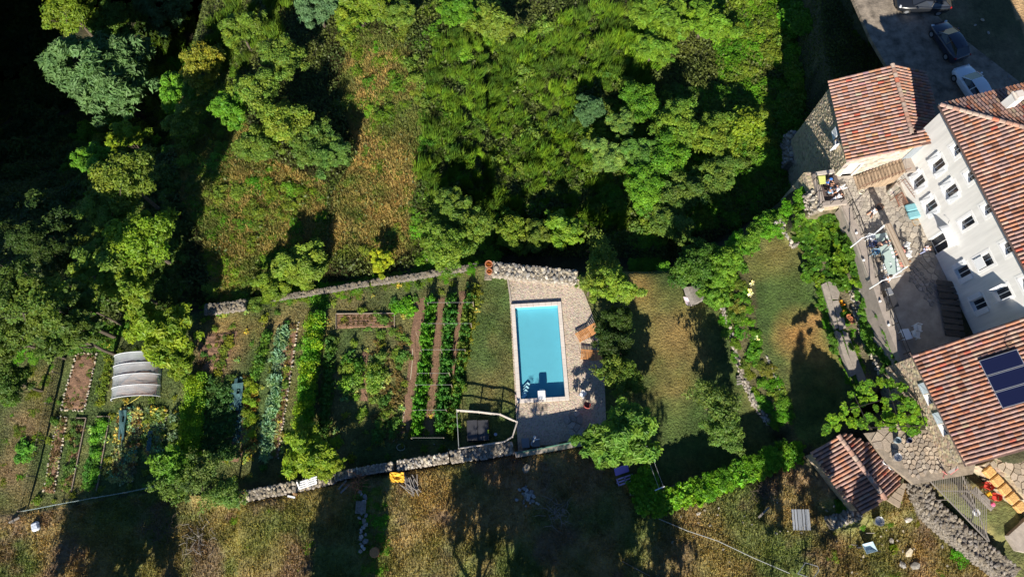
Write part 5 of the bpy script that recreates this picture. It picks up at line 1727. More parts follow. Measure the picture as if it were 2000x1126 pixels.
# ================================================================== swimming pool
pool = thing('swimming_pool', 'rectangular turquoise swimming pool with pale coping', 'swimming pool', tuple(pool_pt(0, 0, -5.2)))
ztop = -4.95
hw, hl = PW / 2, PL / 2
cw = .32
m = MB()
iw, il = hw - cw, hl - cw
bot = -5.68
def pq(u, v, z): return pool_pt(u, v, z)
corners = [(-1, -1), (1, -1), (1, 1), (-1, 1)]
# floor, sloping sides
m.add([pq(a * iw, b * il, bot) for a, b in corners], [(0, 1, 2, 3)])
for i in range(4):
    (a, b), (c, d) = corners[i], corners[(i + 1) % 4]
    m.add([pq(a * iw, b * il, ztop - .05), pq(c * iw, d * il, ztop - .05), pq(c * iw, d * il, bot), pq(a * iw, b * il, bot)], [(0, 1, 2, 3)])
m.build('liner', WATER_LINER, pool)
m = MB()
for i in range(4):
    (a, b), (c, d) = corners[i], corners[(i + 1) % 4]
    m.add([pq(a * (hw - .08), b * (hl - .08), -7.6), pq(c * (hw - .08), d * (hl - .08), -7.6), pq(c * (hw - .08), d * (hl - .08), ztop - .05), pq(a * (hw - .08), b * (hl - .08), ztop - .05)], [(0, 1, 2, 3)])
m.build('shell', CONC, pool)
wv = MB()
nn = 24
for i in range(nn + 1):
    for j in range(nn * 2 + 1):
        u, v = -iw + 2 * iw * i / nn, -il + 2 * il * j / (nn * 2)
        wv.v.append(tuple(pq(u, v, ztop - .14)))
for i in range(nn):
    for j in range(nn * 2):
        a = i * (nn * 2 + 1) + j
        wv.f.append((a, a + nn * 2 + 1, a + nn * 2 + 2, a + 1))
tag(wv.build('pool_water', WATER), kind='structure')
def cope(u0, u1, v0, v1):
    m = MB()
    q = [pq(u0, v0, ztop - .12), pq(u1, v0, ztop - .12), pq(u1, v1, ztop - .12), pq(u0, v1, ztop - .12)]
    m.add(q + [p + Vector((0, 0, .12)) for p in q], [(3, 2, 1, 0), (4, 5, 6, 7), (0, 1, 5, 4), (1, 2, 6, 5), (2, 3, 7, 6), (3, 0, 4, 7)])
    m.build('coping_stone', COPING, pool, bevel=.012)
ns_ = 17
for s in (-1, 1):
    for k in range(ns_):
        v0 = -hl + 2 * hl * k / ns_
        a, b = sorted((s * hw, s * iw))
        cope(a, b, v0 + .006, v0 + 2 * hl / ns_ - .006)
    for k in range(7):
        u0 = -iw + 2 * iw * k / 7
        a, b = sorted((s * hl, s * il))
        cope(u0 + .006, u0 + 2 * iw / 7 - .006, a, b)
stp = MB()
for k in range(4):
    c = pq(-iw + .35, -il + .45, 0); 
    stp.box((pq(-iw + .28 + .1 * k, -il + .28 + .3 * k, 0)).to_tuple()[:2] + (-5.25 - .1 * k,), (.5, .28, .06), rz=pool_rot + .75)
stp.build('pool_steps', WPAINT, pool)
sk = at(1058, 772, ztop)
m = MB()
m.box(sk + Vector((0, .05, .09)), (.62, .75, .18), rz=pool_rot)
m.box(sk + Vector((.02, .36, -.05)), (.45, .3, .3), rz=pool_rot)
pf = m.build('skimmer_box', PLASTIC, own=True, bevel=.05)
tag(pf, 'white pool filter block on the south coping', 'pool filter')
# pool shower, crates and wooden foot grate in the shade
m = MB()
q = on(1041, 866)
m.tube([q, q + Vector((0, 0, 1.75)), q + Vector((.05, .12, 1.95)), q + Vector((.08, .32, 1.95))], .035, 8)
m.lathe(q + Vector((.08, .32, 1.86)), [(.11, 0), (.11, .03), (.03, .07)], 10)
m.lathe(q, [(.2, 0), (.2, .04), (.05, .06)], 10)
tag(m.build('pool_shower', STEEL, own=True), 'slim steel pool shower in the shade below the pool', 'shower')
for (x, y, lab) in ((1026, 866, 'grey pump box beside the steel shower, left one'), (1046, 864, 'grey pump box under the curved white pipe')):
    t = thing('pump_box', lab, 'box', on(x, y)); c = wloc(t)
    m = MB(); m.box(c + Vector((0, 0, .3)), (.55, .7, .6), rz=.1); m.build('body', CONC, t, bevel=.03)
    m = MB(); m.box(c + Vector((0, 0, .63)), (.62, .76, .06), rz=.1); m.build('lid', surf('grey_lid', (.2, .21, .23), .6), t, bevel=.02)
m = MB(); c = on(1046, 862)
m.tube([c + Vector((-.3, -.15, .68)), c + Vector((-.15, .05, .85)), c + Vector((.15, .1, .85)), c + Vector((.3, .14, .7))], .045, 8)
tag(m.build('white_pipe', WPAINT, own=True), 'curved white pipe lying over the pump box', 'pipe')
fg = thing('foot_grate', 'small wooden slat grate on the pebbles behind the pool filter', 'grate', on(1060, 795))
for k in range(4):
    m = MB(); m.box(wloc(fg) + Vector((0, -.24 + .15 * k, .03)), (.8, .09, .03), rz=.02); m.build('slat', WOOD, fg)

# ---------------- loungers
def lounger(px, py, ang, label, zz=-5.16, mat=TEAK, back=.55):
    t = thing('sun_lounger', label, 'sun lounger', (0, 0, 0), 'wooden loungers on the pool deck')
    n = 9
    for k in range(9):
        m = MB(); m.box((-.62 + .125 * k, 0, .32), (.085, .62, .022)); m.build('seat_slat', mat, t)
    ca, sa_ = math.cos(back), math.sin(back)
    for k in range(7):
        d = .10 + .115 * k
        m = MB(); m.box((.42 + d * ca, 0, .33 + d * sa_), (.085, .62, .022), M=Matrix.Rotation(-back, 3, 'Y')); m.build('backrest_slat', mat, t)
    for s in (-1, 1):
        m = MB(); m.beam((-.7, s * .27, .285), (.5, s * .27, .285), .045, .06); m.beam((.42, s * .27, .29), (.42 + .85 * ca, s * .27, .29 + .85 * sa_), .045, .04)
        m.build('side_rail', mat, t)
        for x in (-.6, .35):
            m = MB(); m.beam((x, s * .27, 0), (x, s * .27, .26), .05); m.build('leg', mat, t)
    t.location = at(px, py, zz)
    t.rotation_euler = (0, 0, ang)
    t.scale = (1.0, 1.35, 1)
    return t
lounger(1141, 654, R(28), 'orange wooden slatted lounger with raised back, upper one by the hedge')
lounger(1150, 694, R(-6), 'brown slatted lounger with lowered back, half in shade')

# ---------------- things round the deck
def plastic_chair(px, py, ang, label, mat=PLASTIC, z=None, group=None, s=1.0):
    t = thing('plastic_chair', label, 'chair', (0, 0, 0), group)
    m = MB(); m.box((0, 0, .42), (.46, .46, .04)); m.build('seat', mat, t, bevel=.02)
    m = MB()
    for k in range(5):
        a0, a1 = -1.1 + 2.2 * k / 5, -1.1 + 2.2 * (k + 1) / 5
        p = [(-.05 - .22 * math.cos(a), .27 * math.sin(a), zz) for a in (a0, a1) for zz in (.44, .84)]
        m.add(p, [(0, 2, 3, 1)]); m.add([(x - .03, y, z_) for x, y, z_ in p], [(1, 3, 2, 0)])
    m.build('backrest', mat, t)
    for sx in (-.19, .19):
        for sy in (-.19, .19):
            m = MB(); m.beam((sx, sy, 0), (sx * .9, sy * .9, .41), .045); m.build('leg', mat, t)
    for sy in (-.24, .24):
        m = MB(); m.beam((-.18, sy, .64), (.2, sy, .62), .05, .03); m.beam((.18, sy, .62), (.19, sy, .42), .04); m.build('armrest', mat, t)
    p = on(px, py) if z is None else at(px, py, z)
    t.location = p; t.rotation_euler = (0, 0, ang); t.scale = (s, s, s)
    return t
plastic_chair(1137, 771, 2.5, 'white plastic chair at the corner of the pebble deck')
rb_ = plastic_chair(1146, 792, 1.2, 'dark red chair next to the shaded hedge by the pool', mat=surf('dark_red_fabric', (.33, .07, .06), .8))
dkt = thing('flat_stone_platform', 'pale slab steps in the shaded corner of the pool deck', 'steps', on(1125, 830)); del dkt['category']; dkt['kind'] = 'structure'
flags(dkt, [(1106, 812), (1142, 806), (1148, 828), (1140, 850), (1106, 856)], -5.15, .62, .05, .1, ((.36, .33, .29), (.42, .37, .32)), seed=8)
for (x, y, r_, lab) in ((955, 519, .30, 'larger terracotta pot with red plant at the wall corner'), (956, 533, .24, 'smaller terracotta pot below the larger one at the wall corner')):
    z0 = -4.85
    t = thing('plant_pot', lab, 'plant pot', at(x, y, z0)); c = wloc(t)
    m = MB(); m.lathe(c, [(r_ * .7, 0), (r_, .42), (r_ * 1.12, .43), (r_ * 1.1, .5), (r_ * .9, .5), (r_ * .85, .42)], 14); m.build('pot', TERRA, t)
    o = link('plant', PR['bramble'][0], parent=t); o.location = (0, 0, .4); o.scale = (r_ * .8,) * 3; o.color = (4, .6, .8, 1)
m = MB(); m.prism(wp([(948, 512), (966, 515), (960, 545), (946, 545)], -4.9), -6, -4.9); tag(m.build('planter_wall', RUBBLE, own=True), 'low wall corner carrying the two terracotta pots', 'wall')
tag(sheet('lawn_kerb', [(990, 545), (993, 545), (1000, 592), (997, 592)], -5.2, CONC, .12), kind='structure')
m = MB(); m.beam(at(900, 885, -5), at(905, 790, -5), .1, .4)
# green screen on the wall below the deck
gsn = thing('green_screen_fence', 'dark green mesh screen on the low wall below the pool deck', 'fence', at(1070, 872, -5))
sl = [at(x, y, -3.7) for x, y in ((1008, 884), (1050, 876), (1090, 868), (1148, 857))]
for i in range(3):
    m = MB(); a, b = sl[i], sl[i + 1]
    m.beam(a - Vector((0, 0, .4)), b - Vector((0, 0, .4)), .06, .8); m.build('screen_panel', GREEN_NET, gsn)
for p in sl:
    m = MB(); m.beam(p - Vector((0, 0, 1.4)), p + Vector((0, 0, .08)), .06); m.build('post', STEEL, gsn)
m = MB(); wl_ = wp([(1005, 882), (1148, 858), (1150, 868), (1008, 893)], -4.15); m.prism(wl_, -5.6, -4.15); tag(m.build('coping_wall', CONC, own=True), 'pale concrete wall top running under the green screen', 'wall')

# ---------------- log railing round the sunken tub
rp = [(892, 800), (935, 803), (977, 808), (1010, 823), (1001, 852), (985, 862), (940, 869), (896, 875)]
RH_ = 1.25
lr = thing('log_railing', 'rustic railing of pale peeled logs round the covered tub', 'railing', at(950, 835, -5.2))
tops = [at(x, y, -5.2 + RH_) for x, y in rp]
for i in range(7):
    a, b = tops[i], tops[i + 1]
    mid = (a + b) / 2 + Vector((0, 0, rnd.uniform(-.05, .06)))
    m = MB(); m.tube([a, mid, b], [.055, .065, .05], 7); m.build('rail', LOG, lr)
    if i < 4:
        dz = Vector((0, 0, .55)); m = MB(); m.tube([a - dz, mid - dz, b - dz], [.045, .05, .04], 6); m.build('lower_rail', LOG, lr)
for p in tops:
    m = MB(); m.tube([p - Vector((0, 0, RH_ + .1)), p + Vector((0, 0, .06))], .055, 7); m.build('post', LOG, lr)
m = MB(); m.tube([tops[0], tops[7]], .03, 5); m.build('wire_side', WIRE, lr)
tub = thing('covered_tub', 'black folded cover over a square tub inside the log railing', 'hot tub', on(934, 842)); c = wloc(tub)
ZT = surf('black_vinyl', (.045, .045, .05), .45, nscale=3, namt=.3)
m = MB(); m.box(c + Vector((0, 0, .36)), (1.75, 1.6, .72), rz=.05); m.build('body', surf('dark_panelling', (.03, .027, .025), .7), tub, bevel=.06)
for s in (-.43, .43):
    m = MB(); m.box(c + Vector((s, .02, .76)), (.84, 1.6, .09), rz=.05); m.build('cover_half', ZT, tub, bevel=.04)
m = MB(); m.box(c + Vector((.83, -.1, .84)), (.1, .26, .08), rz=.05); m.build('yellow_float', surf('yellow_plastic', (.75, .8, .03), .4), tub)
m = MB(); m.lathe(on(968, 848, 0), [(.1, 0), (.13, .18), (.13, .2)], 10); tag(m.build('small_bucket', surf('blue_grey_plastic', (.35, .45, .6), .4), own=True), 'small pale blue bucket beside the black tub cover', 'bucket')

# ================================================================== terrace furniture
tb = thing('long_table', 'long pale green dining table under the retracted awning', 'table', at(1733, 497, 0))
tq_ = [at(x, y, .75) for x, y in ((1709, 458), (1731, 454), (1762, 531), (1736, 538))]
m = MB(); m.prism(tq_, .71, .76); m.build('tabletop', TABLETOP, tb)
cc = sum(tq_, Vector()) / 4
for p in tq_:
    q = cc + (p - cc) * .88; m = MB(); m.beam((q.x, q.y, 0), (q.x, q.y, .71), .07); m.build('leg', WPAINT, tb)
for k in range(9):
    f_ = .1 + .1 * k; p = tq_[1].lerp(tq_[2], f_).lerp(tq_[0].lerp(tq_[3], f_), rnd.uniform(.08, .2))
    m = MB(); m.lathe(p + Vector((0, 0, .01)), [(.05, 0), (.12, .015), (.12, .02)], 10); tag(m.build('plate', WPAINT, own=True), 'white plate on the shaded edge of the long table', 'plate', 'plates on the long table')
bench = thing('terrace_bench', 'dark wooden bench on the far side of the long table', 'bench', at(1765, 490, 0))
awn = thing('retracted_awning', 'beige rolled awning on a white frame over the long table', 'awning', at(1740, 480, 0))
a, b = at(1733, 436, 2.3), at(1772, 520, 2.3)
m = MB(); m.beam(a, b, .5, .2)
m.build('cassette', TAUPE, awn, bevel=.05)
for k in (-.14, .14):
    dd = (b - a).normalized(); nn_ = Vector((-dd.y, dd.x, 0)); m = MB(); m.beam(a + nn_ * k + Vector((0, 0, .11)), b + nn_ * k + Vector((0, 0, .11)), .05, .03); m.build('fabric_fold', surf('brown_canvas', (.27, .2, .14), .8), awn)
f1, f2 = at(1683, 465, 1.9), at(1727, 445, 2.2)
f3, f4 = at(1722, 548, 1.9), at(1764, 527, 2.2)
for p, q in ((f1, at(1708, 457, 2.2)), (at(1706, 459, 2.2), at(1730, 436, 2.25)), (f3, at(1760, 538, 2.2)), (at(1744, 541, 2.1), at(1772, 520, 2.25))):
    m = MB(); m.beam(p, q, .045, .04); m.build('arm', WPAINT, awn)
for p in (f1, f3):
    m = MB(); m.beam((p.x, p.y, 0), p, .07); m.build('post', WPAINT, awn)
for p in (a, b):
    m = MB(); m.beam((p.x, p.y, 0), p, .08); m.build('post', WPAINT, awn)
bc = wloc(bench)
ba, bb = at(1748, 470, .45), at(1775, 530, .45)
m = MB(); m.beam(ba, bb, .3, .04); m.build('seat', WOOD, bench)
for t_ in (.1, .5, .9):
    p = ba.lerp(bb, t_); m = MB(); m.beam((p.x, p.y, 0), p, .25, .06); m.build('leg', WOOD, bench)
for (x, y, an, lab, mt) in ((1694, 467, 2.9, 'white terrace chair at the head of the long table row', PLASTIC), (1697, 480, 2.9, 'navy cushioned terrace chair behind the dark-haired diner', surf('navy_cushion', (.05, .07, .17), .8)),
    (1703, 496, 3.0, 'light blue terrace chair in the middle of the row', surf('sky_cushion', (.25, .42, .55), .8)), (1710, 509, 3.0, 'wooden terrace chair between the light blue and white ones', WOOD), (1725, 524, 3.0, 'white terrace chair near the lower end of the long table', PLASTIC),
    (1766, 484, -.2, 'white terrace chair behind the awning, upper one', PLASTIC), (1769, 500, -.2, 'white terrace chair behind the awning, lower one', PLASTIC)):
    plastic_chair(x, y, an, lab, mat=mt, z=.02, s=.95)
def round_chair(x, y, an, lab):
    plastic_chair(x, y, an, lab, mat=PLASTIC, z=.02, s=1.15)
round_chair(1786, 643, -.2, 'white round chair in the shaded court, upper one of the pair')
round_chair(1783, 656, -.3, 'white round chair in the shaded court, lower one of the pair')
wt = thing('white_side_table', 'white square table beside the two round chairs in the shade', 'table', at(1769, 650, 0))
m = MB(); m.prism([at(x, y, .7) for x, y in ((1758, 643), (1774, 641), (1783, 660), (1767, 664))], .67, .71); m.build('tabletop', WPAINT, wt)
for x, y in ((1762, 646), (1772, 645), (1779, 658), (1769, 660)):
    q = at(x, y, .68); m = MB(); m.beam((q.x, q.y, 0), q, .04); m.build('leg', WPAINT, wt)
bx = thing('storage_box', 'black open box by the terrace railing', 'box', at(1735, 592, 0))
m = MB(); m.box(wloc(bx) + Vector((0, 0, .3)), (.6, .95, .6), rz=.25); m.build('body', GREY, bx, bevel=.03)
m = MB(); m.box(wloc(bx) + Vector((0, 0, .62)), (.66, 1.0, .05), rz=.25); m.build('lid', surf('dark_lid', (.035, .035, .04), .5), bx)
bl = thing('barbecue', 'silver barbecue with dark side shelf by the railing', 'barbecue', at(1727, 575, 0))
m = MB(); m.box(wloc(bl) + Vector((0, 0, .75)), (.45, .6, .25), rz=.3); m.build('hood', STEEL, bl, bevel=.06)
m = MB(); m.box(wloc(bl) + Vector((0, 0, .32)), (.4, .5, .6), rz=.3); m.build('cabinet', IRON, bl)
# teal daybed
for k, (x, y, lab) in enumerate(((1785, 404, 'teal lounger cushion beside the white house, upper half'), (1790, 418, 'teal lounger cushion beside the white house, lower half'))):
    m = MB(); m.box(at(x, y, .35), (1.35, .62, .3), rz=.22); tag(m.build('lounge_cushion', TEAL, own=True, bevel=.08), lab, 'cushion')
m = MB(); m.box(at(1795, 433, .02), (1.1, .5, .1), rz=.22); tag(m.build('doormat', surf('ochre_mat', (.42, .27, .14), .95, nscale=6, namt=.2), own=True), 'ochre mat below the teal cushions', 'mat')
# rusty gate/pergola frame and railings below the windows
gr = thing('iron_grille', 'reddish-brown slatted iron gate leaning near the white house', 'gate', at(1768, 385, 0))
g0_, g1_, g2_, g3_ = at(1749, 383, .9), at(1761, 375, .9), at(1773, 395, .5), at(1757, 402, .3)
for k in range(8):
    f_ = k / 7; m = MB(); m.beam(g0_.lerp(g3_, f_), g1_.lerp(g2_, f_), .05, .03); m.build('slat', RUST, gr)
for p, q in ((g0_, g3_), (g1_, g2_)):
    m = MB(); m.beam(p, q, .06, .06); m.build('side_bar', RUST, gr)
for p in (g2_, g3_, g0_, g1_):
    m = MB(); m.beam((p.x, p.y, 0), p, .04); m.build('leg', RUST, gr)
ir = thing('ladder_railing', 'thin pale ladder-like railing climbing below the lower windows', 'railing', at(1775, 370, 0))
l0, l1, l2, l3 = at(1760, 350, 1.0), at(1767, 349, 1.2), at(1796, 386, 1.0), at(1790, 390, .8)
for a_, b_ in ((l0, l3), (l1, l2)):
    m = MB(); m.tube([a_, b_], .02, 5); m.build('rail', RUST, ir)
for k in range(9):
    m = MB(); m.tube([l0.lerp(l3, (k + .5) / 9), l1.lerp(l2, (k + .5) / 9)], .014, 4); m.build('rung', RUST, ir)
for p in (l0, l3, l1, l2):
    m = MB(); m.beam((p.x, p.y, 0), p, .035); m.build('post', RUST, ir)
m = MB(); m.prism([at(x, y, .7) for x, y in ((1738, 368), (1752, 352), (1760, 362), (1748, 378))], 0, .65)
tag(m.build('plinth_block', PLAST, own=True, bevel=.08), 'rounded ochre masonry block at the foot of the stair', 'masonry')
m = MB()
for k in range(3): m.tube([at(1683 + 6 * math.cos(a_ * .6) * (1 - .1 * k), 374 + 5 * math.sin(a_ * .6) * (1 - .1 * k), .05 + .02 * k) for a_ in range(11)], .02, 4)
tag(m.build('coiled_hose', HOSE, own=True), 'coiled pale hose at the foot of the tower stair', 'hose')
yt = thing('balcony_table', 'small yellow-green table on the stone balcony', 'table', at(1603, 351, .26))
m = MB(); m.prism([at(x, y, .95) for x, y in ((1596, 344), (1612, 343), (1613, 358), (1600, 360))], .91, .95); m.build('tabletop', surf('yellow_green_cloth', (.62, .66, .2), .8), yt)
for x, y in ((1600, 347), (1609, 346), (1610, 355), (1602, 356)):
    q = at(x, y, .9); m = MB(); m.beam((q.x, q.y, .26), q, .04); m.build('leg', IRON, yt)

# ================================================================== people
def skin(name, nodes, edges, mat, parent, root=0):
    import bmesh
    bm = bmesh.new()
    lay = bm.verts.layers.skin.verify()
    vs = []
    for i, (co, r) in enumerate(nodes):
        v = bm.verts.new(co)
        v[lay].radius = (r, r) if not isinstance(r, tuple) else r
        v[lay].use_root = (i == root)
        vs.append(v)
    for a, b in edges:
        bm.edges.new((vs[a], vs[b]))
    me = bpy.data.meshes.new(name)
    bm.to_mesh(me)
    bm.free()
    me.materials.append(mat)
    o = bpy.data.objects.new(name, me)
    COL.objects.link(o)
    o.parent = parent
    md = o.modifiers.new('skin', 'SKIN')
    md.use_smooth_shade = True
    s = o.modifiers.new('sub', 'SUBSURF')
    s.levels = s.render_levels = 1
    return o

def person(px, py, z, ang, pose, shirt, legs, label, hair=(.03, .02, .015), scale=1.0, hat=None, trousers=True):
    t = thing('person', label, 'person', (0, 0, 0))
    # joints in metres, x forward, y left
    if pose == 'stand':
        pel, che, nec, hd = (0, 0, .95), (.02, 0, 1.30), (.03, 0, 1.47), (.05, 0, 1.66)
        hips = [(0, .09, .90), (0, -.09, .90)]; knee = [(.03, .10, .50), (.03, -.10, .50)]; foot = [(-.02, .11, .08), (-.02, -.11, .08)]
        elb = [(.02, .27, 1.15), (.02, -.27, 1.15)]; han = [(.12, .28, .92), (.12, -.28, .92)]
    elif pose == 'lean':      # standing, bent over a table
        pel, che, nec, hd = (-.15, 0, .92), (.18, 0, 1.15), (.32, 0, 1.24), (.48, 0, 1.30)
        hips = [(-.15, .09, .88), (-.15, -.09, .88)]; knee = [(-.08, .10, .48), (-.12, -.10, .48)]; foot = [(-.15, .11, .08), (-.2, -.11, .08)]
        elb = [(.32, .27, .98), (.32, -.27, .98)]; han = [(.52, .2, .82), (.52, -.2, .82)]
    elif pose == 'walk':
        pel, che, nec, hd = (0, 0, .93), (.06, 0, 1.28), (.09, 0, 1.45), (.13, 0, 1.63)
        hips = [(0, .09, .88), (0, -.09, .88)]; knee = [(.22, .10, .50), (-.12, -.10, .48)]; foot = [(.28, .11, .08), (-.42, -.11, .16)]
        elb = [(-.12, .27, 1.15), (.2, -.27, 1.16)]; han = [(-.05, .28, .95), (.38, -.24, 1.1)]
    elif pose == 'lie':       # on the belly, arms forward
        pel, che, nec, hd = (0, 0, .15), (.34, 0, .18), (.50, 0, .22), (.68, 0, .28)
        hips = [(-.05, .09, .14), (-.05, -.09, .14)]; knee = [(-.48, .12, .12), (-.46, -.14, .12)]; foot = [(-.85, .14, .10), (-.80, -.30, .12)]
        elb = [(.55, .27, .10), (.55, -.27, .10)]; han = [(.78, .2, .08), (.78, -.2, .08)]
    else:                     # sit
        pel, che, nec, hd = (0, 0, .52), (.04, 0, .88), (.07, 0, 1.05), (.12, 0, 1.23)
        hips = [(.02, .09, .50), (.02, -.09, .50)]; knee = [(.44, .12, .50), (.44, -.12, .50)]; foot = [(.42, .12, .08), (.46, -.12, .08)]
        elb = [(.15, .27, .78), (.15, -.27, .78)]; han = [(.42, .18, .76), (.42, -.18, .76)]
    V = Vector
    sh = [V(nec).lerp(V(che), .25) + V((0, s * .17, 0)) for s in (1, -1)]
    up = (V(hd) - V(nec)).normalized()
    nodes = [(pel, (.13, .10)), (che, (.15, .11)), (nec, .055), (tuple(V(nec) + up * .07), .055), (hd, (.085, .10)), (tuple(V(hd) + up * .07), .06)]
    edges = [(0, 1), (1, 2), (2, 3), (3, 4), (4, 5)]
    for k in (0, 1):
        b = len(nodes)
        nodes += [(hips[k], .085), (knee[k], .06), (foot[k], .042), (tuple(V(foot[k]) + V((.15, 0, -.03))), .035)]
        edges += [(0, b), (b, b + 1), (b + 1, b + 2), (b + 2, b + 3)]
        b = len(nodes)
        nodes += [(tuple(sh[k]), .06), (elb[k], .042), (han[k], .028)]
        edges += [(1, b), (b, b + 1), (b + 1, b + 2)]
        d = (V(han[k]) - V(elb[k])).normalized()
        sd_ = V((0, 0, 1)).cross(d)
        sd_ = sd_.normalized() if sd_.length > .1 else V((0, 1, 0))
        pb = len(nodes)
        nodes.append((tuple(V(han[k]) + d * .06), (.036, .02)))
        edges.append((pb - 1, pb))
        for j, (o_, L_) in enumerate(((-.030, .075), (-.010, .09), (.010, .085), (.030, .065), (.05, .03))):
            q0 = len(nodes)
            base = V(han[k]) + d * (.09 if j < 4 else .05) + sd_ * o_
            nodes.append((tuple(base + d * .01), .010))
            nodes.append((tuple(base + d * L_ + V((0, 0, -.02)) + (sd_ * .02 if j == 4 else V())), .008))
            edges += [(pb, q0), (q0, q0 + 1)]
    skin('body', nodes, edges, SKIN, t)
    # shirt with short sleeves
    nd = [(tuple(V(pel) + (V(che) - V(pel)) * .12), (.150, .125)), (che, (.175, .135)), (tuple(V(nec).lerp(V(che), .2)), (.10, .08))]
    ed = [(0, 1), (1, 2)]
    for k in (0, 1):
        b = len(nd)
        nd += [(tuple(sh[k]), .075), (tuple(sh[k].lerp(V(elb[k]), .75)), .062)]
        ed += [(1, b), (b, b + 1)]
    skin('shirt', nd, ed, cloth(shirt), t)
    nd = [(pel, (.155, .125))]; ed = []
    for k in (0, 1):
        b = len(nd)
        nd += [(hips[k], .105), (tuple(V(hips[k]).lerp(V(knee[k]), .85)), .085)]
        ed += [(0, b), (b, b + 1)]
        if trousers:
            nd.append((tuple(V(foot[k]).lerp(V(knee[k]), .15)), .062)); ed.append((b + 1, b + 2))
    skin('trousers', nd, ed, cloth(legs), t)
    # hair cap and face
    fwd = V((1, 0, 0)) if pose != 'lie' else V((.3, 0, -.9))
    hc = V(hd) + up * .03 - fwd * .02
    m = MB()
    zax = up; xax = (fwd - up * fwd.dot(up)).normalized(); yax = zax.cross(xax)
    for r_, h_ in ((.118, -.05), (.125, .0), (.118, .05), (.08, .10), (.02, .125)):
        for k in range(10):
            a_ = 2 * math.pi * k / 10
            m.v.append(tuple(hc + xax * (r_ * math.cos(a_) * 1.05 - .012) + yax * (r_ * math.sin(a_) * .92) + zax * h_))
    for i in range(4):
        for k in range(10):
            m.f.append((i * 10 + k, i * 10 + (k + 1) % 10, (i + 1) * 10 + (k + 1) % 10, (i + 1) * 10 + k))
    m.f.append(tuple(range(40, 50)))
    m.build('hat' if hat else 'hair', cloth(hat) if hat else surf('hair_%d' % int(hair[0] * 1000), hair, .7), t, smooth=True)
    m = MB()
    m.box(V(hd) + xax * .118 - zax * .01, (.03, .022, .035))
    m.build('nose', SKIN, t)
    for s in (-1, 1):
        m = MB(); m.box(V(hd) + xax * .100 + yax * (s * .035) + zax * .018, (.012, .022, .012)); m.build('eye', DARK, t)
        m = MB(); m.box(V(hd) + yax * (s * .098), (.03, .016, .05)); m.build('ear', SKIN, t)
    m = MB(); m.box(V(hd) + xax * .100 - zax * .05, (.012, .045, .010)); m.build('mouth', surf('lips', (.35, .12, .1), .5), t)
    t.location = at(px, py, z)
    t.rotation_euler = (0, 0, ang)
    t.scale = (scale,) * 3
    return t
BZ = .26
person(1608, 362, BZ, R(-30), 'sit', (.03, .12, .45), (.03, .03, .04), 'person in a royal blue cap and top at the yellow-green table', hat=(.04, .16, .50))
person(1612, 382, BZ, R(15), 'sit', (.20, .45, .75), (.02, .02, .03), 'person in a light blue shirt sitting lowest on the balcony')
person(1626, 374, BZ, R(160), 'sit', (.04, .05, .09), (.03, .03, .05), 'person in dark navy clothes in the middle of the balcony')
person(1640, 369, BZ, R(200), 'lie', (.75, .76, .80), (.75, .75, .78), 'person in white leaning across the balcony bench', hair=(.2, .12, .06), scale=.8)
person(1632, 388, BZ, R(35), 'lie', (.75, .75, .80), (.70, .72, .78), 'person in white stretched out at the balcony edge', scale=.85)
person(1708, 412, .02, R(35), 'lie', (.02, .02, .025), (.75, .75, .76), 'person in black top lying on the terrace with bare legs', trousers=False, scale=.95)
person(1712, 484, .02, R(15), 'lean', (.02, .02, .025), (.10, .06, .05), 'dark-haired person leaning over the long table')
person(1754, 496, .02, R(190), 'sit', (.7, .28, .25), (.08, .06, .1), 'person in pink at the bench side of the table')
person(1762, 521, .02, R(170), 'sit', (.75, .55, .55), (.5, .1, .1), 'person in pale pink at the lower end of the table', hair=(.15, .08, .04))
person(1718, 552, .02, R(10), 'stand', (.78, .78, .80), (.03, .035, .06), 'dark-haired person in white shirt standing at the railing')
person(1799, 493, .02, R(20), 'walk', (.75, .65, .68), (.30, .33, .5), 'child in pale top walking across the stone paving', scale=.72, hair=(.2, .1, .05))

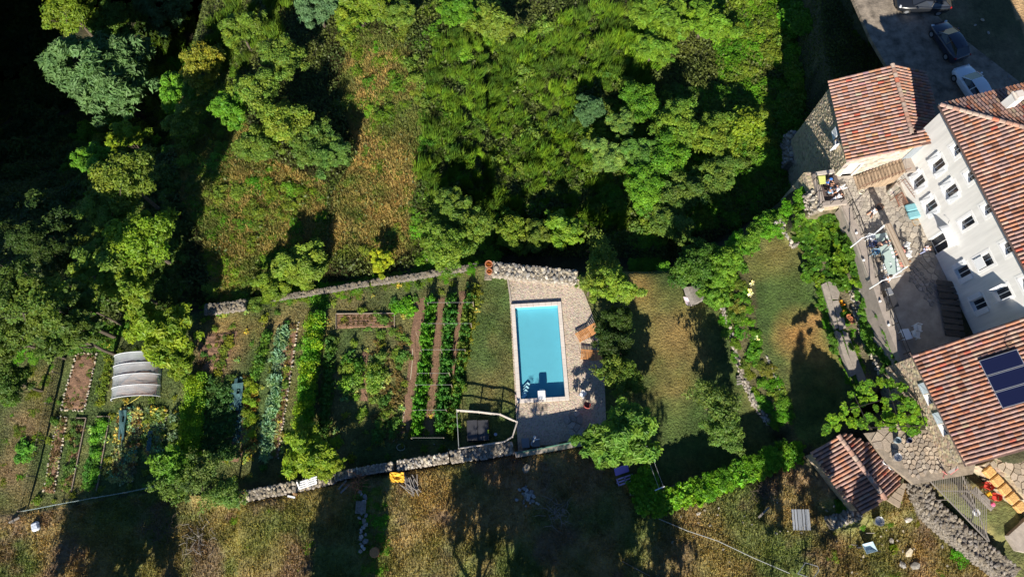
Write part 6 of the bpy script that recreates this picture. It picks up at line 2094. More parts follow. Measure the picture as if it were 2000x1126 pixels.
# ================================================================== cars
def car(px, py, z, ang, paint, label, L=4.1, W=1.74):
    t = thing('parked_car', label, 'car', (0, 0, 0))
    pm = surf('car_paint_%d' % int(paint[0] * 999), paint, .28, coat=.8, spec=.6)
    H = 1.45
    # lower body: stations along x (front = +L/2): (x, half width, z bottom, z shoulder)
    st = [(L * .5, .52, .28, .55), (L * .475, .70, .20, .66), (L * .42, .80, .18, .74), (L * .30, W / 2 - .01, .18, .82), (L * .12, W / 2, .18, .92), (-L * .1, W / 2, .18, .95), (-L * .3, W / 2 - .01, .18, .97), (-L * .43, W / 2 - .06, .2, .98), (-L * .485, W / 2 - .18, .25, .93), (-L * .5, W / 2 - .28, .32, .80)]
    m = MB()
    n = 10
    for x, hw_, zb, zs in st:
        prof = [(-hw_ * .9, zb), (-hw_, zb + .16), (-hw_, zs - .22), (-hw_ * .965, zs - .06), (-hw_ * .82, zs), (hw_ * .82, zs), (hw_ * .965, zs - .06), (hw_, zs - .22), (hw_, zb + .16), (hw_ * .9, zb)]
        for y_, z_ in prof: m.v.append((x, y_, z_))
    for i in range(len(st) - 1):
        for k in range(n):
            a_ = i * n + k; b_ = i * n + (k + 1) % n
            m.f.append((a_, b_, b_ + n, a_ + n))
    m.f.append(tuple(range(n))[::-1]); m.f.append(tuple((len(st) - 1) * n + k for k in range(n)))
    m.build('body', pm, t, smooth=True)
    # cabin
    xs = [(L * .22, .60, .90), (L * .06, .60, 1.37), (-L * .12, .60, 1.44), (-L * .32, .57, 1.38), (-L * .46, .52, .96)]
    roof = MB()
    rp_ = [(L * .05, .53, 1.365), (-L * .05, .56, 1.43), (-L * .18, .56, 1.44), (-L * .335, .52, 1.375)]
    for x, h_, z_ in rp_: roof.v += [(x, -h_, z_ - .03), (x, -h_ * .7, z_ + .012), (x, 0, z_ + .022), (x, h_ * .7, z_ + .012), (x, h_, z_ - .03)]
    for i in range(3):
        for k in range(4): roof.f.append((i * 5 + k, i * 5 + k + 1, i * 5 + k + 6, i * 5 + k + 5))
    roof.build('roof', pm, t, smooth=True)
    w_ = MB(); w_.add([(L * .24, -.70, .90), (L * .24, .70, .90), (L * .05, .52, 1.36), (L * .05, -.52, 1.36)], [(0, 1, 2, 3)]); w_.build('windscreen', GLASS, t)
    w_ = MB(); w_.add([(-L * .46, -.60, .98), (-L * .46, .60, .98), (-L * .335, .50, 1.37), (-L * .335, -.50, 1.37)], [(3, 2, 1, 0)]); w_.build('rear_window', GLASS, t)
    for s in (-1, 1):
        sw = MB()
        q = [(L * .23, s * .74, .90), (L * .05, s * .545, 1.345), (-L * .335, s * .535, 1.355), (-L * .45, s * .66, .97), (-L * .1, s * .80, .94)]
        sw.add(q, [(0, 1, 2, 3, 4)]); sw.build('side_window', GLASS, t)
        pl = MB(); pl.beam((L * .235, s * .72, .905), (L * .05, s * .535, 1.365), .06, .05); pl.beam((-L * .10, s * .80, .95), (-L * .12, s * .565, 1.41), .05, .05); pl.beam((-L * .455, s * .63, .98), (-L * .335, s * .52, 1.37), .08, .05); pl.build('pillar', pm, t)
        mr_ = MB(); mr_.box((L * .17, s * (W / 2 + .09), .98), (.14, .18, .12)); mr_.build('mirror', pm, t, bevel=.03)
        hl_ = MB(); hl_.box((L * .455, s * .62, .66), (.18, .26, .12), rz=-s * .35); hl_.build('headlight', surf('lamp_glass', (.6, .62, .65), .15), t, bevel=.03)
        tl_ = MB(); tl_.box((-L * .475, s * .66, .85), (.12, .22, .14), rz=s * .3); tl_.build('tail_light', surf('tail_lamp', (.3, .01, .01), .2), t, bevel=.02)
        for x in (L * .31, -L * .30):
            wh = MB(); wh.tube([(x, s * (W / 2 - .2), .31), (x, s * (W / 2 + .01), .31)], .31, 16); wo = wh.build('wheel', surf('tyre', (.02, .02, .02), .8), t)
            rm = MB(); rm.tube([(x, s * (W / 2 - .0), .31), (x, s * (W / 2 + .02), .31)], .19, 10); rm.build('rim', ALU, wo)
    gp = MB(); gp.box((L * .495, 0, .42), (.06, .8, .14)); gp.build('grille', GREY, t)
    an = MB(); an.tube([(-L * .28, 0, 1.40), (-L * .32, 0, 1.55)], .012, 4); an.build('aerial', GREY, t)
    t.location = at(px, py, z); t.rotation_euler = (0, 0, ang)
    return t
def car_px(f, b, z, *a, **k):
    p, q = at(*f, z + .6), at(*b, z + .6)
    c = (p + q) / 2
    o = car(0, 0, 0, math.atan2((p - q).y, (p - q).x), *a, **k)
    o.location = (c.x, c.y, z)
car_px((1876, 130), (1925, 205), 1.04, (.80, .82, .85), 'white hatchback half hidden behind the big tile roof', L=4.0)
car_px((1832, 44), (1878, 116), 1.04, (.025, .03, .05), 'dark blue hatchback parked above the white one', L=3.95)
car_px((1750, 2), (1856, 6), 1.04, (.012, .014, .018), 'black car cut by the top edge of the picture', L=4.5, W=1.82)
for (x, y, s) in ((1972, 152, .5), (1918, 40, .4), (1930, 65, .35), (1904, 50, .3)):
    o = rock(None, on(x, y, .05), s, Vector(), name='gravel_stone'); tag(o, 'pale stone lying in the shaded parking ground', 'stone', 'stones in the parking ground')
# ================================================================== vegetable garden
def vplant(kind, seed, n, leaf, col, up=.6, h=.35, asp=2.0, var=.3):
    return leaf_cloud(kind, seed, 7, n, leaf, .45, h, .25, .25, col=col, dome=True, aspect=asp, up=up, var=var)
VP = {
    'cabbage': [vplant('cabbage', 201 + i, 6, .42, (.15, .24, .17), asp=1.3) for i in range(2)],
    'leek': [vplant('leek', 211 + i, 7, .34, (.13, .24, .15), asp=4, h=.8) for i in range(2)],
    'lettuce': [vplant('lettuce', 221, 7, .38, (.17, .30, .05), asp=1.2)],
    'bean': [leaf_cloud('bean', 231 + i, 26, 22, .17, .62, 1.1, .3, .2, col=(.13, .23, .03), dome=True, aspect=1.2, up=.9) for i in range(2)],
    'tomato': [leaf_cloud('tomato', 241 + i, 24, 22, .15, .42, 1.1, .3, .3, col=(.075, .15, .035), dome=True, aspect=2) for i in range(2)],
    'dry': [leaf_cloud('dry', 251, 18, 10, .2, .35, .4, .2, .4, col=(.12, .095, .05), dome=True, aspect=3)],
    'squash': [leaf_cloud('squash', 261 + i, 14, 9, .27, .4, .35, .2, .3, col=(.24, .28, .12), dome=True, aspect=1.1, up=2, var=.6, hue=.3) for i in range(2)],
    'flower': [leaf_cloud('flower', 271, 10, 8, .22, .3, .4, .2, .2, col=(.7, .42, .04), dome=True, aspect=1.1)],
    'weed': [leaf_cloud('weed', 281 + i, 20, 14, .15, .35, .35, .15, .4, col=(.11, .17, .035), dome=True, aspect=2) for i in range(2)],
}
def veg(px, py, rm, kind, name, label, group, tint=(1, 1, 1), hs=1.0, cat='plant'):
    o = link(name, rnd.choice(VP[kind]))
    p = on(px, py)
    o.location = (p.x, p.y, p.z + .06)
    s = rm * rnd.uniform(1.25, 1.8)
    o.scale = (s, s, s * hs)
    o.rotation_euler = (0, 0, rnd.uniform(0, 6.28))
    v = rnd.uniform(.8, 1.2)
    o.color = (tint[0] * v, tint[1] * v, tint[2] * v, 1)
    return tag(o, label, cat, group)

def lerp2(a, b, t): return (a[0] + (b[0] - a[0]) * t, a[1] + (b[1] - a[1]) * t)
def bed(label, quad, z=-6.0, stones=(), soil=True, h=.08, planks=()):
    """quad: north-west, north-east, south-east, south-west in the photograph"""
    c = at(sum(p[0] for p in quad) / 4, sum(p[1] for p in quad) / 4, z)
    t = thing('garden_bed', label, 'garden bed', c)
    m = MB()
    P = [at(p[0], p[1], z) for p in quad]
    n = 14
    rows = []
    for i in range(n + 1):
        for j in range(6):
            p = P[0].lerp(P[3], i / n).lerp(P[1].lerp(P[2], i / n), j / 5)
            e = 0 if j in (0, 5) or i in (0, n) else 1
            m.v.append((p.x + rnd.uniform(-.06, .06), p.y + rnd.uniform(-.06, .06), z + (h + rnd.uniform(-.03, .05)) * e - .03 + .04))
    for i in range(n):
        for j in range(5):
            a = i * 6 + j
            m.f.append((a, a + 1, a + 7, a + 6))
    m.build('soil', SOIL, t)
    off = wloc(t)
    edges = [(P[0], P[1]), (P[1], P[2]), (P[2], P[3]), (P[3], P[0])]
    for e in stones:
        a, b = edges[e]
        L = (b - a).length
        k = int(L / .26)
        for i in range(k):
            p = a.lerp(b, (i + rnd.uniform(.2, .8)) / k) + Vector((rnd.uniform(-.05, .05), rnd.uniform(-.05, .05), .07))
            rock(t, p, rnd.uniform(.14, .26), off, name='edging_stone', tint=(1.15, 1.12, 1.05), flat=.9)
    for e in planks:
        a, b = edges[e]
        m = MB(); m.beam(a + Vector((0, 0, .08)), b + Vector((0, 0, .08)), .06, .18); m.build('edging_board', WOOD, t)
    return t
def row(quad, rows, spacing, kind, rm, name, label, group, tints=((1, 1, 1),), hs=1.0, cat='plant', miss=.03, jit=.12, every=None):
    P = quad
    for r in range(rows):
        f = (r + .5) / rows
        a, b = lerp2(P[0], P[1], f), lerp2(P[3], P[2], f)
        L = math.hypot(a[0] - b[0], a[1] - b[1]) / 25
        k = max(2, int(L / spacing))
        for i in range(k):
            if rnd.random() < miss: continue
            x, y = lerp2(a, b, (i + .5) / k)
            kd = kind if isinstance(kind, str) else rnd.choice(kind)
            nm, lb = name, label
            veg(x + rnd.uniform(-jit, jit) * 25 * rm, y + rnd.uniform(-jit, jit) * 25 * rm, rm, kd, nm, lb, group, rnd.choice(tints), hs, cat)

bed('broad soil bed with pale stone edging, northwest in the garden', [(150, 690), (190, 690), (165, 802), (119, 800)], stones=(0, 1, 2, 3), h=.1)
bed('narrow bed edged with white stones nearest the left fence', [(114, 813), (132, 813), (106, 962), (86, 960)], stones=(0, 1, 3), h=.1)
bed('second narrow bed with a wooden board on its right side', [(148, 816), (170, 816), (141, 960), (118, 960)], planks=(0, 1))
bed('third narrow bed with green plants and a plank edge', [(191, 813), (216, 813), (190, 958), (162, 955)], planks=(0, 1))
bed('wide squash bed covered in mottled leaves', [(236, 798), (277, 798), (258, 942), (214, 940)], stones=(1,))
bed('smaller squash bed right of the wide one', [(289, 798), (326, 798), (312, 900), (280, 900)], stones=(1,))
bed('long leek bed with stone edge beside the grass path', [(545, 636), (584, 628), (543, 895), (510, 900)], stones=(1,))
bed('bed of yellowing plants in the middle of the garden', [(470, 735), (505, 730), (496, 896), (470, 900)])
bed('framed bed of dry stubble by the top path', [(657, 613), (771, 612), (771, 638), (657, 642)], planks=(0, 3, 1))
bed('bare reddish soil strip beside the hose', [(812, 582), (832, 582), (800, 842), (781, 850)], h=.05)
bed('bare reddish soil strip between tomato rows', [(856, 580), (869, 580), (846, 848), (826, 850)], h=.05)
bed('short bare soil strip near the lawn', [(897, 568), (913, 568), (888, 730), (877, 728)], h=.05)
bed('brown centre path of the round garden', [(708, 686), (719, 686), (717, 782), (705, 782)], h=.03)
bed('dark soil patch with dry stalks at the upper left of the long plots', [(392, 655), (465, 645), (440, 722), (384, 725)], h=.06)
bed('overgrown shaded plot between bean hedge and yellow bed', [(404, 740), (468, 735), (466, 900), (392, 905)], h=.06)
row([(152, 694), (188, 694), (163, 798), (122, 796)], 4, .45, ('weed', 'dry', 'weed'), .16, 'seedling', 'small seedling in the broad stone-edged bed', 'seedlings in the broad bed', miss=.35)
row([(116, 815), (130, 815), (104, 958), (88, 956)], 2, .34, ('dry', 'dry', 'squash', 'weed'), .17, 'dry_plant', 'dried plant in the white-stone-edged bed', 'dry plants in the white-edged bed')
row([(146, 818), (166, 818), (138, 958), (118, 956)], 2, .36, ('weed', 'dry', 'tomato'), .2, 'herb', 'small herb in the second narrow bed', 'herbs in the second narrow bed')
row([(190, 815), (212, 815), (186, 955), (164, 952)], 2, .36, ('tomato', 'weed', 'bean'), .26, 'bean_plant', 'green bean plant in the third narrow bed', 'bean plants in the third narrow bed', tints=((.8, 1.2, .8),))
row([(236, 798), (277, 798), (258, 942), (214, 940)], 5, .36, ('squash', 'squash', 'squash', 'dry', 'cabbage'), .27, 'squash_plant', 'mottled squash plant in the wide squash bed', 'squash plants in the wide bed', tints=((1, 1, 1), (1.3, 1.1, .8), (.8, 1.2, 1.6), (1.5, 1.3, 1.2)))
row([(289, 798), (326, 798), (312, 900), (280, 900)], 4, .36, ('squash', 'squash', 'weed', 'cabbage'), .26, 'squash_plant', 'squash plant in the smaller squash bed', 'squash plants in the smaller bed', tints=((1, 1, 1), (.8, 1.2, 1.5), (1.4, 1.2, .7)))
row([(335, 800), (350, 800), (340, 900), (328, 900)], 1, .5, ('weed', 'cabbage'), .3, 'kale_plant', 'kale plant right of the squash beds', 'kale plants')
row([(372, 740), (402, 735), (388, 905), (352, 905)], 3, .42, 'bean', .36, 'climbing_bean', 'lime green climbing bean in the thick bean hedge', 'climbing beans in the thick hedge', tints=((1.4, 1.3, .5), (1.1, 1.2, .8)), hs=1.6)
row([(408, 740), (462, 735), (460, 895), (396, 900)], 4, .55, ('weed', 'tomato'), .34, 'potato_plant', 'dark green plant in the overgrown shaded plot', 'plants in the overgrown plot', tints=((.6, .75, .8),))
row([(458, 735), (478, 735), (474, 860), (455, 865)], 1, .5, 'cabbage', .3, 'netted_cabbage', 'bluish cabbage under the shaded net', 'netted cabbages', tints=((.6, .8, 1.3),))
row([(480, 735), (504, 730), (495, 895), (476, 898)], 2, .34, ('squash', 'bean', 'dry'), .26, 'courgette_plant', 'yellow-green plant in the yellowing bed', 'plants in the yellowing bed', tints=((1.3, 1.1, .4), (1.0, 1.1, .6), (1.2, 1.0, .6)))
row([(543, 640), (565, 635), (528, 895), (510, 898)], 2, .36, ('leek', 'cabbage'), .27, 'leek_plant', 'blue-green leek in the long leek bed', 'leeks in the long bed', tints=((1, 1, 1.1), (1.3, 1.2, 1.2)))
row([(566, 635), (580, 630), (540, 890), (528, 892)], 1, .36, ('dry', 'weed', 'squash'), .2, 'faded_plant', 'faded yellow plant beside the leeks', 'faded plants beside the leeks', tints=((1, 1, 1), (1.3, 1.2, .8)))
row([(608, 618), (632, 618), (602, 850), (582, 850)], 2, .36, 'bean', .34, 'bean_vine', 'tall runner bean in the row left of the round garden', 'runner beans left of the round garden', tints=((.8, 1.2, .8), (1.4, 1.3, .6)), hs=2.1)
row([(660, 616), (768, 615), (768, 636), (660, 638)], 9, .3, 'dry', .17, 'dry_stalk', 'dry stalk tuft in the framed stubble bed', 'dry stalks in the framed bed', miss=.1)
row([(395, 660), (460, 648), (438, 718), (388, 720)], 5, .5, ('dry', 'weed'), .2, 'dry_stalk', 'dry stalk in the dark upper left plot', 'dry stalks in the upper left plot', miss=.3)
for (q, lab, grp, tn) in (([(838, 585), (852, 583), (822, 848), (806, 850)], 'green tomato plant in the row beside the hose strip', 'tomato plants in the hose-side row', ((.9, 1.4, .7), (1.1, 1.5, .5))), ([(874, 585), (892, 583), (868, 848), (850, 850)], 'green tomato plant in the middle trellis row', 'tomato plants in the middle row', ((.7, 1.15, 1.0), (.9, 1.3, .9))), ([(914, 575), (926, 573), (890, 848), (878, 850)], 'thin tomato plant in the row nearest the lawn', 'tomato plants in the row nearest the lawn', ((.8, 1.1, .8), (1.3, 1.0, .7)))):
    row(q, 1, .30, 'tomato', .34, 'tomato_plant', lab, grp, tints=tn, hs=2.2)
g_ = random.Random(33)
for k in range(46):
    a = g_.uniform(0, 6.28); r_ = g_.uniform(16, 54)
    x, y = 713 + r_ * math.cos(a) * .85, 735 + r_ * math.sin(a)
    if abs(x - 713) < 9: continue
    veg(x, y, g_.uniform(.25, .5), g_.choice(['weed', 'cabbage', 'bean', 'tomato', 'squash']), 'herb_bush', 'leafy plant in the round garden with the brown centre path', 'plants in the round garden', g_.choice([(.9, 1.0, .8), (1.0, 1.0, 1.2), (.8, 1.1, .5), (1.1, 1.0, .9)]), 1.0)
for k in range(60):
    x, y = g_.uniform(740, 795), g_.uniform(620, 860)
    veg(x - (y - 620) * .06, y, g_.uniform(.2, .42), g_.choice(['weed', 'dry', 'tomato']), 'wild_herb', 'straggling herb on the strip left of the hose', 'herbs left of the hose', g_.choice([(.9, 1.1, .8), (1.1, 1.15, .8)]), .8)

GARD = [(140, 680), (400, 620), (690, 565), (930, 530), (935, 600), (900, 800), (880, 880), (640, 925), (470, 945), (320, 945), (70, 985), (110, 790)]
for (x, y) in scatter_px(GARD, 27, 5000, seed=90, avoid=[(272, 735, 58, 50), (155, 745, 35, 60), (822, 715, 14, 140), (850, 715, 10, 140)]):
    veg(x, y, rnd.uniform(.14, .3), rnd.choice(['weed', 'weed', 'tomato', 'squash']), 'garden_weed', 'leafy weed growing between the vegetable beds', 'weeds between the vegetable beds', rnd.choice([(1, 1.1, .7), (1.2, 1.1, .8), (.8, 1.1, .9), (1.5, 1.2, .6)]), rnd.uniform(.7, 1.3))
for (q, kd, rm_, lab, grp, tn) in (
  ([(440, 660), (455, 655), (435, 730), (420, 735)], 'weed', .3, 'pale green plant in the upper middle plot', 'plants in the upper middle plot', (1.2, 1.1, .8)),
  ([(520, 640), (534, 635), (505, 735), (492, 740)], 'tomato', .3, 'green plant in the short row left of the leeks', 'short row left of the leeks', (1, 1.2, .8)),
  ([(640, 660), (655, 655), (640, 850), (625, 850)], 'tomato', .34, 'dark green plant in the row by the shaded path', 'row by the shaded path', (.7, .9, .8)),
  ([(660, 800), (760, 800), (750, 815), (655, 815)], 'weed', .3, 'low plant at the foot of the round garden', 'plants at the foot of the round garden', (1.1, 1.3, .7)),
  ([(925, 560), (938, 556), (912, 720), (898, 725)], 'weed', .34, 'scruffy plant along the lawn edge fence', 'scruffy plants along the lawn edge', (1.3, 1.1, .8)),
  ([(208, 690), (220, 690), (205, 790), (194, 790)], 'weed', .26, 'small plant left of the plastic tunnel', 'plants left of the plastic tunnel', (1.1, 1.1, .7))):
    row(q, 1, .36, kd, rm_, 'bed_plant', lab, grp, tints=(tn, (tn[0] * 1.2, tn[1], tn[2] * .7)), hs=1.2)
for (x, y) in scatter_px([(1650, -10), (1900, -10), (1990, 140), (1850, 120), (1760, 130), (1690, 60)], 24, 2000, seed=91):
    shrub(x, y, rnd.uniform(5, 10), 'bramble', rnd.choice([(.7, .8, .8), (1, .9, .8)]), 'roadside_weed', 'flat weed patch in the shaded parking ground', 'weed patches in the parking ground', hs=.25)

# posts, wires, netting
def post(px, py, h, lab, grp, mat=WOOD, r=.035, z=None):
    p = on(px, py); m = MB(); m.tube([p - Vector((0, 0, .1)), p + Vector((rnd.uniform(-.04, .04), rnd.uniform(-.04, .04), h))], r, 5)
    return tag(m.build('stake', mat, own=True), lab, 'stake', grp)
for y, xs in ((600, (838, 875, 925)), (640, (833, 870, 921)), (690, (826, 864, 910)), (735, (820, 880)), (757, (816, 884)), (805, (812, 874)), (858, (808, 870))):
    pts_ = []
    for x in xs:
        post(x, y, 1.5, 'thin garden stake holding the tomato wires', 'stakes of the tomato wires')
        pts_.append(on(x, y, 1.45))
    m = MB(); m.tube(pts_, .008, 4)
    tag(m.build('trellis_wire', WIRE, own=True), 'pale wire strung across the tomato rows', 'wire', 'wires across the tomato rows')
fpts = [(52, 998), (70, 930), (88, 860), (104, 790), (118, 730), (130, 680)]
ff = thing('netting_fence', 'old wire netting fence with leaning posts along the left side', 'fence', on(60, 990))
top = []
for x, y in fpts:
    p = on(x, y); m = MB(); m.tube([p, p + Vector((0, 0, 1.1))], .05, 5); m.build('post', WOOD, ff); top.append(p)
for i in range(len(top) - 1):
    m = MB()
    for h in (.25, .5, .8, 1.05): m.tube([top[i] + Vector((0, 0, h)), top[i + 1] + Vector((0, 0, h))], .012, 4)
    for k in range(22):
        q = top[i].lerp(top[i + 1], k / 22); m.beam(q + Vector((0, 0, .05)), q + Vector((0, 0, 1.05)), .10 if k % 2 else .03, .02)
    m.build('netting', surf('net_weed', (.10, .09, .05), .9), ff)
sf = thing('string_fence', 'loose string fence with pale blue twine along the lower garden edge', 'fence', on(180, 980))
pv_ = None
for x, y in ((52, 998), (120, 985), (190, 972), (250, 962), (308, 950)):
    p = on(x, y, .0); m = MB(); m.tube([p, p + Vector((0, 0, .8))], .035, 5); m.build('post', LOG, sf)
    if pv_ is not None:
        m = MB()
        for h in (.5, .78): m.tube([pv_ + Vector((0, 0, h)), (pv_ + p) / 2 + Vector((0, 0, h - .08)), p + Vector((0, 0, h))], .009, 4)
        m.build('string', surf('pale_twine', (.32, .42, .42), .7), sf)
    pv_ = p
m = MB()
hp = [(870, 800), (800, 700)]
m.tube([on(x, y, .06) for x, y in ((812, 648), (820, 668), (806, 662), (806, 700), (802, 740), (793, 790), (785, 830), (776, 858))], .025, 5)
tag(m.build('garden_hose', HOSE, own=True), 'pale hose lying along the left reddish soil strip', 'hose')
for (x, y, r_, lab) in ((783, 873, 8, 'coil of pale hose at the end of the soil strip'), (766, 858, 5, 'small coil of hose beside the grey pipe')):
    m = MB(); m.tube([on(x + r_ * math.cos(a * .6), y + r_ * .8 * math.sin(a * .6), .05) for a in range(11)], .025, 4); tag(m.build('hose_coil', HOSE, own=True), lab, 'hose')
# ---------------- greenhouse tunnel
gt = thing('plastic_tunnel', 'translucent plastic garden tunnel sagging between its hoops', 'greenhouse', at(272, 735, -6))
ga_, gb_ = at(272, 694, -6), at(266, 778, -6)
gc_ = at(225, 735, -6)
ax = (gb_ - ga_).normalized(); ay = Vector((-ax.y, ax.x, 0))
hw_ = 1.95
Lg = (gb_ - ga_).length
film = MB()
NL, NA = 40, 14
for i in range(NL + 1):
    f = i / NL
    sag = .07 * abs(math.sin(f * math.pi * 4))
    for j in range(NA + 1):
        a = math.pi * j / NA
        p = ga_ + ax * (Lg * f + .10 * math.sin(a) * math.sin(f * 6)) + ay * (math.cos(a) * (hw_ - sag * .3) + rnd.uniform(-.015, .015)) + Vector((0, 0, math.sin(a) * (1.35 - sag) + rnd.uniform(-.02, .02)))
        film.v.append(tuple(p))
for i in range(NL):
    for j in range(NA):
        a = i * (NA + 1) + j
        film.f.append((a, a + 1, a + NA + 2, a + NA + 1))
film.build('film', FILM, gt, smooth=True)
for k in range(5):
    m = MB(); m.tube([ga_ + ax * (Lg * k / 4) + ay * (math.cos(math.pi * j / 12) * hw_ * 1.005) + Vector((0, 0, math.sin(math.pi * j / 12) * 1.37)) for j in range(13)], .032, 5); m.build('hoop', surf('white_hoop', (.55, .57, .6), .5), gt)
bed('brown bed inside the plastic tunnel', [(236, 700), (310, 700), (305, 772), (228, 772)], z=-5.98)
m = MB(); m.tube([on(x, y, .08) for x, y in ((244, 792), (255, 786), (268, 778), (278, 770))], .02, 4); tag(m.build('thin_rope', surf('yellow_cord', (.7, .6, .1), .6), own=True), 'yellow cord lying below the plastic tunnel', 'cord')
# blue-green netting over the squash beds
for (q, lab) in (([(232, 800), (246, 800), (240, 870), (230, 870)], 'blue-green net over the left side of the wide squash bed'), ([(288, 840), (298, 840), (292, 880), (284, 880)], 'blue-green net over the smaller squash bed'), ([(452, 740), (476, 735), (470, 800), (448, 800)], 'dark blue-green net over the cabbages in the shade')):
    m = MB()
    P = [at(a, b, -5.6) for a, b in q]
    for i in range(7):
        for j in range(5):
            p = P[0].lerp(P[3], i / 6).lerp(P[1].lerp(P[2], i / 6), j / 4); m.v.append((p.x, p.y, -5.75 + rnd.uniform(0, .18)))
    for i in range(6):
        for j in range(4):
            a = i * 5 + j
            if rnd.random() < .8: m.f.append((a, a + 1, a + 6, a + 5))
    tag(m.build('crop_net', surf('crop_net', (.05, .12, .125), .8, nscale=14, namt=.6), own=True), lab, 'net')

# ================================================================== field furniture
pg = thing('pallet_gate', 'white pallet used as a gate beside the rubble wall', 'gate', on(605, 948))
c = at(603, 950, -3.9)
for k in range(4):
    m = MB(); a_, b_ = at(585, 954 - k * 0, -4.0 + k * .28), at(618, 943, -4.0 + k * .28); m.beam(a_ + Vector((0, .16 * k, 0)), b_ + Vector((0, .16 * k, 0)), .1, .06); m.build('slat', WPAINT, pg)
for f in (0, .5, 1):
    m = MB(); a_ = at(585, 954, -4).lerp(at(618, 943, -4), f); m.beam(a_, a_ + Vector((0, .48, .84)), .08, .05); m.build('batten', WPAINT, pg)
post(580, 965, .8, 'thick orange-brown gate post beside the pallet gate', None, mat=surf('orange_post', (.42, .25, .12), .8), r=.09)
for (x0, y0, x1, y1, lab) in ((563, 968, 578, 971, 'white plank beside the gate post'), (660, 930, 692, 922, 'upper white plank on the short rubble wall'), (664, 936, 690, 930, 'lower white plank on the short rubble wall'), (662, 955, 678, 938, 'grey plank leaning by the short wall, left one'), (666, 962, 684, 945, 'grey plank leaning by the short wall, right one'), (20, 1020, 42, 1010, 'pale plank by the lower left fence corner'), (1480, 1010, 1500, 990, 'grey stick lying in the shade of the slim tree')):
    m = MB(); m.beam(on(x0, y0, .15), on(x1, y1, .25), .14, .05); tag(m.build('plank', WPAINT if 'white' in lab else DECKW, own=True), lab, 'plank')
tarp = MB()
n = 8
TP = [at(763, 922, -4.3), at(790, 923, -4.3), at(792, 942, -4.3), at(764, 941, -4.3)]
for i in range(n + 1):
    for j in range(n + 1):
        p = TP[0].lerp(TP[3], i / n).lerp(TP[1].lerp(TP[2], i / n), j / n); tarp.v.append((p.x + rnd.uniform(-.03, .03), p.y + rnd.uniform(-.03, .03), p.z + .42 + .08 * rnd.random() - (.1 if (i - 4) ** 2 + (j - 4) ** 2 < 4 else 0)))
for i in range(n):
    for j in range(n):
        a = i * (n + 1) + j; tarp.f.append((a, a + 1, a + n + 2, a + n + 1))
tag(tarp.build('orange_tarp', YEL, own=True), 'bright orange-yellow tarp dropped in the dry field', 'tarp')
lp = thing('log_pile', 'untidy pile of grey sticks and logs below the orange tarp', 'log pile', on(805, 945))
for k in range(22):
    x = 798 + rnd.uniform(-9, 18); y = 945 + rnd.uniform(-10, 12); an = rnd.uniform(-.4, .4) + (1.9 if k % 3 else 2.3)
    p = on(x, y, .1 + .06 * (k % 4)); L_ = rnd.uniform(.7, 1.5); d = Vector((math.cos(an), math.sin(an), rnd.uniform(-.05, .08)))
    m = MB(); m.tube([p - d * L_ / 2, p + d * L_ / 2], rnd.uniform(.025, .06), 5); m.build('log', DECKW, lp)
sp_ = thing('slat_stack', 'stack of grey slats in the shade of the scrap heap', 'slats', on(706, 993))
for k in range(9):
    m = MB(); p = on(697 + k * 2.3, 990, .25 + .01 * k); m.beam(p - Vector((0, .45, 0)), p + Vector((0, .45, 0)), .055, .05); m.build('slat', DECKW, sp_)
s2 = thing('plank_stack', 'stack of long grey planks left of the hut', 'planks', on(1565, 1015))
for k in range(7):
    m = MB(); p = on(1550 + k * 5, 1014, .15 + .05 * (k % 3)); m.beam(p - Vector((.1, .75, 0)), p + Vector((-.05, .75, 0)), .16, .05); m.build('plank', surf('blue_grey_wood', (.28, .30, .33), .85, rand=.2), s2)
s3 = thing('pipe_bundle', 'bundle of thin grey pipes at the bottom edge of the field', 'pipes', on(1240, 1108))
for k in range(7):
    m = MB(); p = on(1230 + k * 4, 1102 + k * 2.2, .08); m.tube([p - Vector((.55, -.25, 0)), p + Vector((.55, -.3, 0))], .022, 5); m.build('pipe', DECKW, s3)
lb = thing('pallet_bench', 'lavender painted pallet bench with a violet back panel', 'bench', on(1220, 940))
A_, B_ = at(1209, 947, -3.75), at(1238, 937, -3.75)
dd = (B_ - A_).normalized(); nn_ = Vector((-dd.y, dd.x, 0)); L_ = (B_ - A_).length
for k in range(3):
    m = MB(); m.beam(A_ + nn_ * (.22 * k), B_ + nn_ * (.22 * k), .11, .05); m.build('seat_slat', LAV, lb)
for f in (0, .5, 1):
    m = MB(); p = A_ + dd * (L_ * f); m.beam(p - nn_ * .05, p + nn_ * .5, .1, .05); m.build('cross_piece', LAV, lb)
    m = MB(); q = p + nn_ * .2 - Vector((0, 0, .2)); m.beam(q - Vector((0, 0, .3)), q + Vector((0, 0, .17)), .1); m.build('leg', LAV, lb)
m = MB(); p0 = A_ + nn_ * .72; p1 = B_ + nn_ * .72 - dd * .1
m.add([p0, p1, p1 + nn_ * .55 + Vector((0, 0, .45)), p0 + nn_ * .55 + Vector((0, 0, .45))] + [x - Vector((0, 0, .05)) for x in (p0, p1, p1 + nn_ * .55 + Vector((0, 0, .45)), p0 + nn_ * .55 + Vector((0, 0, .45)))], [(0, 1, 2, 3), (7, 6, 5, 4), (0, 4, 5, 1), (1, 5, 6, 2), (2, 6, 7, 3), (3, 7, 4, 0)])
m.build('back_panel', VIOL, lb)
pl_ = thing('wooden_pallet', 'pale wooden pallet lying below the lavender bench', 'pallet', on(1240, 958))
for k in range(6):
    m = MB(); a_, b_ = at(1230, 951 + k * 3.1, -4.0), at(1251, 949 + k * 3.1, -4.0); m.beam(a_, b_, .1, .04); m.build('slat', surf('pale_timber', (.36, .27, .2), .85, rand=.15), pl_)
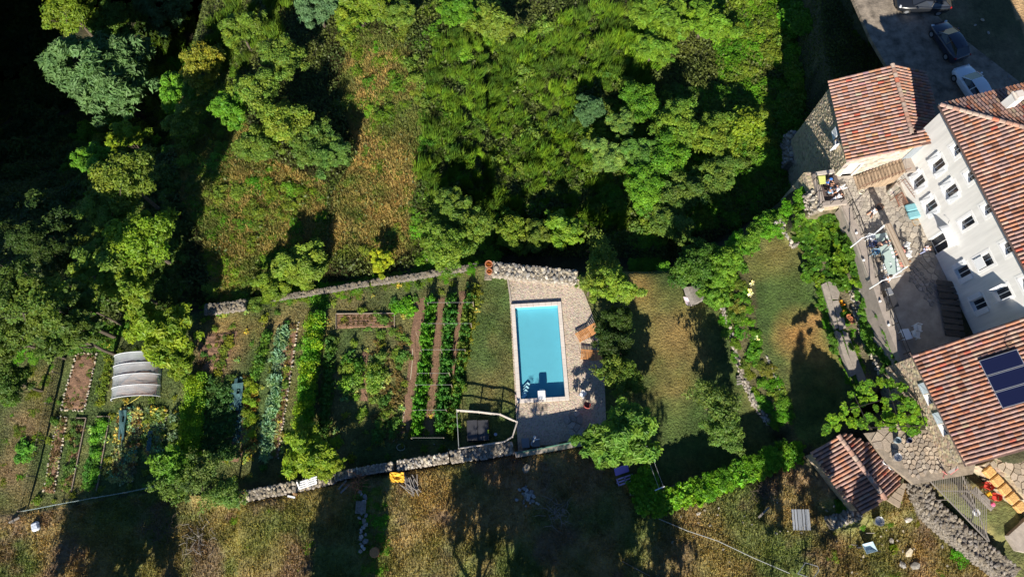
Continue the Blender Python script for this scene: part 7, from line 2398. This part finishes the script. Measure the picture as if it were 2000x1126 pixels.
for f in (.1, .5, .9):
    m = MB(); a_ = at(1230, 951, -4.06).lerp(at(1251, 949, -4.06), f); m.beam(a_, a_ - Vector((0, .62, 0)), .09, .07); m.build('batten', DECKW, pl_)
# clothes line above the creeper wall
cl = thing('clothes_line', 'clothes line with white crossbar over the vivid creeper', 'clothes line', on(1290, 955, 0))
c0, c1 = at(1279, 957, -2.6), at(1298, 949, -2.6)
m = MB(); m.beam(c0, c1, .07); m.build('crossbar', WPAINT, cl)
m = MB(); q = (c0 + c1) / 2; m.tube([(q.x, q.y, -5), q], .035, 6); m.build('post', STEEL, cl)
for a_, b_ in (((1287, 953), (1257, 869)), ((1296, 950), (1268, 873))):
    m = MB(); p, q = at(*a_, -2.6), at(*b_, -2.6); m.tube([p, (p + q) / 2 - Vector((0, 0, .08)), q], .017, 4); m.build('line', WIRE, cl)
m = MB(); p, q = at(1257, 869, -2.6), at(1268, 873, -2.6); m.beam(p - (q - p) * .5, q + (q - p) * .2, .06); m.tube([(p.x, p.y, -5), p], .035, 6); m.build('far_post', STEEL, cl)
# little shed roof with pink door on the dry lawn
sh = thing('playhouse', 'small weathered wooden playhouse with an open pale pink door on the dry lawn', 'playhouse', on(1355, 580))
SZ = -5.2
r_ = [at(1333, 557, SZ + .55), at(1345, 598, SZ + .55), at(1388, 577, SZ + .8), at(1374, 555, SZ + .8)]
e1, e2 = (r_[1] - r_[0]), (r_[3] - r_[0])
rr0, rr1 = at(1343, 560, SZ + 1.0), at(1357, 592, SZ + 1.0)
for k in range(10):
    f0, f1 = k / 10, (k + .92) / 10
    m = MB(); a_, b_ = rr0.lerp(r_[3], f0), rr1.lerp(r_[2], f0); c_, d_ = rr0.lerp(r_[3], f1), rr1.lerp(r_[2], f1)
    m.add([a_, b_, d_, c_] + [x - Vector((0, 0, .04)) for x in (a_, b_, d_, c_)], [(0, 1, 2, 3), (7, 6, 5, 4), (0, 4, 5, 1), (1, 5, 6, 2), (2, 6, 7, 3), (3, 7, 4, 0)]); m.build('roof_board', DECKW, sh)
m = MB(); m.add([r_[0], r_[1], rr1, rr0], [(0, 1, 2, 3)]); m.build('roof_side', DECKW, sh)
m = MB(); m.prism([rr0 * .96 + r_[3] * .04, rr1 * .96 + r_[2] * .04, r_[2], r_[3]], SZ - .1, SZ + .75); m.build('wall', DECKW, sh)
m = MB(); a_, b_ = at(1343, 580, SZ + .7), at(1351, 597, SZ + .7); m.add([a_, b_, b_ + Vector((-.35, .12, -.25)), a_ + Vector((-.3, .12, -.25))], [(0, 1, 2, 3)]); m.add([a_ - Vector((0, 0, .03)), b_ - Vector((0, 0, .03)), b_ + Vector((-.35, .12, -.28)), a_ + Vector((-.3, .12, -.28))], [(3, 2, 1, 0)]); m.build('door', surf('pale_pink_paint', (.72, .58, .62), .6), sh)
wc = MB(); wc.prism([at(x, y, -4.6) for x, y in ((1415, 806), (1433, 803), (1438, 818), (1420, 822))], -4.7, -4.6)
tag(wc.build('garden_cushion', PLASTIC, own=True, bevel=.03), 'white cushion-like garden seat half under the grey-green fruit tree', 'seat')
# wooden steps at the curved wall
ws_ = thing('wooden_steps', 'small grey wooden steps against the curved lawn wall', 'steps', on(1446, 742))
for k in range(4):
    m = MB(); a_, b_ = at(1439, 735 + k * 5, -4.95 + .05 * k), at(1449, 733 + k * 5, -4.95 + .05 * k); m.beam(a_, b_, .13, .05); m.build('tread', DECKW, ws_)
# flower pots on the slab lane
for k, (x, y, lab, cc_) in enumerate(((1654, 620, 'upper terracotta pot of three on the slab lane', (.3, 1, .6)), (1658, 624, 'middle terracotta pot of three on the slab lane', (.3, 1, .6)), (1662, 629, 'lower terracotta pot of three on the slab lane', (.3, 1, .6)))):
    t = thing('plant_pot', lab, 'plant pot', on(x, y)); m = MB(); m.lathe(wloc(t), [(.12, 0), (.18, .3), (.2, .34), (.15, .34), (.14, .28)], 12); m.build('pot', TERRA, t)
for (x, y, s, lab) in ((1650, 612, .3, 'orange marigold clump beside the terracotta pots'), (1643, 592, .25, 'yellow flower clump above the terracotta pots'), (1636, 648, .2, 'orange flower pot plant at the lane edge'), (1467, 553, .22, 'white flowers on the lawn border, upper clump'), (1463, 572, .25, 'white flowers on the lawn border, middle clump'), (1478, 660, .2, 'pink-white flowers on the lawn border, lower clump')):
    veg(x, y, s, 'flower', 'flower_clump', lab, None, (1, 1, 1) if 'orange' in lab or 'yellow' in lab else (1.1, 1.9, 18), cat='flowers')

# ================================================================== by the hut and the fenced garden
def pot_(x, y, z, r, h, lab, mat, name='bucket'):
    m = MB(); c = at(x, y, z); m.lathe(c, [(r * .85, 0), (r, h), (r * 1.05, h), (r * 1.05, h - .03), (r * .93, h - .04), (r * .85, h * .3)], 16)
    return tag(m.build(name, mat, own=True), lab, 'bucket')
pot_(1712, 1017, -3.45, .33, .5, 'pale metal bucket standing alone below the hut', STEEL)
pot_(1748, 893, -.28, .28, .45, 'pale metal bucket in the yard beside the hut eave', STEEL)
pot_(1727, 901, -.9, .26, .45, 'white bucket at the broken hut eave, upper one', PLASTIC)
pot_(1738, 911, -.9, .22, .35, 'white bucket at the broken hut eave, lower one', PLASTIC)
pot_(1749, 860, -.28, .22, .4, 'blue-grey pot at the vine foot', surf('blue_grey_pot', (.25, .32, .36), .5), 'garden_pot')
pot_(1773, 860, -.28, .18, .3, 'small dark blue pot on the ochre paving', surf('ink_pot', (.05, .06, .12), .5), 'garden_pot')
pk = thing('plank_floor', 'four broad weathered planks in a fan right of the hut', 'planks', at(1745, 970, -3))
for k in range(4):
    a_, b_ = (1733 + k * 8, 976 - k * 8.5), (1757 + k * 3.5, 991 - k * 12)
    q = [at(a_[0], a_[1], -2.9), at(b_[0], b_[1], -2.9), at(b_[0] + 3, b_[1] - 10.5, -2.9), at(a_[0] + 6.5, a_[1] - 8, -2.9)]
    m = MB(); m.prism([(x.x, x.y) for x in q], -3.1, -2.9 + .01 * k); m.build('plank', surf('plank_tan', (.33, .26, .19), .85, nscale=5, namt=.2, rand=.12), pk)
wb = thing('wheelbarrow', 'pale blue wheelbarrow tub standing in the meadow below the hut', 'wheelbarrow', on(1692, 1068))
c = wloc(wb)
m = MB()
for r_, z_ in ((.25, .25), (.48, .55), (.5, .55), (.44, .5), (.22, .3)):
    for k in range(4):
        a = .785 + k * 1.571 + .3; m.v.append((c.x + r_ * 1.25 * math.cos(a), c.y + r_ * math.sin(a) * 1.0, c.z + z_))
for i in range(4):
    for k in range(4): m.f.append((i * 4 + k, i * 4 + (k + 1) % 4, (i + 1) * 4 + (k + 1) % 4, (i + 1) * 4 + k))
m.f.append((16, 17, 18, 19)); m.f.append((3, 2, 1, 0))
m.build('tub', surf('pale_blue_metal', (.40, .52, .58), .45), wb)
for s in (-.22, .22):
    m = MB(); m.tube([c + Vector((-.5, s * .4, .2)), c + Vector((.3, s, .3)), c + Vector((.85, s * 1.2, .5))], .022, 5); m.build('handle', IRON, wb)
m = MB(); m.tube([c + Vector((-.62, -.05, .18)), c + Vector((-.62, .05, .18))], .18, 12); m.build('wheel', GREY, wb)
ct = thing('iron_trough', 'pale rectangular metal frame in the shade at the bottom edge', 'frame', on(1575, 1108))
q_ = [on(1553, 1118, .5), on(1568, 1097, .5), on(1592, 1104, .5), on(1594, 1112, .5), on(1582, 1128, .5)]
m = MB(); m.tube(q_ + [q_[0]], .035, 6); m.build('rim', STEEL, ct)
for p in q_: 
    m = MB(); m.tube([p, p - Vector((0, 0, .5))], .025, 5); m.build('leg', STEEL, ct)
# slatted fence-pergola over the fenced garden
fp = thing('slatted_pergola', 'low pergola of many thin parallel laths over the fenced garden', 'pergola', at(1850, 960, -2.8))
pz = -1.2
NW_, NE_, SE_, SW_ = at(1806, 918, pz), at(1873, 918, pz), at(1932, 1024, pz), at(1905, 1035, pz)
for k in range(34):
    f = k / 33
    x = 1808 + 118 * f
    yt = 916 + (0 if x < 1873 else (x - 1873) * 1.35)
    yb = 930 + (x - 1808) * 1.05
    if yb - yt < 4: continue
    a_, b_ = at(x, yt, pz), at(x + 1, yb, pz)
    m = MB(); m.beam(a_, b_, .035, .035); m.build('lath', surf('grey_lath', (.28, .25, .22), .8), fp)
for a_, b_ in (((1806, 918), (1874, 916)), ((1806, 928), (1930, 1056)), ((1874, 916), (1932, 1056)), ((1838, 958), (1896, 958))):
    m = MB(); m.beam(at(*a_, pz - .04), at(*b_, pz - .04), .07, .07); m.build('beam', DECKW, fp)
for a_ in ((1806, 918), (1874, 916), (1932, 1056), (1850, 975), (1890, 960)):
    p = at(*a_, pz); m = MB(); m.tube([(p.x, p.y, -3.4), p], .04, 5); m.build('post', DECKW, fp)
gt_ = thing('garden_table', 'long grey plank table in the fenced garden', 'table', at(1912, 970, -2.8))
T0, T1 = at(1901, 954, -2.0), at(1940, 992, -2.0)
d_ = (T1 - T0).normalized(); n_ = Vector((-d_.y, d_.x, 0))
for k in (-1, 0, 1):
    m = MB(); m.beam(T0 + n_ * k * .2, T1 + n_ * k * .2, .18, .05); m.build('board', DECKW, gt_)
for f in (.12, .88):
    for s in (-.2, .2):
        p = T0.lerp(T1, f) + n_ * s; m = MB(); m.beam((p.x, p.y, -2.85), p, .07); m.build('leg', DECKW, gt_)
bn2 = thing('garden_bench', 'narrow plank bench left of the grey garden table', 'bench', at(1890, 985, -2.8))
B0, B1 = at(1880, 965, -2.35), at(1912, 1006, -2.35)
m = MB(); m.beam(B0, B1, .28, .05); m.build('seat', DECKW, bn2)
for f in (.1, .9):
    p = B0.lerp(B1, f); m = MB(); m.beam((p.x, p.y, -2.85), p, .2, .06); m.build('leg', DECKW, bn2)
plastic_chair(1921, 949, 2.6, 'bright red chair above the grey garden table', mat=RED, z=-2.78, s=1.0)
plastic_chair(1936, 970, 2.8, 'red chair with yellow cloth at the right of the garden table', mat=RED, z=-2.78)
m = MB(); m.box(at(1931, 965, -2.2), (.4, .3, .2), rz=.5); tag(m.build('yellow_cloth', YEL, own=True, bevel=.04), 'yellow cloth over the right red chair', 'cloth')
m = MB(); m.lathe(at(1938, 984, -2.0), [(.12, 0), (.16, .12), (.1, .2)], 8); tag(m.build('pink_toy', surf('pink_plastic', (.8, .12, .25), .5), own=True), 'pink ball-like toy at the end of the garden table', 'toy')
m = MB(); m.lathe(at(1921, 969, -1.97), [(.14, 0), (.16, .03), (.14, .03)], 12); tag(m.build('metal_plate', STEEL, own=True), 'round metal plate on the grey garden table', 'plate')
rt = thing('round_white_stool', 'round white stool at the foot of the garden bench', 'stool', at(1899, 1000, -2.8)); c = wloc(rt)
m = MB(); m.lathe(c + Vector((0, 0, .45)), [(.26, 0), (.28, .04), (.02, .05)], 14); m.build('seat', PLASTIC, rt)
for k in range(4):
    a = .8 + k * 1.571; m = MB(); m.tube([c + Vector((.2 * math.cos(a), .2 * math.sin(a), 0)), c + Vector((.15 * math.cos(a), .15 * math.sin(a), .45))], .02, 4); m.build('leg', STEEL, rt)
dc = thing('deck_chair', 'faded red folding chair with grey seat at the yard edge', 'chair', at(1862, 918, -1.0))
a_, b_ = at(1842, 921, -.9), at(1872, 914, -.9)
m = MB(); m.prism([at(x, y, .1) for x, y in ((1852, 920), (1870, 909), (1874, 914), (1858, 924))], 0, .06); m.build('seat', surf('grey_cloth', (.35, .32, .3), .8), dc)
for p0_, p1_ in (((1840, 919, .3), (1850, 926, -.3)), ((1846, 918, -.3), (1842, 932, .3)), ((1856, 926, -.2), (1872, 914, .2))):
    m = MB(); m.tube([at(*p0_), at(*p1_)], .035, 5); m.build('leg', surf('faded_red', (.48, .16, .15), .7), dc)
# posts and brush of the bare ground
for k, (x, y, h, lab) in enumerate(((1296, 1008, .9, 'iron stake in the bare patch, first from the creeper wall'), (1322, 1018, .9, 'iron stake in the bare patch, second from the creeper wall'), (1336, 1022, .9, 'iron stake in the bare patch, third from the creeper wall'), (1662, 1062, 1.1, 'tall thin stake in the meadow below the hut'), (1690, 1040, 1.3, 'pale pole in the meadow right below the hut corner'), (850, 868, .9, 'stake at the lower end of the tomato rows'), (775, 905, 1.1, 'dark post beside the blue crate'), (763, 905, 1.1, 'dark post left of the blue crate'), (880, 880, 1.2, 'corner stake of the log railing'), (28, 1020, .6, 'short post at the lower left corner'))):
    post(x, y, h, lab, None, mat=IRON if 'iron' in lab or 'dark' in lab else LOG)
m = MB(); m.box(on(770, 908, .2), (.35, .3, .4), rz=.2); tag(m.build('blue_crate', BLUEP, own=True, bevel=.02), 'small blue crate between two dark posts at the garden edge', 'crate')
m = MB(); m.tube([on(1285, 1012, .3), on(1340, 1035, .25), on(1400, 1055, .3), on(1470, 1088, .2), on(1540, 1118, .25)], .03, 5); tag(m.build('sagging_cable', WIRE, own=True), 'pale sagging cable across the bare ground', 'cable')
def twigs(px, py, r_, n, lab, name='brushwood', mat=DECKW):
    m = MB(); c = on(px, py)
    for k in range(n):
        a = rnd.uniform(0, 6.28); d = rnd.uniform(0, r_); L_ = rnd.uniform(.4, 1.1)
        p = c + Vector((d * math.cos(a), d * math.sin(a), rnd.uniform(.03, .35))); b = rnd.uniform(0, 6.28)
        q = p + Vector((math.cos(b) * L_, math.sin(b) * L_, rnd.uniform(-.1, .25)))
        m.tube([p, (p + q) / 2 + Vector((rnd.uniform(-.1, .1), rnd.uniform(-.1, .1), .08)), q], [.022, .016, .006], 4)
    return tag(m.build(name, mat, own=True), lab, 'brushwood', kind='thing')
twigs(1085, 1000, 1.1, 50, 'pile of bare brushwood in the middle of the field')
twigs(315, 1035, 1.3, 60, 'heap of dark bare twigs left in the lower field', mat=BARK)
twigs(390, 1050, 1.5, 45, 'grey fallen branches under the sparse tree')
twigs(1490, 955, 1.2, 60, 'tangle of dead bramble rings left of the hut', mat=BARK)
twigs(565, 515, .8, 40, 'bare silvery branches over the long garden wall', mat=LOG)
twigs(700, 945, .7, 40, 'rust-coloured brush heap by the short wall', mat=surf('rust_twigs', (.33, .13, .06), .9))
stp2 = thing('dead_sapling', 'little dead sapling with rust-red twigs on the rubble wall', 'sapling', on(482, 972))
c = wloc(stp2); m = MB(); m.tube([c, c + Vector((-.1, .3, 1.3))], [.05, .03], 5); m.build('trunk', BARK, stp2)
m = MB()
for k in range(18):
    a = rnd.uniform(0, 6.28); m.tube([c + Vector((-.1, .3, 1.3)), c + Vector((-.1 + .5 * math.cos(a), .3 + .5 * math.sin(a), 1.5 + rnd.uniform(-.1, .3)))], [.015, .004], 4)
m.build('crown', surf('rust_twigs', (.33, .13, .06), .9), stp2)
for (x, y, s, lab) in ((732, 1078, .5, 'orange-brown cut stump in the green strip'), ):
    m = MB(); m.lathe(on(x, y), [(.42, 0), (.38, .2), (.3, .25)], 9); tag(m.build('tree_stump', surf('stump_wood', (.42, .2, .08), .9, nscale=8, namt=.3), own=True), lab, 'stump')
sc_ = thing('scrap_heap', 'line of pale grey rubbish blocks beside the green strip', 'scrap', on(712, 1040))
off = wloc(sc_)
for k in range(26):
    rock(sc_, on(706 + rnd.uniform(-5, 10), 960 + k * 4.6, .15), rnd.uniform(.25, .5), off, name='block', tint=(.75, .8, .9), flat=.9)
sc2 = thing('rubble_heap', 'heap of bluish white rubble in the dappled shade', 'rubble', on(1030, 965))
off = wloc(sc2)
for k in range(30):
    rock(sc2, on(1030 + rnd.gauss(0, 8), 968 + rnd.gauss(0, 10), .1), rnd.uniform(.2, .45), off, tint=(.85, .9, 1.0))
m = MB(); q = on(72, 1027, .15); m.box(q, (.6, .7, .35), rz=.4); tag(m.build('plastic_sack', surf('pale_sack', (.55, .6, .68), .7, nscale=4, namt=.2, bump=.08), own=True, bevel=.12), 'pale plastic sack at the lower left fence corner', 'sack')
# vine pergola over the corner court
vp = thing('vine_arbour', 'iron arbour carrying the bright vine between hut and solar house', 'arbour', at(1720, 790, -.3))
vz = .85
for a_, b_ in (((1655, 800), (1790, 760)), ((1680, 835), (1808, 830)), ((1668, 770), (1700, 840)), ((1735, 755), (1760, 840)), ((1788, 765), (1808, 830))):
    m = MB(); m.tube([at(*a_, vz), at(*b_, vz)], .03, 5); m.build('bar', IRON, vp)
for a_ in ((1690, 815), (1760, 838), (1780, 775)):
    p = at(*a_, vz); m = MB(); m.tube([(p.x, p.y, -4), p], .035, 5); m.build('post', IRON, vp)
for k, (x, y) in enumerate(scatter_px([(1640, 800), (1665, 770), (1690, 742), (1740, 735), (1775, 765), (1808, 822), (1790, 845), (1762, 835), (1700, 825), (1655, 838), (1612, 842), (1620, 825)], 16.5, 3000, seed=60, avoid=[(1720, 765, 8, 9), (1715, 815, 9, 7), (1772, 815, 8, 8), (1665, 815, 8, 8), (1745, 790, 16, 12), (1690, 805, 12, 10), (1770, 770, 8, 8)])):
    shrub(x, y, rnd.uniform(8, 14), 'vine', (1.25, 1.35, .7) if rnd.random() < .6 else (.8, 1.0, .7), 'vine_clump', 'bright green vine clump on the iron arbour', 'vine on the iron arbour', cat='vine', base=vz + rnd.uniform(-.5, .15), hs=.5)

# ================================================================== grass and undergrowth nobody could count
ORD = ['', 'second ', 'third ', 'fourth ', 'fifth ', 'sixth ', 'seventh ', 'eighth ', 'ninth ', 'tenth ']
def ordn(k):
    return ORD[k] if k < 10 else '%dth ' % (k + 1) if (k + 1) % 10 not in (1, 2, 3) or k < 13 else '%d%s ' % (k + 1, {1: 'st', 2: 'nd', 3: 'rd'}[(k + 1) % 10])
def single_out():
    """members of a group that share a label are told apart by their place in the patch and their size"""
    gr_ = {}
    for o in SC.objects:
        if o.parent is None and o.get('group') and o.get('label'):
            gr_.setdefault((o['group'], o['label']), []).append(o)
    for (grp, lab), mem in gr_.items():
        if len(mem) < 2: continue
        pp = {o.name: proj(*o.location) for o in mem}
        xs, ys = [p[0] for p in pp.values()], [p[1] for p in pp.values()]
        w_, h_ = max(xs) - min(xs) + 1, max(ys) - min(ys) + 1
        noun = mem[0].name.split('.')[0].replace('_', ' ')
        adj = [q for q in lab.split() if q in ('bright', 'dark', 'light', 'pale', 'green', 'yellow-green', 'dry', 'bluish', 'mottled', 'tall', 'thin', 'small', 'low', 'tangled', 'dusty', 'vivid', 'narrow', 'leafy', 'lime', 'lush', 'blue-green', 'faded')][:2]
        head = ' '.join(adj + [noun])
        if max(w_, h_) > 3.2 * min(w_, h_):
            horiz = w_ > h_
            s_ = sorted(mem, key=lambda o: pp[o.name][0 if horiz else 1])
            for k, o in enumerate(s_):
                n_ = len(s_)
                if 5 <= k < n_ - 1:
                    third = ('near the left end', 'halfway along', 'near the right end') if horiz else ('towards the top', 'halfway down', 'towards the bottom')
                    o['label'] = '%s %s of the %s' % (head, third[min(2, 3 * k // n_)], grp)
                    continue
                if k == n_ - 1:
                    o['label'] = '%s, %s of the %s' % (head, 'rightmost' if horiz else 'lowest', grp)
                    continue
                o['label'] = '%s, %s of the %s' % (head, ('leftmost' if horiz else 'topmost') if k == 0 else ordn(k) + ('from the left' if horiz else 'from the top'), grp)
        else:
            cells = {}
            for o in mem:
                a, b = pp[o.name]
                i, j = min(2, int(3 * (a - min(xs)) / w_)), min(2, int(3 * (b - min(ys)) / h_))
                cells.setdefault((i, j), []).append(o)
            nm = {(0, 0): 'upper left', (1, 0): 'upper middle', (2, 0): 'upper right', (0, 1): 'middle left', (1, 1): 'centre', (2, 1): 'middle right', (0, 2): 'lower left', (1, 2): 'lower middle', (2, 2): 'lower right'}
            for c, ms in cells.items():
                ms.sort(key=lambda o: -o.scale[0])
                for k, o in enumerate(ms):
                    if k >= 5:
                        o['label'] = 'smaller %s in the %s of the %s' % (head, nm[c], grp)
                        continue
                    o['label'] = '%s, %slargest in the %s of the %s' % (head, ordn(k), nm[c], grp)
        for o in mem:
            q = o['label'].split()
            while len(q) > 16 and q[0] != noun.split()[0]: q = q[1:]
            o['label'] = ' '.join(q[:16])

def tufts(name, px_poly, n, h, wdt, seed, label, colfn=None, jit=.3, lean=.5, greens=None, avoid_polys=()):
    g = np.random.default_rng(seed)
    P = wp(px_poly, -5)
    x0, x1 = min(p[0] for p in P), max(p[0] for p in P)
    y0, y1 = min(p[1] for p in P), max(p[1] for p in P)
    x, y = g.uniform(x0, x1, n), g.uniform(y0, y1, n)
    clump = fbm(x, y, 1.2, seed + 5)
    k = (g.random(n) < .35 + 1.3 * (clump - .3))
    x, y = x[k], y[k]
    z = gz_np(x, y)
    px, py = proj(x, y, z)
    k = inside(px_poly, px, py)
    for ap in avoid_polys:
        k &= ~inside(ap, px, py)
    x, y, z, px, py = x[k], y[k], z[k], px[k], py[k]
    n = len(x)
    C = gcolor(px, py, x, y)
    C = C * (1 + jit * (g.random((n, 1)) - .5) * 2) * np.stack([1 + .3 * (g.random(n) - .5), np.ones(n), np.ones(n)], 1) * 1.12
    dirn = np.stack([g.normal(size=n) * lean, g.normal(size=n) * lean, np.ones(n)], 1)
    dirn /= np.linalg.norm(dirn, axis=1)[:, None]
    a = g.random(n) * 6.28
    side = np.stack([np.cos(a), np.sin(a), np.zeros(n)], 1) * (wdt * (.5 + g.random(n)))[:, None] * .5
    p0 = np.stack([x, y, z - .02], 1)
    L = h * (.4 + .9 * g.random(n)) * (.6 + .8 * fbm(x, y, 2.2, seed + 9))
    V = np.stack([p0 - side, p0 + side, p0 + dirn * L[:, None]], 1).reshape(-1, 3)
    me = mesh_np(name, V, np.arange(n * 3).reshape(-1, 3), np.repeat(np.clip(C, .003, 1), 3, 0))
    me.materials.append(GRASS)
    o = link(name, me)
    o.color = (1, 1, 1, 1)
    return tag(o, label, 'grass', kind='stuff')
FIELDPX = [(-40, 1035), (50, 1003), (310, 958), (480, 975), (640, 938), (900, 897), (1140, 868), (1230, 960), (1260, 995), (1560, 900), (1640, 1000), (1790, 945), (1900, 1080), (1960, 1160), (-40, 1160)]
tufts('dry_field_grass', FIELDPX, 260000, .26, .06, 301, 'dry yellow and green grass of the lower field')
tufts('meadow_grass', [(640, 60), (860, 30), (850, 480), (760, 530), (420, 600), (330, 560), (300, 180), (470, 160), (640, 340)], 330000, .45, .07, 302, 'tall orange dry grass of the wooded slope')
tufts('lawn_grass', [(1140, 540), (1310, 525), (1450, 470), (1510, 410), (1570, 480), (1660, 700), (1600, 870), (1400, 950), (1240, 950), (1180, 860), (1190, 620)], 200000, .09, .045, 303, 'short patchy lawn grass of the two dry lawns')
tufts('garden_grass', [(0, 655), (395, 610), (690, 560), (945, 520), (1010, 545), (1003, 860), (900, 885), (640, 930), (310, 955), (50, 1000), (-40, 1010)], 340000, .13, .05, 304, 'grass between the vegetable beds')
def under(name, px_poly, n, seed, label, leaf=.16, h=.5, col=(.05, .085, .022), sat=1, holes=()):
    g = np.random.default_rng(seed)
    P = wp(px_poly, -8)
    x, y = g.uniform(min(p[0] for p in P), max(p[0] for p in P), n), g.uniform(min(p[1] for p in P), max(p[1] for p in P), n)
    z = gz_np(x, y)
    px, py = proj(x, y, z)
    k = inside(px_poly, px, py)
    for hp_ in holes:
        k &= ~(inside(hp_, px, py) & (g.random(n) < .9))
    x, y, z = x[k], y[k], z[k]
    n = len(x)
    z = z + h * g.random(n) * (fbm(x, y, 1.6, seed + 3) * 2.4 - .3).clip(.05, 2)
    nrm = np.stack([g.normal(size=n) * .6, g.normal(size=n) * .6, np.ones(n)], 1)
    nrm /= np.linalg.norm(nrm, axis=1)[:, None]
    t = np.cross(nrm, g.normal(size=(n, 3))); t /= np.linalg.norm(t, axis=1)[:, None]
    b = np.cross(nrm, t)
    s = (leaf * (.5 + g.random(n)))[:, None]
    p = np.stack([x, y, z], 1)
    V = np.stack([p - t * s * .7, p + b * s * .4, p + t * s * .7, p - b * s * .4], 1).reshape(-1, 3)
    cn = fbm(x, y, 2.5, seed + 7)
    C = np.array(col)[None] * (.6 + .8 * g.random((n, 1))) * np.stack([.7 + 1.1 * cn, .8 + .5 * cn, np.ones(n)], 1)
    me = mesh_np(name, V, np.arange(n * 4).reshape(-1, 4), np.repeat(C, 4, 0))
    me.materials.append(LEAF)
    o = link(name, me); o.color = (1, 1, 1, 1)
    return tag(o, label, 'undergrowth', kind='stuff')
under('undergrowth', [(-60, -60), (1600, -60), (1575, 330), (1430, 450), (1310, 505), (950, 500), (690, 545), (395, 595), (250, 635), (-60, 650)], 330000, 401, 'low leafy undergrowth between the trees of the slope', leaf=.17, h=.5, holes=(MEADOW, MEADOW2))
under('bank_grass', [(1570, -60), (1735, -60), (1660, 60), (1760, 150), (1780, 250), (1620, 330), (1560, 330)], 50000, 402, 'dark rough grass bank between tower and track', leaf=.12, h=.2)

single_out()
